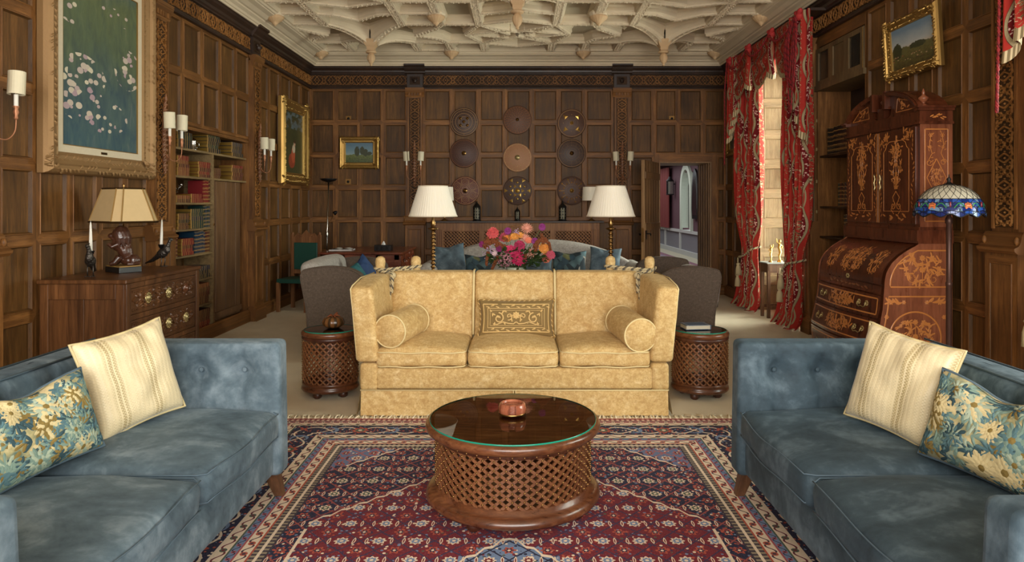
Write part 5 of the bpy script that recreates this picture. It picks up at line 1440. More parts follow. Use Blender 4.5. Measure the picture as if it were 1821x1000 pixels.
def standing(side, y0, z, cols, where, H=.24, W=.17, th=(.03, .045)):
    y = y0
    names = ['first', 'second', 'third', 'fourth', 'fifth', 'sixth', 'seventh', 'eighth', 'ninth', 'tenth', 'eleventh', 'twelfth', 'thirteenth', 'fourteenth']
    for i, c in enumerate(cols):
        t_ = rb.uniform(*th); h_ = H*rb.uniform(.96, 1.03)
        if side == 'L': M_ = T(XL-.03-W, y, z) @ Matrix(((W,0,0,0),(0,0,t_,0),(0,h_,0,0),(0,0,0,1))) @ T(0, 0, 0)
        else: M_ = T(XR+.06+W, y, z) @ Matrix(((-W,0,0,0),(0,0,t_,0),(0,h_,0,0),(0,0,0,1)))
        add_book(c, M_, 'upright %s book, %s along in %s' % (CN[c], names[i], where), 'books in the left bookcase' if side == 'L' else 'books in the right bookcase'); y += t_+.001
    return y
B = thing('bookcase_shelving', 'oak shelves and tall plank door of the bookcase recessed in the left wall', 'bookcase', (XL-.2, 7.85, .12))
mb = MB()
for z in (2.09, 1.80): mb.box(-.14, .18, -.92, .92, z-.12-.022, z-.12)
mb.build('long_shelf', 'shelf_oak', B) if False else None
for z in (2.09, 1.80):
    mb = MB(); mb.box(-.14, .185, -.918, .918, z-.12-.022, z-.12); mb.build('shelf', 'shelf_oak', B)
for z in (1.52, 1.24, .965, .685, .40):
    mb = MB(); mb.box(-.14, .185, -.918, -.062, z-.12-.02, z-.12); mb.build('shelf', 'shelf_oak', B)
mb = MB(); mb.box(-.14, .19, -.055, -.03, .0, 1.95); mb.build('upright', 'shelf_oak', B)
mb = MB()
for k in range(6): mb.box(.12, .145+(.006 if k % 2 else 0), -.03+k*.14, .107+k*.14, .03, 1.655)
mb.box(.10, .19, -.03, .0, .03, 1.655); mb.box(.145, .175, .02, .80, .06, .13)
mb.build('plank_door', 'oak_door_dark', B, bevel=.003)
mb = MB(); mb.box(.19, .20, -.05, -.025, 1.14, 1.165); mb.build('door_catch', 'brass', B)
top, s2, s3, s4, s5, s6, s7, s8 = 2.091, 1.801, 1.521, 1.241, .966, .686, .401, .121
stack('L', 7.02, top, ['black', 'black', 'green', 'black'], 'near stack on the top shelf', .30)
stack('L', 7.70, top, ['black', 'green', 'black', 'black', 'green'], 'middle stack on the top shelf', .30)
stack('L', 8.36, top, ['black', 'navy', 'black', 'navy'], 'far stack on the top shelf', .30, th=(.034, .046))
stack('L', 7.02, s2, ['tan', 'tan', 'maroon', 'tan', 'red'], 'near stack on the second shelf', .24)
stack('L', 7.48, s2, ['maroon', 'red', 'maroon', 'red', 'red'], 'second stack on the second shelf', .27, th=(.03, .042))
stack('L', 7.84, s2, ['brown', 'maroon', 'brown', 'brown'], 'small brown stack on the second shelf', .19, th=(.026, .034))
stack('L', 8.36, s2, ['maroon', 'maroon', 'brown', 'red'], 'far stack on the second shelf', .30)
stack('L', 7.0, s3, ['brown', 'tan'], 'low pair at the camera end of the third shelf', .27)
stack('L', 7.32, s3, ['red', 'red'], 'low red pair in the middle of the third shelf', .24)
standing('L', 7.60, s3, ['red', 'red', 'red', 'maroon'], 'the tall reds on the third shelf', .25, th=(.036, .046))
stack('L', 7.02, s4, ['brown', 'brown', 'black', 'brown', 'brown'], 'near stack on the fourth shelf', .22, th=(.03, .036))
stack('L', 7.30, s4, ['green', 'green', 'navy', 'green', 'green'], 'dark stack on the fourth shelf', .27)
standing('L', 7.60, s4, ['green', 'slate', 'green', 'slate'], 'the green row on the fourth shelf', .245, th=(.034, .044))
standing('L', 6.95, s5, ['maroon', 'maroon'], 'the fifth shelf pair', .23)
stack('L', 7.10, s5, ['red', 'red', 'maroon', 'red', 'red'], 'bright red stack on the fifth shelf', .25, th=(.032, .04))
standing('L', 7.40, s5, ['blue', 'blue', 'blue', 'slate', 'blue', 'slate', 'maroon', 'brown', 'brown'], 'the row on the fifth shelf', .24, th=(.034, .042))
stack('L', 7.46, s6, ['black', 'black', 'navy'], 'black stack on the sixth shelf', .28, th=(.04, .052))
stack('L', 7.46, s7, ['brown', 'brown', 'maroon', 'brown', 'tan'], 'brown stack on the seventh shelf', .28, th=(.038, .05))
stack('L', 7.46, s8, ['red', 'red', 'maroon', 'brown', 'brown'], 'lowest stack in the bookcase', .28, th=(.036, .046))
# small silver pieces on the shelves
t = thing('silver_candelabrum', 'small silver candelabrum on the books of the third shelf', 'ornament', (XL-.11, 7.13, s3+.105))
mb = MB(); mb.lathe([(.035, 0), (.03, .01), (.008, .02), (.006, .06), (.014, .07), (.012, .085)], seg=14)
for a in range(5):
    an = a*2*PI/5; mb.tube([(0, 0, .05), (.04*math.cos(an), .04*math.sin(an), .03), (.065*math.cos(an), .065*math.sin(an), .07)], .004, 6); mb.lathe([(.006, 0), (.018, .01), (.016, .02)], (.065*math.cos(an), .065*math.sin(an), .065), 10)
mb.build('branches', 'silver', t)
t = thing('silver_tankard', 'small silver tankard between stacks on the top shelf', 'ornament', (XL-.10, 7.50, top))
mb = MB(); mb.lathe([(.045, 0), (.05, .008), (.04, .02), (.038, .09), (.043, .105), (.04, .11), (.03, .13), (.006, .14), (.008, .15), (0, .156)], seg=18); mb.build('body', 'silver', t)
mb = MB(); mb.tube([(.038, 0, .09), (.07, 0, .085), (.072, 0, .04), (.04, 0, .03)], .005, 6); mb.build('handle', 'silver', t)
# ------------------------------------------------------------------ back wall: shields, radiator cover, lanterns
def shield(label, x, z, kind):
    r = .235
    t = thing('round_shield', label, 'shield', (x, YB-.01, z), 0, 'round shields on the back wall')
    mats = {'a': ['leather_plum', 'brass', 'thread_tan'], 'b': ['leather_brown', 'brass', 'leather_dot'], 'c': ['leather_brown', 'brass_gold', 'thread_tan'], 'd': ['leather_dark', 'brass', 'leather_dot'], 'e': ['leather_pale', 'brass_pale', 'thread_pale'],
            'f': ['leather_plum', 'brass', 'thread_tan'], 'g': ['leather_red', 'brass', 'thread_tan'], 'h': ['leather_plum', 'brass_gold', 'leather_brown'], 'i': ['leather_brown', 'brass_gold', 'leather_plum']}[kind]
    def dome(rr): return .045-.035*(rr/r)**2
    MX = Rx(PI/2)
    mb = MB(MX); mb.lathe([(r, 0), (r+.004, .006), (r, .014), (r-.01, .013)]+[(r*q, dome(r*q)) for q in (.93, .8, .6, .4, .2, .01)], seg=48); d = mb.build('disc', mats[0], t)
    mp = lambda u, v, h: (u, -(dome(math.hypot(u, v))+h), v)
    mb = MB(); tr = MB()
    def ring(rad, w_=.009, m_=None, mbb=None, n=40):
        ribbon(mbb or tr, [(rad*math.cos(2*PI*k/n), rad*math.sin(2*PI*k/n)) for k in range(n+1)], w_, mp, .0005, .003)
    def studs(n, rad, s, ph=0, mbb=None):
        for k in range(n):
            a = ph+2*PI*k/n; (mbb or mb).ell(mp(rad*math.cos(a), rad*math.sin(a), 0), (s, s*.8, s), 0, 8, 5)
    def boss(x_, y_, s):
        c = mp(x_, y_, 0); mb.M = T(*c) @ Rx(PI/2); mb.lathe([(s*1.6, 0), (s*1.5, .004), (s*1.05, .006), (s, .008), (s*.85, s*.75), (s*.4, s*1.1), (0, s*1.2)], seg=18); mb.M = Matrix.Identity(4)
    ring(r-.012, .01)
    if kind == 'a':
        for q in (.19, .14, .085): ring(q)
        boss(0, 0, .016); [boss(.085*.95*math.cos(PI/4+k*PI/2), .085*.95*math.sin(PI/4+k*PI/2), .015) for k in range(4)]
        for k in range(4): a = k*PI/2; ribbon(tr, [(.19*math.cos(a), .19*math.sin(a)), (.225*math.cos(a), .225*math.sin(a))], .008, mp, .0005, .003)
        studs(28, .165, .0035, 0, tr); studs(16, .055, .004, 0, tr); studs(24, .11, .0035, 0, tr)
    if kind == 'b':
        for (n, q) in ((30, .205), (26, .175), (22, .145), (18, .115), (14, .085), (9, .055)):
            for k in range(n): a = 2*PI*k/n+q*9; flower(tr, q*math.cos(a), q*math.sin(a), .016, mp, .0005, .003, 0, 5)
        boss(0, 0, .018)
    if kind == 'c':
        ring(.215, .004); boss(0, 0, .018); ribbon(tr, [(-.03, -.03), (.03, -.03), (.03, .03), (-.03, .03), (-.03, -.03)], .006, mp, .001, .004)
        for k in range(4):
            a = PI/4+k*PI/2; cx, cy = .15*math.cos(a), .15*math.sin(a); d_ = a
            P = [(cx+.048*math.cos(d_+q), cy+.048*math.sin(d_+q)) for q in (0, 2.2, -2.2)]
            mb.add([mp(*p, .001) for p in P]+[mp(cx, cy, .010)], [(0, 1, 3), (1, 2, 3), (2, 0, 3)]); 
        studs(4, .14, .006); ring(.10, .003)
        for k in range(4): a = k*PI/2+PI/4; ribbon(tr, [(.04*math.cos(a), .04*math.sin(a)), (.11*math.cos(a), .11*math.sin(a))], .003, mp, .0005, .002)
    if kind == 'd':
        for q in (.20, .165, .13, .095, .06): ring(q, .003)
        for (n, q) in ((36, .182), (28, .148), (22, .112), (14, .078)): studs(n, q, .0035, 0, tr)
        for k in range(4): a = k*PI/2; ribbon(tr, [(.05*math.cos(a), .05*math.sin(a)), (.22*math.cos(a), .22*math.sin(a))], .004, mp, .0005, .003)
        boss(0, 0, .024)
    if kind == 'e':
        mb.M = T(*mp(0, 0, 0)) @ Rx(PI/2); mb.lathe([(.042, 0), (.04, .006), (.0, .012)], seg=20); mb.M = Matrix.Identity(4)
        studs(16, .215, .0065); studs(16, .145, .0065)
        for k in range(16): a = 2*PI*k/16; ribbon(tr, [(.05*math.cos(a), .05*math.sin(a)), (.215*math.cos(a), .215*math.sin(a))], .003, mp, .0005, .002)
    if kind == 'f':
        for q in (.18, .13, .085, .05): ring(q, .003)
        for q, n in ((.13, 12), (.18, 8)):
            for k in range(n): a = 2*PI*k/n; ribbon(tr, [(q*math.cos(a), q*math.sin(a)), ((q+.045)*math.cos(a), (q+.045)*math.sin(a))], .003, mp, .0005, .002)
        boss(0, 0, .022)
    if kind == 'g':
        for k in range(6):
            a = k*PI/3+PI/6; c = (.145*math.cos(a), .145*math.sin(a)); ribbon(tr, [(c[0]+.055*math.cos(q*PI/8), c[1]+.055*math.sin(q*PI/8)) for q in range(17)], .008, mp, .001, .005); ribbon(tr, [(c[0]+.03*math.cos(q*PI/6), c[1]+.03*math.sin(q*PI/6)) for q in range(13)], .005, mp, .001, .004); mb.ell(mp(*c, 0), (.009, .006, .009), 0, 8, 5)
            a = k*PI/3; ribbon(tr, [(.06*math.cos(a-.3), .06*math.sin(a-.3)), (.13*math.cos(a), .13*math.sin(a)), (.215*math.cos(a-.22), .215*math.sin(a-.22))], .006, mp, .001, .004); ribbon(tr, [(.06*math.cos(a+.3), .06*math.sin(a+.3)), (.13*math.cos(a), .13*math.sin(a)), (.215*math.cos(a+.22), .215*math.sin(a+.22))], .006, mp, .001, .004)
        ring(.06, .008); boss(0, 0, .024)
    if kind == 'h':
        for k in range(6):
            a = k*PI/3+PI/6; c = (.135*math.cos(a), .135*math.sin(a)); ring_pts = [(c[0]+.045*math.cos(q*PI/8), c[1]+.045*math.sin(q*PI/8)) for q in range(17)]; ribbon(tr, ring_pts, .008, mp, .001, .005); boss(*c, .012)
            a = k*PI/3; 
            for (rd, sz) in ((.085, .034), (.195, .038)):
                cx, cy = rd*math.cos(a), rd*math.sin(a); dd = a if rd > .1 else a+PI
                mb.add([mp(cx+sz*math.cos(dd+q), cy+sz*math.sin(dd+q), .001) for q in (PI, PI-2.1, PI+2.1)]+[mp(cx, cy, .009)], [(0, 1, 3), (1, 2, 3), (2, 0, 3)])
        ring(.048, .006); boss(0, 0, .024)
    if kind == 'i':
        for k in range(10):
            a = k*PI/5
            for (rd, s) in ((.195, .018), (.135, .016)):
                aa = a+(PI/10 if rd < .15 else 0); flower(mb, rd*math.cos(aa), rd*math.sin(aa), s, mp, .001, .007, 0, 4, aa)
            ribbon(mb, [(.12*math.cos(a), .12*math.sin(a)), (.185*math.cos(a), .185*math.sin(a))], .004, mp, .001, .004)
        ring(.07, .006); ring(.05, .006); boss(0, 0, .022)
    tr.build('tooling', mats[2], d)
    mb.build('bosses', mats[1], t)
XS, ZS = (-.885, 0, .90), (2.87, 2.30, 1.73)
NM = [['dark plum shield with five domed brass bosses, top left of the nine', 'brown shield covered in tiny rosettes, top middle of the nine', 'brown shield with four gold triangles, top right of the nine'],
      ['dark red-brown shield with concentric stud rings, middle left of the nine', 'pale tan shield with spokes and studs, centre of the nine', 'plum-brown shield with plain tooled rings, middle right of the nine'],
      ['red-brown shield tooled with interlaced circles, bottom left behind the floor lamp', 'dark shield with gold triangles and seven bosses, bottom middle of the nine', 'brown shield with a ring of gilt fleurons, bottom right of the nine']]
for j in range(3):
    for i in range(3): shield(NM[j][i], XS[i]+(.02 if j == 2 and i == 0 else 0), ZS[j]+(.035 if (j == 0 and i == 1) else 0)-(.02 if (i == 2 and j == 0) else 0)+(.05 if (j == 1 and i != 1) else -.02 if j == 1 else 0), 'abcdefghi'[j*3+i])
# radiator cover
RC = thing('radiator_cover', 'long oak radiator cover with pierced lattice panels along the back wall', 'radiator cover', (0, 11.2, 0))
mb = MB(); mb.box(-1.40, 1.40, -.14, .185, 1.205, 1.235); mb.build('shelf_top', 'oak_dark', RC, bevel=.006)
mb = MB(); X = [-1.33, -1.19, -.60, -.02, .03, .60, 1.19, 1.33]
mb.box(-1.33, 1.33, -.10, -.07, 1.07, 1.205); mb.box(-1.33, 1.33, -.10, -.07, 0, .22)
for x in (-1.33, -.62, -.04, .53, 1.19): mb.box(x, x+(.14 if abs(x) > 1 else .085), -.102, -.068, 0, 1.2)
for x in (-1.33, 1.30): mb.box(x, x+.03, -.10, .18, 0, 1.2)
for x in (-1.34, 1.18):
    for k in range(4): mb.box(x+.015+k*.035, x+.035+k*.035, -.112, -.10, .1, 1.1)
mb.build('frame', 'mahog_oak', RC, bevel=.003)
for (a, b) in ((-1.19, -.62), (-.535, -.04), (.045, .53), (.615, 1.19)):
    mb = MB(); c = (a+b)/2
    n = int((b-a+.85)/.055)
    for d in (1, -1):
        for k in range(-16, int((b-a)/.055)+16):
            x0_ = a+k*.055; P = []
            # clip the diagonal slat to the opening
            pts = [(x0_+d*t*.0, 0) for t in (0,)]
            zA, zB = .22, 1.07; xA = x0_; xB = x0_+d*(zB-zA)
            t0, t1 = 0., 1.
            for (lim, s) in ((a, 1), (b, -1)):
                fa, fb_ = s*(xA-lim), s*(xB-lim)
                if fa < 0 and fb_ < 0: t0 = 2
                elif fa < 0: t0 = max(t0, -fa/(fb_-fa))
                elif fb_ < 0: t1 = min(t1, fa/(fa-fb_))
            if t1-t0 < .02: continue
            p = (lerp(xA, xB, t0), lerp(zA, zB, t0)); q = (lerp(xA, xB, t1), lerp(zA, zB, t1))
            ribbon(mb, [p, q], .020, lambda u, v, h: (u, -.085-h, v), 0 if d > 0 else .006, .006 if d > 0 else .012)
    mb.build('lattice_panel', 'mahog_oak', RC)
mb = MB(); mb.box(-1.15, 1.15, .0, .12, .1, 1.0); mb.build('radiator', 'iron_black', RC)
mb = MB(); ribbon(mb, [(-.14, 1.14), (-.05, 1.165), (.05, 1.165), (.14, 1.14)], .012, lambda u, v, h: (u, -.102-h, v), 0, .006)
for k in range(11): leaf(mb, -.13+k*.026, 1.12+.02*math.sin(k*.3*PI/3), .03, .014, k*.9, lambda u, v, h: (u, -.102-h, v), 0, .007)
mb.build('carved_crest', 'oak_carved', RC)
def lantern(label, x, s):
    t = thing('moroccan_lantern', label, 'lantern', (x, 11.17, 1.2355), 0, 'lanterns on the radiator cover'); 
    mb = MB(); mb.lathe([(.06*s, 0), (.062*s, .012), (.05*s, .02), (.05*s, .03)], seg=8, smooth=False); mb.lathe([(.05*s, .19*s), (.06*s, .195*s), (.05*s, .215*s), (.03*s, .24*s), (.012*s, .26*s), (.014*s, .275*s), (.005*s, .285*s), (.003*s, .31*s)], seg=8, smooth=False)
    mb.tube([(.014*s*math.cos(a*.6), 0, .322*s+.014*s*math.sin(a*.6)) for a in range(11)], .0025, 5, closed=False)
    mb.build('metal_cap_and_base', 'iron_black', t)
    mb = MB()
    for k in range(8): a = 2*PI*k/8; mb.tube([(.05*s*math.cos(a), .05*s*math.sin(a), .03), (.05*s*math.cos(a), .05*s*math.sin(a), .19*s)], .004, 4)
    for k in range(16):
        for d in (1, -1):
            P = [(.049*s*math.cos(2*PI*k/16+d*i*.25), .049*s*math.sin(2*PI*k/16+d*i*.25), lerp(.03, .19*s, i/6)) for i in range(7)]; mb.tube(P, .0025*s, 4)
    mb.build('pierced_cage', 'iron_black', t)
    mb = MB(); mb.lathe([(.043*s, .03), (.043*s, .19*s)], seg=16, cap=False); mb.build('glass_lining', 'lantern_glass', t)
lantern('large dark pierced lantern on the radiator cover below the bottom left shield', -.66, 1.12); lantern('small dark lantern on the radiator cover below the bottom middle shield', 0, .78); lantern('large dark pierced lantern on the radiator cover below the bottom right shield', .735, 1.12)
# drum-shade lamps on the cover
def small_lamp(label, x):
    t = thing('table_lamp', label, 'lamp', (x, 11.12, 1.2355), 0, 'cream drum shade lamps')
    mb = MB(); mb.lathe([(.06, 0), (.055, .012), (.02, .03), (.012, .05), (.02, .12), (.012, .2), (.01, .42)], seg=16); mb.build('base', 'brass', t)
    mb = MB(); n = 60
    mb.lathe([(.150, .33), (.138, .55)], seg=n*2, cap=False, fn=lambda a, q: 1+.018*math.sin(a*n)); mb.build('lamp_shade', 'shade_silk', t)
small_lamp('small brass lamp with cream pleated shade on the radiator cover, behind the left floor lamp', -1.18); small_lamp('small brass lamp with cream pleated shade on the radiator cover, behind the right floor lamp', 1.20)
# brass socket plates
for (x, z, lb_) in ((-2.99, 2.93, 'upper'), (-2.995, 1.88, 'lower')):
    t = thing('bell_plate', 'square brass bell plate on the back wall panelling left of the landscape, %s one' % lb_, 'wall plate', (x+.18, YB+.022, z)); mb = MB(); mb.box(-.045, .045, -.008, 0, -.045, .045); mb.build('plate', 'brass', t); mb = MB(MX_ := Rx(PI/2)); mb.lathe([(.022, .008), (.022, .016), (.008, .018)], seg=16); mb.build('button', 'iron_black', t)
t = thing('bell_plate', 'square brass bell plate on the back wall panelling above the open door', 'wall plate', (2.57, YB+.022, 2.93)); mb = MB(); mb.box(-.045, .045, -.008, 0, -.045, .045); mb.build('plate', 'brass', t); mb = MB(Rx(PI/2)); mb.lathe([(.022, .008), (.022, .016), (.008, .018)], seg=16); mb.build('button', 'iron_black', t)

# ------------------------------------------------------------------ tall brass floor lamps behind the sofa
def floor_lamp(label, x):
    t = thing('floor_lamp', label, 'floor lamp', (x, 6.35, 0), 0, 'brass floor lamps with pleated shades')
    mb = MB(); mb.lathe([(.15, 0), (.15, .02), (.10, .04), (.04, .06), (.022, .09)], seg=28); mb.build('base', 'brass', t)
    P = [(.022, .09)]; z = .09
    while z < 1.30: P += [(.013, z+.004), (.023, z+.014), (.024, z+.02), (.013, z+.03)]; z += .034
    P += [(.05, 1.27), (.05, 1.275), (.015, 1.29), (.02, 1.33), (.012, 1.36), (.014, 1.44), (.006, 1.5)]
    mb = MB(); mb.lathe([p for p in P if p[1] < 1.262], seg=14); mb.lathe([(.015, 1.26), (.048, 1.272), (.05, 1.28), (.015, 1.29), (.024, 1.33), (.012, 1.36), (.014, 1.44), (.006, 1.5)], seg=16); mb.build('bobbin_stem', 'brass', t)
    mb = MB(); n = 54; mb.lathe([(.222, 1.392), (.218, 1.40), (.135, 1.665), (.132, 1.672)], seg=n*3, cap=False, fn=lambda a, q: 1+.013*math.sin(a*n)); s_ = mb.build('lamp_shade', 'shade_silk', t)
    mb = MB(); mb.tube([(.222*math.cos(a*PI/24), .222*math.sin(a*PI/24), 1.393) for a in range(48)], .006, 6, closed=True); mb.build('lower_trim', 'shade_trim', s_); mb = MB(); mb.tube([(.134*math.cos(a*PI/24), .134*math.sin(a*PI/24), 1.670) for a in range(48)], .005, 6, closed=True); mb.build('upper_trim', 'shade_trim', s_)
    return t
floor_lamp('tall brass floor lamp with cream pleated shade, behind the left end of the gold sofa', -.78); floor_lamp('tall brass floor lamp with cream pleated shade, behind the right end of the gold sofa', .865)

# ------------------------------------------------------------------ console table and the dahlias
t = thing('console_table', 'dark wooden console table behind the gold sofa, carrying the flowers', 'table', (0, 6.32, 0))
mb = MB(); mb.box(-.58, .58, -.17, .17, .70, .73); mb.box(-.55, .55, -.14, .14, .62, .70); mb.build('tabletop', 'mahogany', t, bevel=.005)
for sx in (-1, 1):
    for sy in (-1, 1): mb = MB(); mb.box(sx*.53-.022, sx*.53+.022, sy*.13-.022, sy*.13+.022, 0, .62); mb.build('leg', 'mahogany', t)
V_ = thing('flower_vase', 'pale green ceramic vase of mixed dahlias and amaranth behind the gold sofa', 'flower arrangement', (-.02, 6.32, .7305))
mb = MB(); mb.lathe([(.05, 0), (.06, .01), (.09, .05), (.105, .10), (.10, .15), (.08, .18), (.085, .195), (.075, .19), (.07, .17)], seg=32); mb.build('vase', 'white_ceramic', V_)
rf = random.Random(21)
def fmat(nm, c): flat('petal_'+nm, S(*c), .6, sheen=.3) if 'petal_'+nm not in M else None; return 'petal_'+nm
def dahlia(c, r, kind, col, face):
    """kind: ball, decorative, cactus, open"""
    mb = MB(T(*c) @ Vector(face).to_track_quat('Z', 'Y').to_matrix().to_4x4()); rows = {'ball': 9, 'decorative': 6, 'cactus': 6, 'open': 2}[kind]
    for q in range(rows):
        t_ = q/(rows-1) if rows > 1 else 0
        if kind == 'ball': el = lerp(-.5, 1.45, t_); n = int(18*math.cos(el))+3; L = r*.42; base = r*.66
        elif kind == 'open': el = .25+.15*q; n = 9; L = r*.72; base = r*.22
        else: el = lerp(-.15, 1.35, t_); n = int(lerp(18, 6, t_)); L = r*lerp(.72, .35, t_); base = r*lerp(.30, .12, t_)
        wd = {'ball': r*.15, 'decorative': r*.17, 'cactus': r*.055, 'open': r*.22}[kind]
        for k in range(n):
            a = 2*PI*(k+.5*(q % 2))/n+rf.uniform(-.08, .08); e = el+rf.uniform(-.1, .1)
            d = Vector((math.cos(a)*math.cos(e), math.sin(a)*math.cos(e), math.sin(e))); side = Vector((-math.sin(a), math.cos(a), 0)); up = d.cross(side)
            b0 = d*base*.6+Vector((0, 0, 0 if kind == 'ball' else r*.1*q/rows)); m_ = b0+d*L*.6-up*wd*.35; tp = b0+d*L*rf.uniform(.92, 1.08)
            mb.add([b0-side*wd*.3, b0+side*wd*.3, m_+side*wd, m_-side*wd, tp, m_-up*-.0+d*0-up*wd*.25], [(0, 1, 2, 5), (0, 5, 3), (5, 2, 4), (5, 4, 3)], 0, False)
    if kind == 'open': mb.ell((0, 0, r*.15), (r*.2, r*.2, r*.12), 0, 8, 6)
    else: mb.ell((0, 0, r*.1), (r*.35, r*.35, r*.3), 0, 8, 6)
    mb.M = Matrix.Identity(4)
    return mb
FL = []   # px-derived positions in metres relative to the vase
def fp(px, py, dy=0): y = 6.32+dy; return ((px-920)*y/1220+.02, dy, 1.5-(py-364)*y/1220-.7305)
spec = [(876, 414, .062, 'decorative', 'coral', (226,98,98)), (903, 411, .036, 'ball', 'orchid', (178,70,156)), (937, 406, .062, 'cactus', 'peach', (236,166,142)), (964, 404, .036, 'ball', 'orchid', (178,70,156)),
        (857, 435, .032, 'ball', 'magenta', (162,40,120)), (897, 422, .055, 'decorative', 'rose', (206,90,112)), (902, 426, .045, 'open', 'orange', (230,132,50)), (916, 422, .05, 'open', 'apricot', (234,160,72)),
        (925, 420, .04, 'open', 'apricot', (234,160,72)), (934, 424, .055, 'cactus', 'peach', (236,166,142)), (940, 429, .04, 'open', 'salmon', (236,134,104)), (951, 429, .034, 'ball', 'orchid', (178,70,156)),
        (888, 442, .036, 'ball', 'magenta', (162,40,120)), (907, 446, .062, 'decorative', 'pink', (224,66,118)), (924, 438, .058, 'ball', 'cerise', (206,56,106)), (923, 459, .075, 'decorative', 'deep_pink', (202,40,92)),
        (944, 450, .06, 'cactus', 'peach', (236,166,142)), (968, 441, .055, 'decorative', 'apricot', (234,160,72)), (971, 459, .05, 'ball', 'salmon', (236,134,104)), (980, 453, .045, 'decorative', 'rose', (206,90,112)), (878, 447, .03, 'open', 'blush', (222,190,196)), (880, 452, .028, 'open', 'blush', (222,190,196))]
stems = MB()
for (px, py, r_, kd, nm, col) in spec:
    dy = rf.uniform(-.12, .0) if py > 425 else rf.uniform(-.05, .05)
    c = Vector(fp(px, py, dy)); out = (c-Vector((0, .05, .12))).normalized(); face = (out*.6+Vector((rf.uniform(-.2, .2), -1.0, .35))).normalized()
    b = dahlia(c, r_*1.18, kd, nm, face).build('dahlia', fmat(nm, col), V_); b['label'] = nm.replace('_', ' ')+' flower head'
    stems.tube([tuple(c-face*r_*.2), tuple(c*.55+Vector((0, 0, .09))), (c.x*.12, c.y*.1, .17)], .0028, 5)
stems.build('stems', 'stem_green', V_)
mb = MB()
for k in range(420):
    a = rf.uniform(0, 2*PI); q = rf.random()**.5; x, y, z = .26*q*math.cos(a)+.01, rf.uniform(-.13, .10), .215+.085*q*math.sin(a)+.06
    d = Vector((x+rf.uniform(-.1, .1), y-.2, rf.uniform(-.1, .25))).normalized(); L = rf.uniform(.04, .08); s_ = d.cross(Vector((rf.uniform(-1, 1), rf.uniform(-1, 1), 1))).normalized()*L*.25; p = Vector((x, y, z))
    mb.add([p, p+d*L*.5+s_, p+d*L, p+d*L*.5-s_], [(0, 1, 2, 3)])
tag(mb.build('foliage', 'leaf_green', V_), kind='stuff')
mb = MB()
def plume(P, r0, r1):
    Q = catm(P, 8); n = len(Q)
    for i, p in enumerate(Q):
        for k in range(7):
            a = rf.uniform(0, 6.28); rr = lerp(r0, r1, i/n); mb.ell(p+Vector((math.cos(a)*rr, math.sin(a)*rr, rf.uniform(-.01, .01))), (.006, .006, .008), 0, 5, 4)
for P in ([(952, 446), (958, 430), (968, 424), (977, 436), (979, 450)], [(950, 440), (954, 432), (962, 428), (972, 430)], [(885, 458), (880, 468), (875, 478)], [(868, 450), (866, 462), (865, 470)], [(935, 452), (932, 462)], [(966, 432), (963, 418)]):
    plume([fp(a, b, -.10) for a, b in P], .012, .008)
for k in range(16): 
    c = fp(rf.uniform(865, 905), rf.uniform(428, 446), -.02); plume([c, (c[0]-.03, c[1], c[2]+.03)], .016, .012)
tag(mb.build('amaranth_plumes', 'amaranth', V_), kind='stuff')
mb = MB()
for k in range(150):
    c = Vector(fp(898, 462, -.08)); d = Vector((rf.gauss(0, 1), rf.gauss(0, 1), rf.gauss(0, 1))).normalized()*.062; flower(mb, 0, 0, .001, lambda u, v, h: (0, 0, 0), 0, 0) if False else mb.ell(c+d, (.010, .010, .007), 0, 5, 4)
tag(mb.build('hydrangea_head', 'hydrangea', V_), kind='stuff')
mb = MB()
for (x, y, n, s) in ((872, 445, 30, .05), (866, 452, 24, .05), (918, 412, 16, .03), (958, 443, 18, .03), (880, 452, 20, .03)):
    for k in range(n): c = Vector(fp(x, y, -.06)); mb.ell(c+Vector((rf.gauss(0, s*.5), rf.gauss(0, s*.4), rf.gauss(0, s*.5))), (.006, .006, .005), 0, 5, 4)
tag(mb.build('tiny_blossoms', 'lilac_tiny', V_), kind='stuff')

# ------------------------------------------------------------------ boucle sofa facing the camera, with cushions
BS_ = thing('boucle_sofa', 'pale grey boucle sofa with curved back, facing the camera beyond the flowers', 'sofa', (.19, 9.0, 0))
def backf(p, h):
    q = p.copy(); t_ = q.x/1.42; q.z -= (.30*abs(t_)**2.6)*max(0, q.z/h[2]+.2); q.y -= .22*abs(t_)**3; return q
mb = MB(); mb.soft((0, .1, .62), (1.42, .13, .42), .08, 16, backf); mb.build('backrest', 'boucle_grey', BS_)
mb = MB(); mb.soft((0, -.30, .27), (1.32, .42, .13), .05, 8); mb.build('base', 'boucle_grey', BS_)
for sx in (-1, 1):
    mb = MB(); mb.soft((sx*.62, -.32, .44), (.615, .40, .075), .05, 8); mb.build('seat_cushion', 'boucle_grey', BS_)
    mb = MB(); mb.M = T(sx*1.30, -.35, .52); mb.soft((0, 0, -.16), (.11, .44, .24), .09, 8); mb.M = mb.M @ T(0, -.02, .12) @ Rx(PI/2); mb.lathe([(0, -.46), (.10, -.46), (.135, -.44), (.135, .42), (.10, .45), (0, .45)], seg=24); mb.build('rolled_arm', 'boucle_grey', BS_)
for sx in (-1, 1):
    for y in (-.65, .1): mb = MB(); mb.lathe([(.02, 0), (.03, .15)], (sx*1.3, y, 0), 10); mb.build('leg', 'mahogany', BS_)
def cush(label, px, py, w_, mat, yaw, y=8.62, roll=0, cat='cushion', seed=0):
    z = 1.5-(py-364)*y/1220; x = (px-920)*y/1220
    pillow('back_cushion', label, cat, mat, w_, w_*.94, .08, place((x, y, z), yaw, .3, roll), None, seed, .02)
cush('slate blue velvet cushion at the left end of the pale boucle sofa', 799, 462, .42, 'velvet_blue', .15, roll=.12)
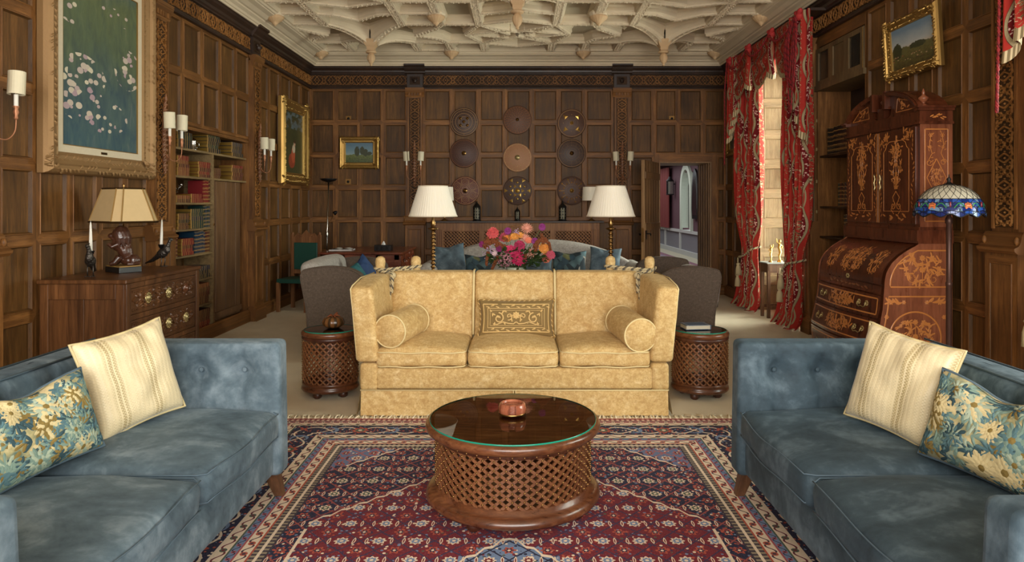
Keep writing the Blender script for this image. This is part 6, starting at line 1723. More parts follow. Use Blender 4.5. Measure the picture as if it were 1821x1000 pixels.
cush('slate blue velvet cushion at the right end of the pale boucle sofa', 1076, 466, .40, 'velvet_blue', -.15, roll=-.06, seed=3)
cush('blue-green patterned cushion on the boucle sofa, left of the flowers', 852, 476, .36, 'cushion_pattern', .1, 8.52, seed=5)
cush('blue-green patterned cushion on the boucle sofa, right of the flowers', 1012, 475, .44, 'cushion_pattern', -.05, 8.52, seed=7)
cush('plain slate blue cushion on the boucle sofa, just right of the vase', 957, 480, .36, 'velvet_blue', 0, 8.45, seed=9)

# ------------------------------------------------------------------ two wing sofas seen end-on, brown wool outside
def wing(label, cx, s):
    """s = +1 faces right (+x), -1 faces left"""
    t = thing('wing_sofa', label, 'sofa', (cx, 6.78, 0), 0, 'brown and grey wing sofas')
    m = lambda x: x*s
    # end panel outline (x, z): back at left, wing curve at the front
    O = [(-.36, .06), (-.37, .40), (-.405, .62), (-.43, .75), (-.425, .82), (-.38, .86), (-.20, .885), (-.02, .875), (.10, .84), (.17, .78), (.16, .68), (.12, .55), (.11, .42), (.20, .30), (.24, .06)]
    O = [(p.x, p.y) for p in catm([(*p, 0) for p in O], 4)]
    for yy, nm_ in ((0, 'arm'), (1.26, 'arm')):
        mb = MB(); P = [(m(a), b) for a, b in O]; n = len(P)
        if s < 0: P = P[::-1]
        mb.prism(P, yy, yy+.13, 'y', 0, True); o = mb.build(nm_, 'wool_brown', t, bevel=.02, seg=3)
        mb = MB(); mb.tube([(a, yy-.002, b) for a, b in P], .007, 6, closed=True); mb.build('piping', 'wool_brown', o)
    mb = MB(); mb.soft((m(-.34), .70, .55), (.10, .61, .42), .09, 8, lambda p, h: p+Vector((-s*.06*(p.z/h[2]), 0, (-.05 if s > 0 else -.17)*(p.z > 0)+.02*(1-(p.y/h[1])**2)*(p.z > 0)))); mb.build('backrest', 'boucle_grey', t)
    mb = MB(); mb.soft((m(.02), .70, .25), (.34, .55, .14), .05, 8); mb.build('base', 'boucle_grey', t)
    mb = MB(); mb.soft((m(.06), .70, .44), (.33, .54, .07), .05, 8); mb.build('seat_cushion', 'boucle_grey', t)
    for x in (-.3, .2):
        for y in (.06, 1.32): mb = MB(); mb.lathe([(.018, 0), (.026, .08)], (m(x), y, 0), 10); mb.build('leg', 'mahogany', t)
    return t
wing('grey sofa with brown wool outer arm, seen end-on left of the gold sofa', -1.71, 1); wing('grey sofa with brown wool outer arm, seen end-on right of the gold sofa', 1.58, -1)
pillow('scatter_cushion', 'royal blue cushion on the grey sofa at the left', 'cushion', 'cloth_royal', .38, .36, .07, place((-1.72, 7.75, .70), 1.2, .3, .6), None, 3)
pillow('scatter_cushion', 'teal cushion on the grey sofa at the left, before the blue one', 'cushion', 'cloth_teal', .36, .34, .07, place((-1.74, 7.38, .68), 1.0, .5, .3), None, 4)
# desk
DK = thing('writing_desk', 'mahogany pedestal desk with panelled sides in the far left corner', 'desk', (-2.19, 10.27, 0))
mb = MB(); mb.box(-.60, .58, -.68, .68, .80, .83); mb.build('desktop', 'mahogany', DK, bevel=.01)
mb = MB(); mb.box(-.55, .53, -.62, .62, .06, .80); mb.box(-.57, .55, -.64, .64, 0, .07)
for z in (.08, .72): mb.box(-.55, .53, -.635, -.62, z, z+.07)
for x in (-.55, -.30, -.02, .20, .46): mb.box(x, x+.07, -.635, -.62, .08, .79)
mb.build('carcase', 'mahogany', DK, bevel=.003)
rl = random.Random(3)
for y0_ in (-.60, -.18, .24):
    for z in (.63, .46, .28, .10):
        mb = MB(); mb.box(.53, .548, y0_, y0_+.38, z, z+.145)
        mp = lambda u, v, h: (.548+h, u, v)
        ribbon(mb, [(y0_+.02, z+.07), (y0_+.12, z+.11), (y0_+.19, z+.05), (y0_+.26, z+.11), (y0_+.36, z+.07)], .01, mp, 0, .01)
        for k in range(14): leaf(mb, y0_+rl.uniform(.02, .36), z+rl.uniform(.02, .12), .05, .02, rl.uniform(0, 6.3), mp, 0, .012)
        d = mb.build('drawer', 'mahogany', DK); h_ = MB(); h_.ell((.565, y0_+.19, z+.072), (.014, .014, .014)); h_.build('knob', 'rosewood_dark', d)
t = thing('open_book', 'white open book or papers lying on the desk', 'book', (-2.58, 10.1, .8305), .05)
for s in (-1, 1):
    mb = MB(); mb.grid(lambda u, v: (s*.16*u+.0, lerp(-.13, .13, v), .012+.022*math.sin(PI*min(1, u*1.15))*.9+(0)), 10, 2); mb.box(min(0, s*.165), max(0, s*.165), -.135, .135, 0, .012); mb.build('page_block', 'white_paper', t)
t = thing('tissue_box', 'black carved tissue box on the desk', 'tissue box', (-1.94, 9.95, .8305), -.1)
mb = MB(); mb.box(-.12, .12, -.07, .07, 0, .085); mp = lambda u, v, h: (u, -.07-h, v)
for k in range(3): flower(mb, -.07+k*.07, .042, .026, mp, .0, .006, 0, 6)
mb.build('box', 'black_paint', t, bevel=.004)
mb = MB(); mb.grid(lambda u, v: ((u-.5)*.07*(1-.6*v), .012*math.sin(u*9), .083+.06*v*(1-abs(u-.5)*.6)), 8, 5); mb.build('tissue', 'white_paper', t)
# green-backed chair with carved cresting, beside the desk
t = thing('desk_chair', 'tall-backed oak chair with dark green leather panel beside the desk', 'chair', (-3.10, 9.75, 0), -.2)
mb = MB(); mb.box(-.23, .23, -.22, .22, .40, .46); mb.build('seat', 'green_leather', t, bevel=.012)
for x in (-.21, .21):
    mb = MB(); mb.box(x-.022, x+.022, -.22, -.18, 0, .41); mb.build('leg', 'mahog_oak', t)
    mb = MB(); mb.box(x-.022, x+.022, .18, .22, 0, 1.06); mb.ell((x, .2, 1.075), (.022, .022, .03)); mb.build('leg', 'mahog_oak', t)
mb = MB(); mb.box(-.19, .19, .185, .215, .5, .56); mb.box(-.19, .19, .185, .215, .95, 1.03); mp = lambda u, v, h: (u, .185-h, v)
mb.prism([(-.19, 1.03), (-.13, 1.09), (-.07, 1.06), (0, 1.13), (.07, 1.06), (.13, 1.09), (.19, 1.03)], .19, .21, 'y')
for s in (-1, 1): ribbon(mb, spiral(s*.09, 1.05, .04, 0, 1, 12, s), .012, mp, 0, .01)
mb.box(-.19, -.17, .186, .214, .55, .96); mb.build('back_frame', 'mahog_oak', t); mb = MB(); mb.box(-.185, .185, .178, .22, .56, .95); mb.build('back_panel', 'green_leather', t, bevel=.01)
# uplighter with reading arm
t = thing('uplighter_lamp', 'slim steel uplighter floor lamp with reading arm in the far left corner', 'floor lamp', (-3.02, 10.85, 0))
mb = MB(); mb.lathe([(.14, 0), (.14, .02), (.02, .03)], seg=24); mb.build('base', 'silver', t)
mb = MB(); mb.tube([(0, 0, .02), (.01, 0, 1.0), (.035, 0, 1.86)], .011, 8); mb.lathe([(.016, .98), (.022, 1.0), (.022, 1.05), (.016, 1.07)], (.01, 0, 0), 12); mb.build('pole', 'silver', t)
mb = MB(); mb.lathe([(.02, 1.85), (.10, 1.875), (.135, 1.905), (.13, 1.91), (.02, 1.90)], (.035, 0, 0), 24); mb.build('bowl', 'iron_black', t)
mb = MB(); mb.tube(catm([(.012, 0, 1.04), (.04, -.02, 1.14), (.09, -.03, 1.28), (.13, -.04, 1.33)], 5), .004, 6); r_ = mb.build('reading_arm', 'brass', t)
mb = MB(); mb.M = T(.155, -.04, 1.375) @ Ry(.9); mb.lathe([(.012, .03), (.03, .0), (.032, -.03), (.028, -.03)], seg=14); mb.build('reading_head', 'iron_black', r_)

# ------------------------------------------------------------------ on the side tables
t = thing('gourd', 'small striped brown ornamental gourd on the left side table', 'gourd', (-1.455, 5.43, .5265))
mb = MB(); mb.lathe([(.01, .012), (.045, .0), (.075, .02), (.083, .045), (.07, .075), (.035, .088), (.012, .08)], seg=60, fn=lambda a, q: 1+.07*abs(math.sin(a*5))); mb.build('body', 'gourd_skin', t)
mb = MB(); mb.tube([(0, 0, .075), (.01, 0, .10), (.03, .01, .115)], [.012, .008, .01], 6)
for k in range(5): mb.tube([(0, 0, .085), (.03*math.cos(k*1.3), .03*math.sin(k*1.3), .10), (.055*math.cos(k*1.3), .055*math.sin(k*1.3), .088)], [.006, .007, .003], 5)
mb.build('stalk', 'amaranth', t)
bk_ = MB(); W_, D_ = .20, .135
t = thing('hardback_book', 'blue hardback book with a worn cover on the right side table', 'book', (1.40, 5.40, .5265), .12)
mb = MB(); mb.box(-.10, .10, -.07, .07, 0, .004); mb.box(-.10, .10, -.07, .07, .032, .036); mb.box(.096, .101, -.07, .07, 0, .036); mb.build('cover', 'book_cloth', t)
mb = MB(); mb.box(-.096, .096, -.066, .066, .004, .032); mb.build('pages', 'book_cream', t)
# ------------------------------------------------------------------ inlaid bureau bookcase on the right wall
SY0, SY1 = 5.36, 6.54; SX = 3.40
SEC = thing('secretary_desk', 'tall marquetry secretary desk with roll top, bombe drawers and arched pediment on the right wall', 'secretary desk', (SX, (SY0+SY1)/2, 0))
OX, OY = SX, (SY0+SY1)/2
def xf(z):
    """world x of the front silhouette at height z"""
    K = [(0, 2.86), (.10, 2.86), (.16, 2.83), (.28, 2.80), (.42, 2.80), (.55, 2.83), (.68, 2.855), (.78, 2.862), (.86, 2.868), (.92, 2.872), (.98, 2.888), (1.04, 2.925), (1.09, 2.975), (1.13, 3.03), (1.165, 3.09), (1.19, 3.145), (1.21, 3.146), (2.3, 3.146)]
    for i in range(len(K)-1):
        if z <= K[i+1][0]:
            t = (z-K[i][0])/(K[i+1][0]-K[i][0]); return lerp(K[i][1], K[i+1][1], max(0, t))
    return K[-1][1]
def bulge(s, z):
    if z > .80: return 0
    t = (s-SY0)/(SY1-SY0); return .055*math.sin(PI*min(1, max(0, t)))**1.0*min(1, z/.3)*min(1, (.84-z)/.12)
def mpF(s, z, h): return (xf(z)-bulge(s, z)-h-OX, s-OY, z)
def mpS(x, z, h): return (x-OX, SY0-h-OY, z)
# lower carcase with side panels following the curve
mb = MB(); n = 46; zs_ = [1.20*i/n for i in range(n+1)]
for i in range(n):
    for (y, fl_) in ((SY0, False), (SY1, True)):
        a, b = zs_[i], zs_[i+1]; q = [(SX-OX, y-OY, a), (xf(a)-OX, y-OY, a), (xf(b)-OX, y-OY, b), (SX-OX, y-OY, b)]
        mb.add(q, [(3, 2, 1, 0) if not fl_ else (0, 1, 2, 3)], 1)
mb.grid(lambda u, v: mpF(lerp(SY0, SY1, u), lerp(0, 1.2, v), -.012), 30, 46, 0)
mb.box(xf(1.2)-OX-.02, SX-OX, SY0-OY-.012, SY1-OY+.012, 1.195, 1.215, 0)
for (z0, z1, o) in ((1.215, 1.30, .03), (1.30, 1.325, .012)): mb.box(3.146-o-OX, SX-OX, SY0-OY-o*.4, SY1-OY+o*.4, z0, z1, 0)
mb.box(2.85-OX, SX-OX, SY0-OY-.01, SY1-OY+.01, 0, .09, 0)
body = mb.build('lower_carcase', ['secretary_wood', 'secretary_side'], SEC)
# edge banding + inlays
def flora(mb, cx, cz, W, H, mp, seed, n=16, m=0, h=.0018, k=1.0, vase=False):
    """symmetrical marquetry spray of stems, leaves and tulips in a box"""
    r_ = random.Random(seed); 
    for s in (-1, 1):
        main = [(cx+s*W*.02, cz-H*.42), (cx+s*W*.20, cz-H*.15), (cx+s*W*.08, cz+H*.12), (cx+s*W*.22, cz+H*.38)]
        P = [(p.x, p.y) for p in catm([(*q, 0) for q in main], 6)]; ribbon(mb, P, .006*k, mp, .0004, h, m)
        ribbon(mb, spiral(cx+s*W*.24, cz-H*.28, min(W, H)*.17, PI*.5, 1.1, 16, s), .007*k, mp, .0004, h, m)
        for i in range(n):
            t = (i+.5)/n; p = P[min(len(P)-1, int(t*len(P)))]; a = r_.uniform(0, 6.28); L = r_.uniform(.04, .075)*k; leaf(mb, p[0]+s*r_.uniform(-.2, 1)*W*.14, p[1]+r_.uniform(-.03, .03)*k, L, L*.38, a, mp, .0004, h, m)
        for (fx, fz, fr) in ((.22, .38, .034), (.36, .05, .030), (.12, .18, .026), (.34, -.12, .026), (.38, .30, .022), (.14, -.34, .024)):
            flower(mb, cx+s*W*fx, cz+H*fz, fr*k, mp, .0004, h, m, 6, r_.uniform(0, 1)); 
            for q in range(3): leaf(mb, cx+s*W*fx, cz+H*fz, .07*k, .02*k, r_.uniform(0, 6.28), mp, .0004, h, m)
    flower(mb, cx, cz+H*.40, .032*k, mp, .0004, h, m, 7); flower(mb, cx, cz+H*.02, .034*k, mp, .0004, h, m, 8); ribbon(mb, [(cx, cz-H*.45), (cx, cz+H*.40)], .006*k, mp, .0004, h, m)
    if vase: 
        for (a, b, w_) in ((-.48, -.44, .18), (-.44, -.38, .08), (-.38, -.22, .17), (-.22, -.16, .10), (-.16, -.13, .15)): ribbon(mb, [(cx, cz+H*a), (cx, cz+H*b)], W*w_*1.5, mp, .0004, h, m)
def rect_line(mb, u0, u1, z0, z1, w_, mp, m=0, seg=1, h=.0016):
    for (A, B) in (((u0, z0), (u1, z0)), ((u1, z0), (u1, z1)), ((u1, z1), (u0, z1)), ((u0, z1), (u0, z0))):
        ribbon(mb, [(lerp(A[0], B[0], i/seg), lerp(A[1], B[1], i/seg)) for i in range(seg+1)], w_, mp, .0003, h, m)
# side inlay
mb = MB(); P = []
zz = [1.16, 1.12, 1.08, 1.04, 1.0, .95, .90, .86]
P = [(3.36, 1.14)]+[(3.13, 1.14)]+[(xf(z)+.045, z-.01) for z in (1.10, 1.07, 1.04, 1.0, .96, .92, .88)]+[(xf(.86)+.05, .855), (3.36, .855), (3.36, 1.14)]
ribbon(mb, P, .011, mpS, .0003, .0016)
Q = [(xf(z)+.04, z) for z in [.78-.04*i for i in range(16)]]; ribbon(mb, [(3.36, .78)]+Q+[(3.36, Q[-1][1]), (3.36, .78)], .011, mpS, .0003, .0016)
flora(mb, 3.165, .985, .36, .24, mpS, 5, 12, k=.8)
c_ = (3.11, .46); ribbon(mb, [(c_[0]+.20*math.cos(2*PI*k/48), c_[1]+.20*math.sin(2*PI*k/48)) for k in range(49)], .012, mpS, .0003, .0016)
flora(mb, c_[0], c_[1], .30, .30, mpS, 9, 12, k=.75, vase=True)
for s in (-1, 1):
    for k in range(12): leaf(mb, 3.11+s*(.10+.010*k), .735-.0*k, .045, .018, (.2 if s > 0 else PI-.2)+rl.uniform(-.9, .9), mpS, .0003, .0016)
    flower(mb, 3.11+s*.19, .735, .022, mpS, .0003, .0018); flower(mb, 3.11+s*.225, .62, .020, mpS, .0003, .0018); flower(mb, 3.11+s*.09, .735, .018, mpS, .0003, .0018)
mb.build('side_marquetry', 'inlay', body)
# roll top
RT = MB(); RT.grid(lambda u, v: mpF(lerp(SY0+.04, SY1-.04, u), lerp(.865, 1.185, v), .003), 10, 14); RT = RT.build('roll_top', 'secretary_wood', SEC)
mb = MB()
rect_line(mb, SY0+.08, SY1-.08, .895, 1.165, .012, mpF, seg=10)
rect_line(mb, SY0+.11, SY0+.34, .915, 1.145, .005, mpF, seg=8); rect_line(mb, SY0+.37, SY1-.37, .915, 1.145, .005, mpF, seg=8); rect_line(mb, SY1-.34, SY1-.11, .915, 1.145, .005, mpF, seg=8)
flora(mb, SY0+.225, 1.03, .20, .20, mpF, 3, 12, k=.62, h=.005); flora(mb, SY1-.225, 1.03, .20, .20, mpF, 3, 12, k=.62, h=.005); flora(mb, OY, 1.03, .36, .21, mpF, 4, 22, k=.72, h=.005); flora(mb, OY-.1, 1.03, .2, .19, mpF, 14, 14, k=.5, h=.005); flora(mb, OY+.1, 1.03, .2, .19, mpF, 24, 14, k=.5, h=.005)
mb.build('roll_marquetry', 'inlay', RT)
mb = MB(); 
def brass_esc(mb, s, z, k=1.):
    for q in range(6): a = q*PI/3; mb.ell(mpF(s+.016*k*math.cos(a), z+.010*k*math.sin(a), .006), (.004, .008*k, .007*k), 0, 6, 4)
brass_esc(mb, OY, .885, 1.4); mb.build('escutcheon', 'brass_pale', RT)
def handle(mb, s, z):
    for d in (-1, 1):
        for q in range(7): a = q*PI/3.5; mb.ell(mpF(s+d*.05+.016*math.cos(a), z+.016*math.sin(a), .005), (.004, .009, .009), 0, 6, 4)
        mb.ell(mpF(s+d*.05, z, .012), (.012, .007, .007), 0, 6, 5)
    mb.tube([mpF(s+x, z-y, .02) for (x, y) in ((-.05, 0), (-.052, .02), (-.03, .034), (0, .026), (.03, .034), (.052, .02), (.05, 0))], .0045, 6)
mb = MB(); mb.grid(lambda u, v: mpF(lerp(SY0+.03, SY1-.03, u), lerp(.792, .855, v), .004), 20, 3)
d = mb.build('writing_slide', 'secretary_wood', SEC); mb = MB()
for k in range(20): leaf(mb, SY0+.25+k*.035, .823, .05, .018, (k % 2)*PI+rl.uniform(-.6, .6), mpF, .004, .006)
mb.build('slide_marquetry', 'inlay_dull', d)
for k, (za, zb) in enumerate(((.605, .78), (.385, .59), (.12, .37))):
    mb = MB(); mb.grid(lambda u, v: mpF(lerp(SY0+.025, SY1-.025, u), lerp(za, zb, v), .006), 24, 8); mb.grid(lambda u, v: mpF(lerp(SY0+.025, SY1-.025, u), za, .006-.02*v), 24, 1); mb.grid(lambda u, v: mpF(lerp(SY0+.025, SY1-.025, u), zb, .006-.02*(1-v)), 24, 1)
    d = mb.build('drawer', 'secretary_wood', SEC)
    mb = MB(); f_ = lambda s, z, h: mpF(s, z, h+.0065); rect_line(mb, SY0+.06, SY1-.06, za+.025, zb-.025, .011, f_, seg=20)
    zc = (za+zb)/2; flora(mb, OY, zc, .42, (zb-za)*.62, f_, 30+k, 18, k=.6)
    for k2 in range(16): leaf(mb, OY+rl.uniform(-.25, .25), zc+rl.uniform(-.03, .03), .06, .022, rl.uniform(0, 6.3), f_, .0003, .0018)
    mb.build('drawer_marquetry', 'inlay', d)
    for s in (SY0+.24, SY1-.24): mb = MB(); handle(mb, s, zc+.01); mb.build('handle', 'brass_pale', d)
# upper cabinet
mb = MB(); mb.box(3.146-OX, SX-OX, SY0-OY, SY1-OY, 1.325, 2.14, 0); mb.add([mpS(3.146, 1.325, .001), mpS(SX, 1.325, .001), mpS(SX, 2.14, .001), mpS(3.146, 2.14, .001)], [(0, 1, 2, 3)], 1)
up = mb.build('upper_case', ['secretary_wood', 'secretary_side'], SEC)
mb = MB(); rect_line(mb, 3.185, 3.365, 1.37, 2.09, .011, mpS)
for s in (-1, 1):
    cx = 3.275
    ribbon(mb, [(cx+s*.07, 1.83), (cx+s*.035, 1.90), (cx+s*.055, 1.97), (cx+s*.045, 2.04)], .007, mpS, .0003, .0016); flower(mb, cx+s*.045, 2.045, .024, mpS, .0003, .0018); flower(mb, cx+s*.05, 1.95, .020, mpS, .0003, .0018)
    ribbon(mb, spiral(cx+s*.055, 1.83, .03, 0, 1.2, 12, s), .006, mpS, .0003, .0016)
    for k in range(10): leaf(mb, cx+s*rl.uniform(.03, .075), rl.uniform(1.80, 2.05), .05, .017, rl.uniform(0, 6.3), mpS, .0003, .0016)
    ribbon(mb, [(cx+s*.05, 1.45), (cx+s*.03, 1.50), (cx+s*.06, 1.56)], .006, mpS, .0003, .0016); flower(mb, cx+s*.05, 1.45, .022, mpS, .0003, .0018); flower(mb, cx+s*.055, 1.53, .02, mpS, .0003, .0018)
    for k in range(6): leaf(mb, cx+s*rl.uniform(.03, .06), rl.uniform(1.43, 1.58), .045, .016, rl.uniform(0, 6.3), mpS, .0003, .0016)
ribbon(mb, [(3.275, 1.86), (3.35, 1.71), (3.275, 1.56), (3.20, 1.71), (3.275, 1.86)], .008, mpS, .0003, .0016); flora(mb, 3.275, 1.71, .09, .16, mpS, 8, 6, k=.42)
mb.build('side_marquetry', 'inlay', up)
def mpD(s, z, h): return (3.146-h-OX, s-OY, z)
for k, (a, b) in enumerate(((SY0+.03, OY-.004), (OY+.004, SY1-.03))):
    mb = MB(); z0, z1 = 1.345, 2.115
    v = [mpD(a, z0, 0), mpD(b, z0, 0), mpD(b, z1, 0), mpD(a, z1, 0)]
    mb.box(3.146-.018-OX, 3.146-OX, a-OY, b-OY, z0, z1); d = mb.build('door', 'secretary_wood', SEC, bevel=.002)
    fD = lambda s, z, h: mpD(s, z, h+.0185)
    mb = MB(); c0, c1 = a+.09, b-.09; 
    arch = [(c0, z0+.10), (c0, z1-.17), (c0+.03, z1-.15), (c0+.05, z1-.11), (c0+.09, z1-.09), (c1-.09, z1-.09), (c1-.05, z1-.11), (c1-.03, z1-.15), (c1, z1-.17), (c1, z0+.10), (c0, z0+.10)]
    ribbon(mb, arch, .007, fD, .0003, .002); edge_s = b-.012 if k == 0 else a+.012; ribbon(mb, [(edge_s, z0), (edge_s, z1)], .014, fD, .0003, .0016)
    cx = (a+b)/2; cz = (z0+z1)/2
    flora(mb, cx, cz+.09, .19, .40, fD, 40+k, 18, k=.6, vase=True); ribbon(mb, [(cx, cz-.06), (cx, cz+.34)], .005, fD, .0003, .0018)
    for q in range(9): flower(mb, cx+rl.uniform(-.03, .03), cz+.2+q*.016, .015, fD, .0003, .002, 0, 5)
    for s in (-1, 1):
        ribbon(mb, spiral(cx+s*.045, cz-.24, .04, PI/2, 1.2, 16, s), .007, fD, .0003, .0018); ribbon(mb, [(cx, cz-.12), (cx+s*.05, cz-.17), (cx+s*.02, cz-.22), (cx+s*.075, cz-.27), (cx+s*.03, cz-.31)], .007, fD, .0003, .0018)
        for q in range(20): leaf(mb, cx+s*(b-a)*.43, z0+.05+q*.035, .036, .014, PI/2+rl.uniform(-1, 1), fD, .0003, .0016)
        for q in range(12): leaf(mb, cx+s*rl.uniform(.10, .22), z1-rl.uniform(.02, .10), .05, .02, rl.uniform(0, 6.3), fD, .0003, .0016)
        for q in range(5): leaf(mb, cx+s*rl.uniform(.04, .18), z0+rl.uniform(.03, .07), .05, .02, rl.uniform(-.5, .5), fD, .0003, .0016)
        flower(mb, cx+s*.17, z1-.06, .026, fD, .0003, .002)
    mb.build('door_marquetry', 'inlay', d)
    mb = MB(); hs = OY+(-.045 if k == 0 else .045); mb.M = T(*[0, 0, 0]); mb.tube([fD(hs, z, .008+.004*math.sin((z-1.6)*90)) for z in [1.62+.012*i for i in range(13)]], [.002, .005, .007, .005, .007, .006, .008, .006, .007, .005, .007, .005, .002], 6); mb.build('handle', 'brass_pale', d)
# cornice and broken arch pediment
mb = MB()
for (z0, z1, o) in ((2.13, 2.15, .02), (2.15, 2.235, .005), (2.235, 2.255, .03), (2.255, 2.27, .045)):
    if z0 < 2.14: mb.box(3.146-o-OX, SX-OX, SY0-OY-o, SY1-OY+o, z0, z1)
    else:
        mb.box(3.146-o-OX, SX-OX, SY0-OY-o, SY0-OY+.03, z0, z1); mb.box(3.146-o-OX, SX-OX, SY1-OY-.03, SY1-OY+o, z0, z1)
        mb.box(3.146-o-OX, SX-OX, SY0-OY+.03, SY1-OY-.03, z0, z1-.001) if z1 < 2.25 else None
def archz(s): t = abs(s-OY)/((SY1-SY0)/2); return 2.24+.205*max(0, 1-t**2.2)**.7
for sg in (-1, 1):
    pts = []; N = 14
    S0, S1 = .10, .585
    outer = [(OY+sg*lerp(S1, S0, i/N), archz(OY+sg*lerp(S1, S0, i/N))) for i in range(N+1)]
    inner = [(OY+sg*S0, archz(OY+sg*S0)-.10), (OY+sg*(S0+.05), 2.33), (OY+sg*(S0+.03), 2.26), (OY+sg*.08, 2.23), (OY+sg*S1, 2.22)]
    poly = [(p[0]-OY, p[1]) for p in outer+inner]
    if sg > 0: poly = poly[::-1]
    mb.prism(poly, 3.165-OX, SX-.02-OX, 'x')
    for (w_, o) in ((.03, .0), (.018, .018)):
        P = [(p[0], p[1]+o*.6) for p in outer]; n = len(P); v = []; f = []
        for p in P:
            for (dz, xx) in ((-.018, 3.16), (-.018, 3.125+o), (.012, 3.115+o), (.012, SX-.03)): v.append((xx-OX, p[0]-OY, p[1]+dz))
        for i in range(n-1):
            for q in range(3): f.append((i*4+q, (i+1)*4+q, (i+1)*4+q+1, i*4+q+1))
        mb.add(v, f, 0)
    c = outer[-1]; mb.box(3.12-OX, 3.25-OX, c[0]-OY-.02, c[0]-OY+.02, c[1]-.13, c[1]+.022)
mb.box(3.15-OX, 3.24-OX, -.05, .05, 2.23, 2.33)
pd = mb.build('pediment', 'secretary_wood', SEC)
mb = MB()
for sg in (-1, 1):
    tri = [(OY+sg*.52, 2.27), (OY+sg*.22, 2.27), (OY+sg*.24, 2.38), (OY+sg*.40, 2.345), (OY+sg*.52, 2.27)]; fP = lambda s, z, h: (3.1645-h-OX, s-OY, z)
    ribbon(mb, tri, .008, fP, .0003, .002); 
    for k in range(9): leaf(mb, OY+sg*rl.uniform(.27, .42), rl.uniform(2.285, 2.36), .045, .018, rl.uniform(0, 6.3), fP, .0003, .002)
    flower(mb, OY+sg*.30, 2.34, .02, fP, .0003, .002); mb.build('pediment_marquetry', 'inlay', pd); mb = MB()
for k in range(7): leaf(mb, 3.22+k*.016, 2.19+rl.uniform(-.01, .01), .035, .013, rl.uniform(-.6, .6), lambda x, z, h: (x-OX, SY0-.0055-h-OY, z), .0003, .0016)
mb.build('frieze_marquetry', 'inlay', pd)
for (s, x, z) in ((SY0+.03, 3.19, 2.27), (SY1-.03, 3.19, 2.27), (OY, 3.19, 2.32)):
    mb = MB(); mb.lathe([(.028, 0), (.03, .008), (.012, .02), (.014, .035), (.034, .055), (.036, .07), (.014, .088), (.010, .10), (.014, .108), (.004, .14), (0, .145)], (x-OX, s-OY, z), 18); mb.build('finial', 'secretary_side', SEC)

# ------------------------------------------------------------------ leaded glass floor lamp
TL = thing('leaded_glass_lamp', 'bronze floor lamp with blue leaded glass dome shade of orange water flowers', 'floor lamp', (3.07, 4.88, 0))
mb = MB(); mb.lathe([(.15, 0), (.15, .015), (.11, .035), (.05, .05), (.03, .08)], seg=32); mb.build('base', 'lamp_pole', TL)
mb = MB(); mb.lathe([(.019, .06), (.019, .92), (.022, .925), (.022, .945), (.0175, .95), (.0175, 1.36), (.024, 1.37), (.024, 1.40), (.012, 1.42), (.01, 1.6)], seg=20); mb.build('pole', 'lamp_pole', TL)
RS, H0, H1 = .222, 1.425, 1.64
def dome_p(t, a, o=0):    # t = 0 rim .. 1 crown
    ang = t*PI/2*.88; r_ = (RS+o)*math.cos(ang)**.92; z = H0+(H1-H0)*math.sin(ang)/math.sin(PI/2*.88)
    if t < .001: z += 0
    return (r_*math.cos(a), r_*math.sin(a), z+.012*math.cos(a*12)*max(0, 1-t*6))
def tgrid(mb, m, a0, a1, t0, t1, o=0.):
    mb.grid(lambda u, v: dome_p(lerp(t0, t1, v), lerp(a0, a1, u), o), 3, 3, m, False)
mb = MB(); gm = ['tg_cream', 'tg_blue', 'tg_deep', 'tg_pale', 'tg_green', 'tg_orange', 'tg_red']; rt = random.Random(6)
NB = 48
for j, (t0, t1) in enumerate(((0, .10), (.10, .20), (.20, .30), (.30, .40))):
    for k in range(NB):
        a0 = 2*PI*(k+.5*(j % 2))/NB; mb_m = rt.choice((1, 1, 2, 2, 3)); tgrid(mb, mb_m, a0, a0+2*PI/NB, t0, t1)
for j, (t0, t1) in enumerate(((.40, .55), (.55, .70), (.70, .84), (.84, 1.0))):
    for k in range(24):
        a0 = 2*PI*(k+.5*(j % 2))/24; tgrid(mb, 0, a0, a0+2*PI/24, t0, t1)
sh_ = mb.build('glass_shade', gm, TL)
fmt = lambda u, v, h: dome_p(v, u, h)
mb = MB()
for k in range(6):
    a = 2*PI*k/6-PI/2
    for q in (-.9, -.45, 0, .45, .9):
        L = .16; blob(mb, a+math.sin(q)*.10, .16+math.cos(q)*.09, .04, .075, q*.0, lambda u, v, h: fmt(u, v, .001+h*.5), .0, .004, 0, 6)
    for s in (-1, 1):
        P = [(a+s*(.12+.30*i/8), .20+.09*math.sin(i/8*PI*1.1)) for i in range(9)]; ribbon(mb, P, .028, lambda u, v, h: fmt(u, v, .001+h), .0, .002, 1)
    mb.ell(fmt(a+PI/6, .25, .003), (.006, .006, .022), 2, 6, 5)
mb.build('flowers_and_leaves', ['tg_orange', 'tg_green', 'tg_red'], sh_)
mb = MB()
for j, t in enumerate((0, .10, .20, .30, .40)): mb.tube([dome_p(t, 2*PI*k/72, .001) for k in range(72)], .0022 if t else .004, 4, closed=True)
for k in range(24):
    for d_ in (1, -1):
        mb.tube([dome_p(.40+.6*i/8, 2*PI*k/24+d_*i/8*2*PI/12, .001) for i in range(9)], .0018, 4)
for k in range(12):
    for d_ in (1, -1): mb.tube([dome_p(.0+.40*i/8, 2*PI*k/12+d_*.26*math.sin(i/8*PI*1.5), .0015) for i in range(9)], .002, 4)
for k in range(NB): mb.tube([dome_p(0, 2*PI*k/NB, .001), dome_p(.10, 2*PI*k/NB, .001)], .0016, 4)
mb.lathe([(.06, H1-.012), (.05, H1), (.02, H1+.012), (.012, H1+.02), (.01, H1+.03), (.016, H1+.04), (.005, H1+.055), (.003, H1+.075)], seg=16)
mb.build('leading', 'lead_dark', sh_)

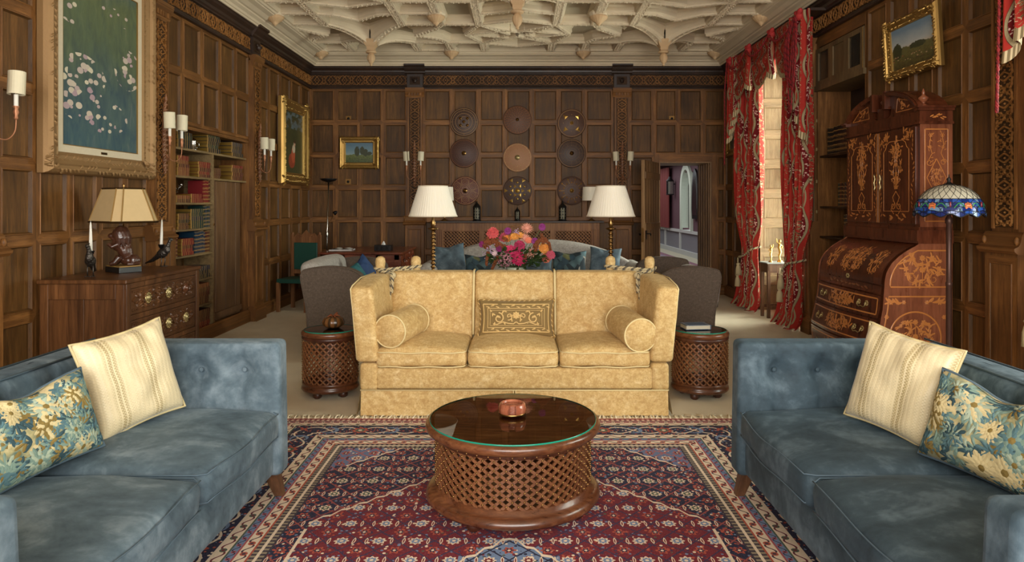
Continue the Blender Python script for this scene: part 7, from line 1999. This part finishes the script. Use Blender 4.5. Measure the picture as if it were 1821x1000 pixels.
# ------------------------------------------------------------------ bookcase recess in the right wall
B2 = thing('bookcase_shelving', 'dark shelves and wire-fronted upper cupboards in the recess of the right wall', 'bookcase', (XR+.2, 7.37, .12))
def bxw(mb, x0, x1, y0, y1, z0, z1, m=0): mb.box(x0-XR-.2, x1-XR-.2, y0-7.37, y1-7.37, z0-.12, z1-.12, m)
for z in (2.06, 1.48, 1.14, .80, .45): mb = MB(); bxw(mb, XR+.02, XR+.37, RB0+.01, RB1-.01, z-.022, z); mb.build('shelf', 'oak_ground', B2)
mb = MB(); bxw(mb, XR-.03, XR+.37, RB0-.03, RB1+.03, 2.80, 2.86); bxw(mb, XR+.0, XR+.30, RB0, RB1, 3.26, 3.29); bxw(mb, XR+.29, XR+.30, RB0, RB1, 2.86, 3.28); mb.build('cupboard_case', 'shelf_oak_dark', B2)
for k in range(3):
    a, b = RB0+k*.357, RB0+(k+1)*.357; c = MB(); w_ = .055
    for (p, q, r_, s) in ((a, a+w_, 2.86, 3.28), (b-w_, b, 2.86, 3.28), (a+w_, b-w_, 2.86, 2.91), (a+w_, b-w_, 3.23, 3.28)): bxw(c, XR-.02, XR+.01, p, q, r_, s)
    if k == 1: bxw(c, XR-.005, XR+.005, a+w_, b-w_, 2.91, 3.23)
    d = c.build('cupboard_door', 'shelf_oak_dark', B2)
    if k != 1:
        m2 = MB(); mpx = lambda u, v, h: (XR-.004-h-XR-.2, u-7.37, v-.12)
        for q in range(-14, 24):
            for dd in (1, -1):
                u0 = a+w_+q*.022; P = [(u0, 2.91), (u0+dd*.32, 3.23)]; t0, t1 = 0., 1.
                lo2, hi2 = a+w_, b-w_
                (pa, pb) = (u0, u0+dd*.32)
                for (lim, sgn) in ((lo2, 1), (hi2, -1)):
                    fa_, fb2 = sgn*(pa-lim), sgn*(pb-lim)
                    if fa_ < 0 and fb2 < 0: t0 = 2
                    elif fa_ < 0: t0 = max(t0, -fa_/(fb2-fa_))
                    elif fb2 < 0: t1 = min(t1, fa_/(fa_-fb2))
                if t1-t0 > .02: ribbon(m2, [(lerp(pa, pb, t0), lerp(2.91, 3.23, t0)), (lerp(pa, pb, t1), lerp(2.91, 3.23, t1))], .003, mpx, 0, .001)
        m2.build('wire_mesh', 'wire_grey', d)
mb = MB()
for k in range(28): bb = 2.87+k*.0145; mb.ell((XR-.025-XR-.2, RB0-.004-7.37, bb-.12), (.006, .006, .006), 0, 6, 4)
mb.build('beaded_edge', 'gilt', B2)
for z in (2.45, 2.12, 1.75, 1.40, 1.02, .62):
    mb = MB(); bxw(mb, XR-.012, XR-.0, RB1+.02, RB1+.05, z, z+.035); o = mb.build('shelf_peg_plate', 'brass_pale', B2)
standing('R', 7.18, 2.061, ['black']*12, 'the black set', .30, .20, th=(.048, .05))
standing('R', 7.22, 1.481, ['green', 'brown', 'maroon', 'navy', 'brown', 'black', 'maroon', 'green'], 'the shelf below the black set', .255, th=(.03, .042))
standing('R', 7.05, 1.141, ['navy', 'black', 'green', 'black', 'navy', 'black', 'green', 'navy', 'black'], 'the lowest visible shelf', .25, th=(.03, .042))

# ------------------------------------------------------------------ red printed curtains
def fold_curtain(name, label, ya, yb, z0, z1, tie=None, tz=.85, group=None, xo=XR-.17, near=True):
    """hangs along y from ya to yb; pinched at tz towards tie (ya2, yb2)"""
    t = thing(name, label, 'curtain', (xo, (ya+yb)/2, 0), 0, group); oy = (ya+yb)/2
    nf = 7; N = 110
    def f(u, v):
        z = lerp(z0, z1, v)
        k = math.exp(-((z-tz)/.34)**2) if z > tz else math.exp(-((z-tz)/.55)**2)
        A, B = lerp(ya, tie[0], k), lerp(yb, tie[1], k)
        if z < tz: q = (tz-z)/(tz-z0); A, B = lerp(tie[0], tie[2], q**1.3), lerp(tie[1], tie[3], q**1.3)
        y = lerp(A, B, u); amp = lerp(.055, .03, k)*(1+.15*math.sin(u*9))
        x = amp*math.sin(u*nf*2*PI+.6*math.sin(z*1.7))+.012*math.sin(u*31+z*3)
        if z < .12: x -= .05*(.12-z)/.12*(1+math.sin(u*13)); y += .02*math.sin(u*23)*(.12-z)/.12
        return (x, y-oy, z+.02*(z < .05)*abs(math.sin(u*20)))
    mb = MB()
    NV = 46; v = []; fcs = []; uv = []
    for i in range(N+1):
        for j in range(NV+1): v.append(f(i/N, j/NV)); uv.append(((i/N)*1.5, lerp(z0, z1, j/NV)))
    for i in range(N):
        for j in range(NV): fcs.append((i*(NV+1)+j, (i+1)*(NV+1)+j, (i+1)*(NV+1)+j+1, i*(NV+1)+j+1))
    mb.add(v, fcs, 0, True, uvs=uv); c = mb.build('drape', 'curtain_print', t)
    # tieback cord with two tassels
    mb = MB(); A, B = tie[0]-.02, tie[1]+.02; 
    if near: P = [(.06, A-oy, tz+.06), (-.04, A-oy+.02, tz+.03), (-.075, lerp(A, B, .4)-oy, tz+.0), (-.06, lerp(A, B, .8)-oy, tz-.07), (-.05, B-oy, tz-.13)]
    else: P = [(.06, A-oy, tz+.12), (-.06, A-oy+.04, tz+.08), (-.075, lerp(A, B, .5)-oy, tz-.02), (-.06, B-oy-.02, tz-.06), (.0, B-oy+.03, tz-.07)]
    rope(mb, catm(P, 4), .014, 6); tb = mb.build('tieback_cord', ['cord_light', 'cord_dark'], t)
    for k, dz in enumerate((.0, -.17)):
        mb = MB(); yy = (B-oy+.01) if near else (B-oy+.03); p0 = (-.055, yy+k*.03, tz-.15+dz)
        mb.tube([(p0[0], p0[1], tz-.08), (p0[0], p0[1], p0[2])], .006, 6)
        mb.lathe([(.0, .0), (.02, -.005), (.03, -.02), (.018, -.04), (.026, -.05), (.036, -.09), (.04, -.18), (.0, -.182)], p0, 24, fn=lambda a, q: 1+.06*math.sin(a*12)); mb.build('tassel', 'cord_light', tb)
    return t
fold_curtain('curtain', 'far red printed floor-length curtain of the window, tied back with cord', 9.28, 10.25, .015, 3.62, (9.46, 10.0, 9.42, 10.28), .80, 'red printed curtains', near=False)
fold_curtain('curtain', 'near red printed floor-length curtain of the window, tied back with cord', 7.72, 8.42, .015, 3.62, (7.98, 8.40, 8.05, 8.66), .80, 'red printed curtains')
fold_curtain('curtain', 'red printed curtain just showing at the right edge of the view', 3.92, 4.34, .015, 3.62, (3.95, 4.28, 3.92, 4.46), 1.1, 'red printed curtains')
def valance(name, label, ya, yb, first=True):
    t = thing(name, label, 'valance', (XR-.2, (ya+yb)/2, 3.0)); oy = (ya+yb)/2; n = 3; w_ = (yb-ya-.2)/n
    # flat band on the board
    mb = MB(); mb.box(.0, .19, ya-oy, yb-oy, .66, .69); mb.build('board', 'oak_dark', t)
    def cloth(fn, nu, nv, nm, su, sv, off=0):
        mb = MB(); v = []; f = []; uv = []
        for i in range(nu+1):
            for j in range(nv+1): p = fn(i/nu, j/nv); v.append(p); uv.append((i/nu*su+off, j/nv*sv))
        for i in range(nu):
            for j in range(nv): f.append((i*(nv+1)+j, (i+1)*(nv+1)+j, (i+1)*(nv+1)+j+1, i*(nv+1)+j+1))
        mb.add(v, f, 0, True, uvs=uv); return mb.build(nm, 'curtain_print', t)
    def fringe(P, drop, par):
        mb = MB(); n_ = len(P); v = []; f = []; uv = []; L = 0
        for i, p in enumerate(P):
            if i: L += (Vector(p)-Vector(P[i-1])).length
            q = Vector(p); v += [tuple(q), tuple(q+Vector((-.008, 0, -drop)))]; uv += [(L, 1), (L, 0)]
        for i in range(n_-1): f.append((2*i, 2*i+2, 2*i+3, 2*i+1))
        mb.add(v, f, 0, True, uvs=uv); mb.build('fringe', 'fringe', par)
    for k in range(n):
        a = ya+.1+k*w_-oy
        def sw(u, v):
            # swag: deeper in the middle, soft horizontal folds
            d = (.24+.38*math.sin(PI*u)**.8)*(1-v)+.0; y = a+w_*lerp(u, .5+(u-.5)*.92, (1-v)*.3); z = .68-d*1.0
            return (-.03-.05*math.sin(PI*u)*(1-v)-.022*math.sin(v*5*PI)*(math.sin(PI*u)**.5)-.015, y, z)
        s = cloth(sw, 24, 20, 'swag', w_*1.3, .7, k*.3); fringe([sw(i/30, 0) for i in range(31)], .055, s)
        for q, off in ((0, 0),) if k else ((0, 0),):
            pass
    for k in range(n+1):
        y = ya+.1+k*w_-oy; endj = k in (0, n)
        if not endj:
            def tr(u, v, y=y):
                r_ = .03+.035*(1-v); an = u*PI*2; L = .50; zc = .66-L*(1-v); ccut = .05*math.sin(an)
                return (-.09+r_*math.cos(an)*.8, y+r_*math.sin(an)*1.2, zc+ccut*(1-v))
            s = cloth(tr, 20, 10, 'trumpet', .36, .5, k*.21); fringe([tr(i/20, 0) for i in range(21)], .06, s)
        mb = MB(); mb.ell((-.09, y, .62), (.045, .06, .05)); mb.ell((-.10, y+.04, .66), (.03, .05, .03), R=Rx(.6)); mb.ell((-.10, y-.04, .66), (.03, .05, .03), R=Rx(-.6)); mb.build('rosette', 'red_linen', t)
    for side in (0, 1):
        A, B = ((ya-oy-.02, ya-oy+.42), (yb-oy-.40, yb-oy+.02))[side]
        def jb(u, v):
            lo = (1.02-.62*u) if side == 0 else (.98-.42*(1-u)*1.0)
            if side == 0 and ya < 5 or side == 0: lo = 1.02+.42*(1-u)-.30*u
            if side == 1: lo = 1.0+.20*u-.28*(1-u)
            z = .68-lo*(1-v)-.0; return (-.045-.02*(1-v)+.045*math.sin(u*4*2*PI), lerp(A, B, u), z+.03*math.sin(u*4*2*PI+1)*(1-v))
        s = cloth(jb, 60, 24, 'jabot', .9, 1.6, side*.2+.1); fringe([jb(i/60, 0) for i in range(61)], .08, s)
    # red twisted cord looped along the top
    mb = MB()
    for k in range(n):
        a = ya+.1+k*w_-oy; rope(mb, catm([(-.12, a, .62), (-.15, a+w_*.25, .50), (-.16, a+w_*.5, .46), (-.15, a+w_*.75, .50), (-.12, a+w_, .62)], 4), .014, 6)
    for (dy, zl) in ((.0, -.20), (.06, -.45), (.10, -.05)):
        rope(mb, catm([(-.13, ya+.1-oy, .62), (-.16, ya+.03+dy-oy-.02, .3), (-.16, ya+.10+dy-oy, zl), (-.16, ya+.2+dy-oy, .0), (-.16, ya+.22+dy-oy, .35), (-.13, ya+.1-oy+.02, .62)], 5), .014, 5)
    rope(mb, catm([(-.13, yb-.1-oy, .62), (-.14, yb-.03-oy, .2), (-.13, yb-.0-oy, -.35), (-.13, yb+.02-oy, -.9)], 5), .012, 5)
    mb.build('looped_cord', ['cord_red', 'cord_red_dark'], t)
    return t
valance('swagged_valance', 'red swagged and fringed valance over the far window', 7.62, 10.35)
valance('swagged_valance', 'red fringed valance tail hanging at the right edge of the view', 2.2, 4.46)
# slim table with two gilt figures in the window bay
t = thing('plant_stand', 'slim dark wooden stand with pale top in the window bay', 'side table', (3.42, 9.15, 0), .08)
mb = MB(); mb.box(-.15, .15, -.13, .13, .72, .735); mb.build('marble_top', 'sea_grey', t, bevel=.003); mb = MB(); mb.box(-.135, .135, -.115, .115, .60, .72); mb.box(-.12, .12, -.12, -.115, .62, .70); mb.build('apron', 'leg_wood', t, bevel=.003)
for sx in (-1, 1):
    for sy in (-1, 1): mb = MB(); mb.box(sx*.115-.018, sx*.115+.018, sy*.095-.018, sy*.095+.018, 0, .60); mb.build('leg', 'leg_wood', t)
mb = MB(); mb.box(-.115, .115, -.10, -.08, .12, .16); mb.box(-.115, .115, .08, .10, .12, .16); mb.build('stretcher', 'leg_wood', t)
def figurine(label, x, y, s, lean):
    t = thing('gilt_figurine', label, 'figurine', (x, y, .7355), 0, 'gilt figurines')
    P = [('t', [(0, 0, 0), (0, 0, .02)], [.028, .022]), ('t', [(0, 0, .015), (.006*lean, 0, .06), (-.006*lean, 0, .11)], [.010, .009, .014]), ('t', [(-.004*lean, 0, .10), (.008*lean, 0, .15), (.0, 0, .18)], [.016, .013, .018]), E((0, 0, .215), (.013, .013, .016)),
         ('t', [(0, 0, .185), (.03*lean, 0, .20), (.035*lean, 0, .24)], [.007, .006, .005]), ('t', [(0, 0, .185), (-.028*lean, 0, .16), (-.01*lean, -.01, .14)], [.007, .006, .005]), ('t', [(0, 0, .05), (.02*lean, 0, .08)], [.008, .004])]
    P = [(p[0],)+((tuple(c*s for c in p[1]), tuple(c*s for c in p[2])) if p[0] == 'e' else ([tuple(c*s for c in q) for q in p[1]], [r*s for r in p[2]])) for p in P]
    sculpt('figure', P, 'brass_gold', t, .004, 1)
figurine('small gilt dancing figurine, left one on the stand in the window bay', 3.36, 9.10, 1.0, 1); figurine('taller gilt figurine, right one on the stand in the window bay', 3.49, 9.12, 1.3, -1)
# blind cords beside the near curtain
t = thing('blind_cord', 'thin blind cords with brass pulls hanging beside the near red curtain', 'cord', (XR-.03, 7.93, 1.0))
mb = MB()
for (dy, z) in ((0, .62), (-.04, 1.28)): mb.tube([(-.02, dy, 1.3), (-.02, dy, z-1.0)], .003, 5)
mb.build('cords', 'grey_cord', t)
for (dy, z) in ((0, .62), (-.04, 1.28)): mb = MB(); mb.lathe([(.003, .03), (.012, .02), (.014, .0), (.008, -.02), (.010, -.03), (0, -.04)], (-.02, dy, z-1.0), 10); mb.build('pull', 'brass', t)

# ------------------------------------------------------------------ the gallery seen through the open door
mb = MB(); mb.box(1.6, 5.1, 12.2, 27.0, -.1, .0); struct(mb, 'floor', 'corridor_floor')
CX = 5.0
def mpC(u, z, n): return (CX-n, u, z)
mb = MB(); 
W_ = ['corr_paper', 'corr_dado', 'corr_stone']
for (a, b, z0, z1) in ((12.2, 19.5, .74, 3.1), (20.85, 27, .74, 3.1), (19.5, 20.85, 2.45, 3.1)): slab(mb, mpC, a, b, z0, z1, -.3, 0, 0)
slab(mb, mpC, 12.2, 27, 0, .66, -.3, 0, 1); slab(mb, mpC, 12.2, 27, .66, .74, -.3, .05, 2); slab(mb, mpC, 12.2, 27, .0, .14, 0, .05, 2)
for y in (14.5, 16.5, 18.6, 20.9, 23.0, 25): slab(mb, mpC, y, y+.14, 0, .70, 0, .04, 2)
mb.box(1.3, 1.6, 12.2, 27, 0, 3.1, 0); mb.box(1.3, 5.3, 27, 27.2, 0, 3.1, 0); mb.box(1.3, 5.3, 12.2, 27.2, 3.1, 3.2, 2)
mb.box(1.3, DX0, 12.2, 12.22, 0, 3.1, 0); mb.box(DX1, 5.3, 12.2, 12.22, 0, 3.1, 0)
for k in range(8): mb.box(1.6, 5.0, 13+k*1.9, 13.15+k*1.9, 2.95, 3.1, 2)
struct(mb, 'wall_corridor', W_)
# pointed window
mb = MB(); y0, y1 = 19.5, 20.85; yc = (y0+y1)/2
def gothic(hw, z0, zs, rise): return [(yc-hw, z0), (yc-hw, zs)]+[(yc-hw*math.cos(t*PI/2)**1.0*(1-.0*t), zs+rise*math.sin(t*PI/2)) for t in [i/8 for i in range(1, 9)]]+[(yc+hw*math.cos(t*PI/2), zs+rise*math.sin(t*PI/2)) for t in [i/8 for i in range(7, 0, -1)]]+[(yc+hw, zs), (yc+hw, z0)]
o_, i_ = gothic(.66, .74, 1.95, .75), gothic(.48, .80, 1.95, .58)
for k in range(len(o_)-1):
    q = [o_[k], o_[k+1], i_[k+1], i_[k]]
    mb.add([mpC(a, b, .07) for a, b in q], [(0, 1, 2, 3)], 0); mb.add([mpC(*i_[k], .07), mpC(*i_[k+1], .07), mpC(*i_[k+1], -.25), mpC(*i_[k], -.25)], [(0, 1, 2, 3)], 0)
    mb.add([mpC(*o_[k], .07), mpC(*o_[k+1], .07), mpC(*o_[k+1], -.02), mpC(*o_[k], -.02)], [(0, 1, 2, 3)], 0)
win = tag(mb.build('window_3', 'corr_window_stone'), kind='structure')
mb = MB(); 
for k in range(-3, 4): mb.box(CX+.15, CX+.165, yc+k*.155-.008, yc+k*.155+.008, .8, 2.5)
z = 1.0
while z < 2.4: mb.box(CX+.15, CX+.165, yc-.5, yc+.5, z-.008, z+.008); z += .19
mb.build('leading', 'lead_dark', win)
mb = MB(); mb.box(CX+.16, CX+.162, yc-.5, yc+.5, .8, 2.5); mb.build('glass', 'glass_plate', win)
mb = MB(); mb.ell((CX+.14, yc, 2.22), (.01, .13, .13), 0, 14, 8); mb.ell((CX+.135, yc, 2.22), (.01, .07, .07), 1, 14, 8); mb.build('stained_roundel', ['tg_green', 'tg_red'], win)
t = thing('corridor_curtain', 'dark red curtain hanging in the gallery beyond the open door', 'curtain', (CX-.12, 23.0, .75))
mb = MB(); mb.grid(lambda u, v: (.05*math.sin(u*34), lerp(-.9, .9, u), lerp(0, 1.95, v)), 80, 6); mb.build('drape', 'dull_red_cloth', t)
t = thing('wall_lantern', 'black glass-sided lantern on the gallery wall beyond the open door', 'lantern', (CX-.16, 21.75, 1.80))
mb = MB(); mb.cbox((0, 0, .23), (.16, .16, .40)); mb.build('glass_body', 'silver', t)
mb = MB()
for sx in (-1, 1):
    for sy in (-1, 1): mb.cbox((sx*.085, sy*.085, .23), (.02, .02, .44))
mb.cbox((0, 0, .02), (.2, .2, .03)); mb.cbox((0, 0, .45), (.2, .2, .03)); mb.lathe([(.12, .46), (.05, .54), (.06, .57), (.0, .60)], seg=8); mb.cbox((.1, 0, .35), (.14, .03, .03)); mb.build('frame', 'iron_black', t)
t = thing('gilt_mirror', 'ornate silvery mirror at the edge of the gallery window beyond the door', 'mirror', (CX-.03, 19.05, 1.1))
mb = MB(); mb.prism([(-.28, 0), (.28, 0), (.34, .3), (.3, .9), (.2, 1.25), (0, 1.4), (-.2, 1.25), (-.3, .9), (-.34, .3)], -.05, 0, 'x'); mb.build('frame', 'iron_black', t)
mb = MB(); mb.prism([(-.2, .1), (.2, .1), (.24, .3), (.2, .85), (.12, 1.1), (0, 1.2), (-.12, 1.1), (-.2, .85), (-.24, .3)], -.06, -.045, 'x'); mb.build('mirror_glass', 'silver', t)
mb = MB(); mb.box(2.9, 4.5, 16.5, 23.0, .001, .012); r_ = tag(mb.build('runner_rug', 'corr_rug'), 'faded pink and blue runner rug on the gallery floor beyond the door', 'rug')
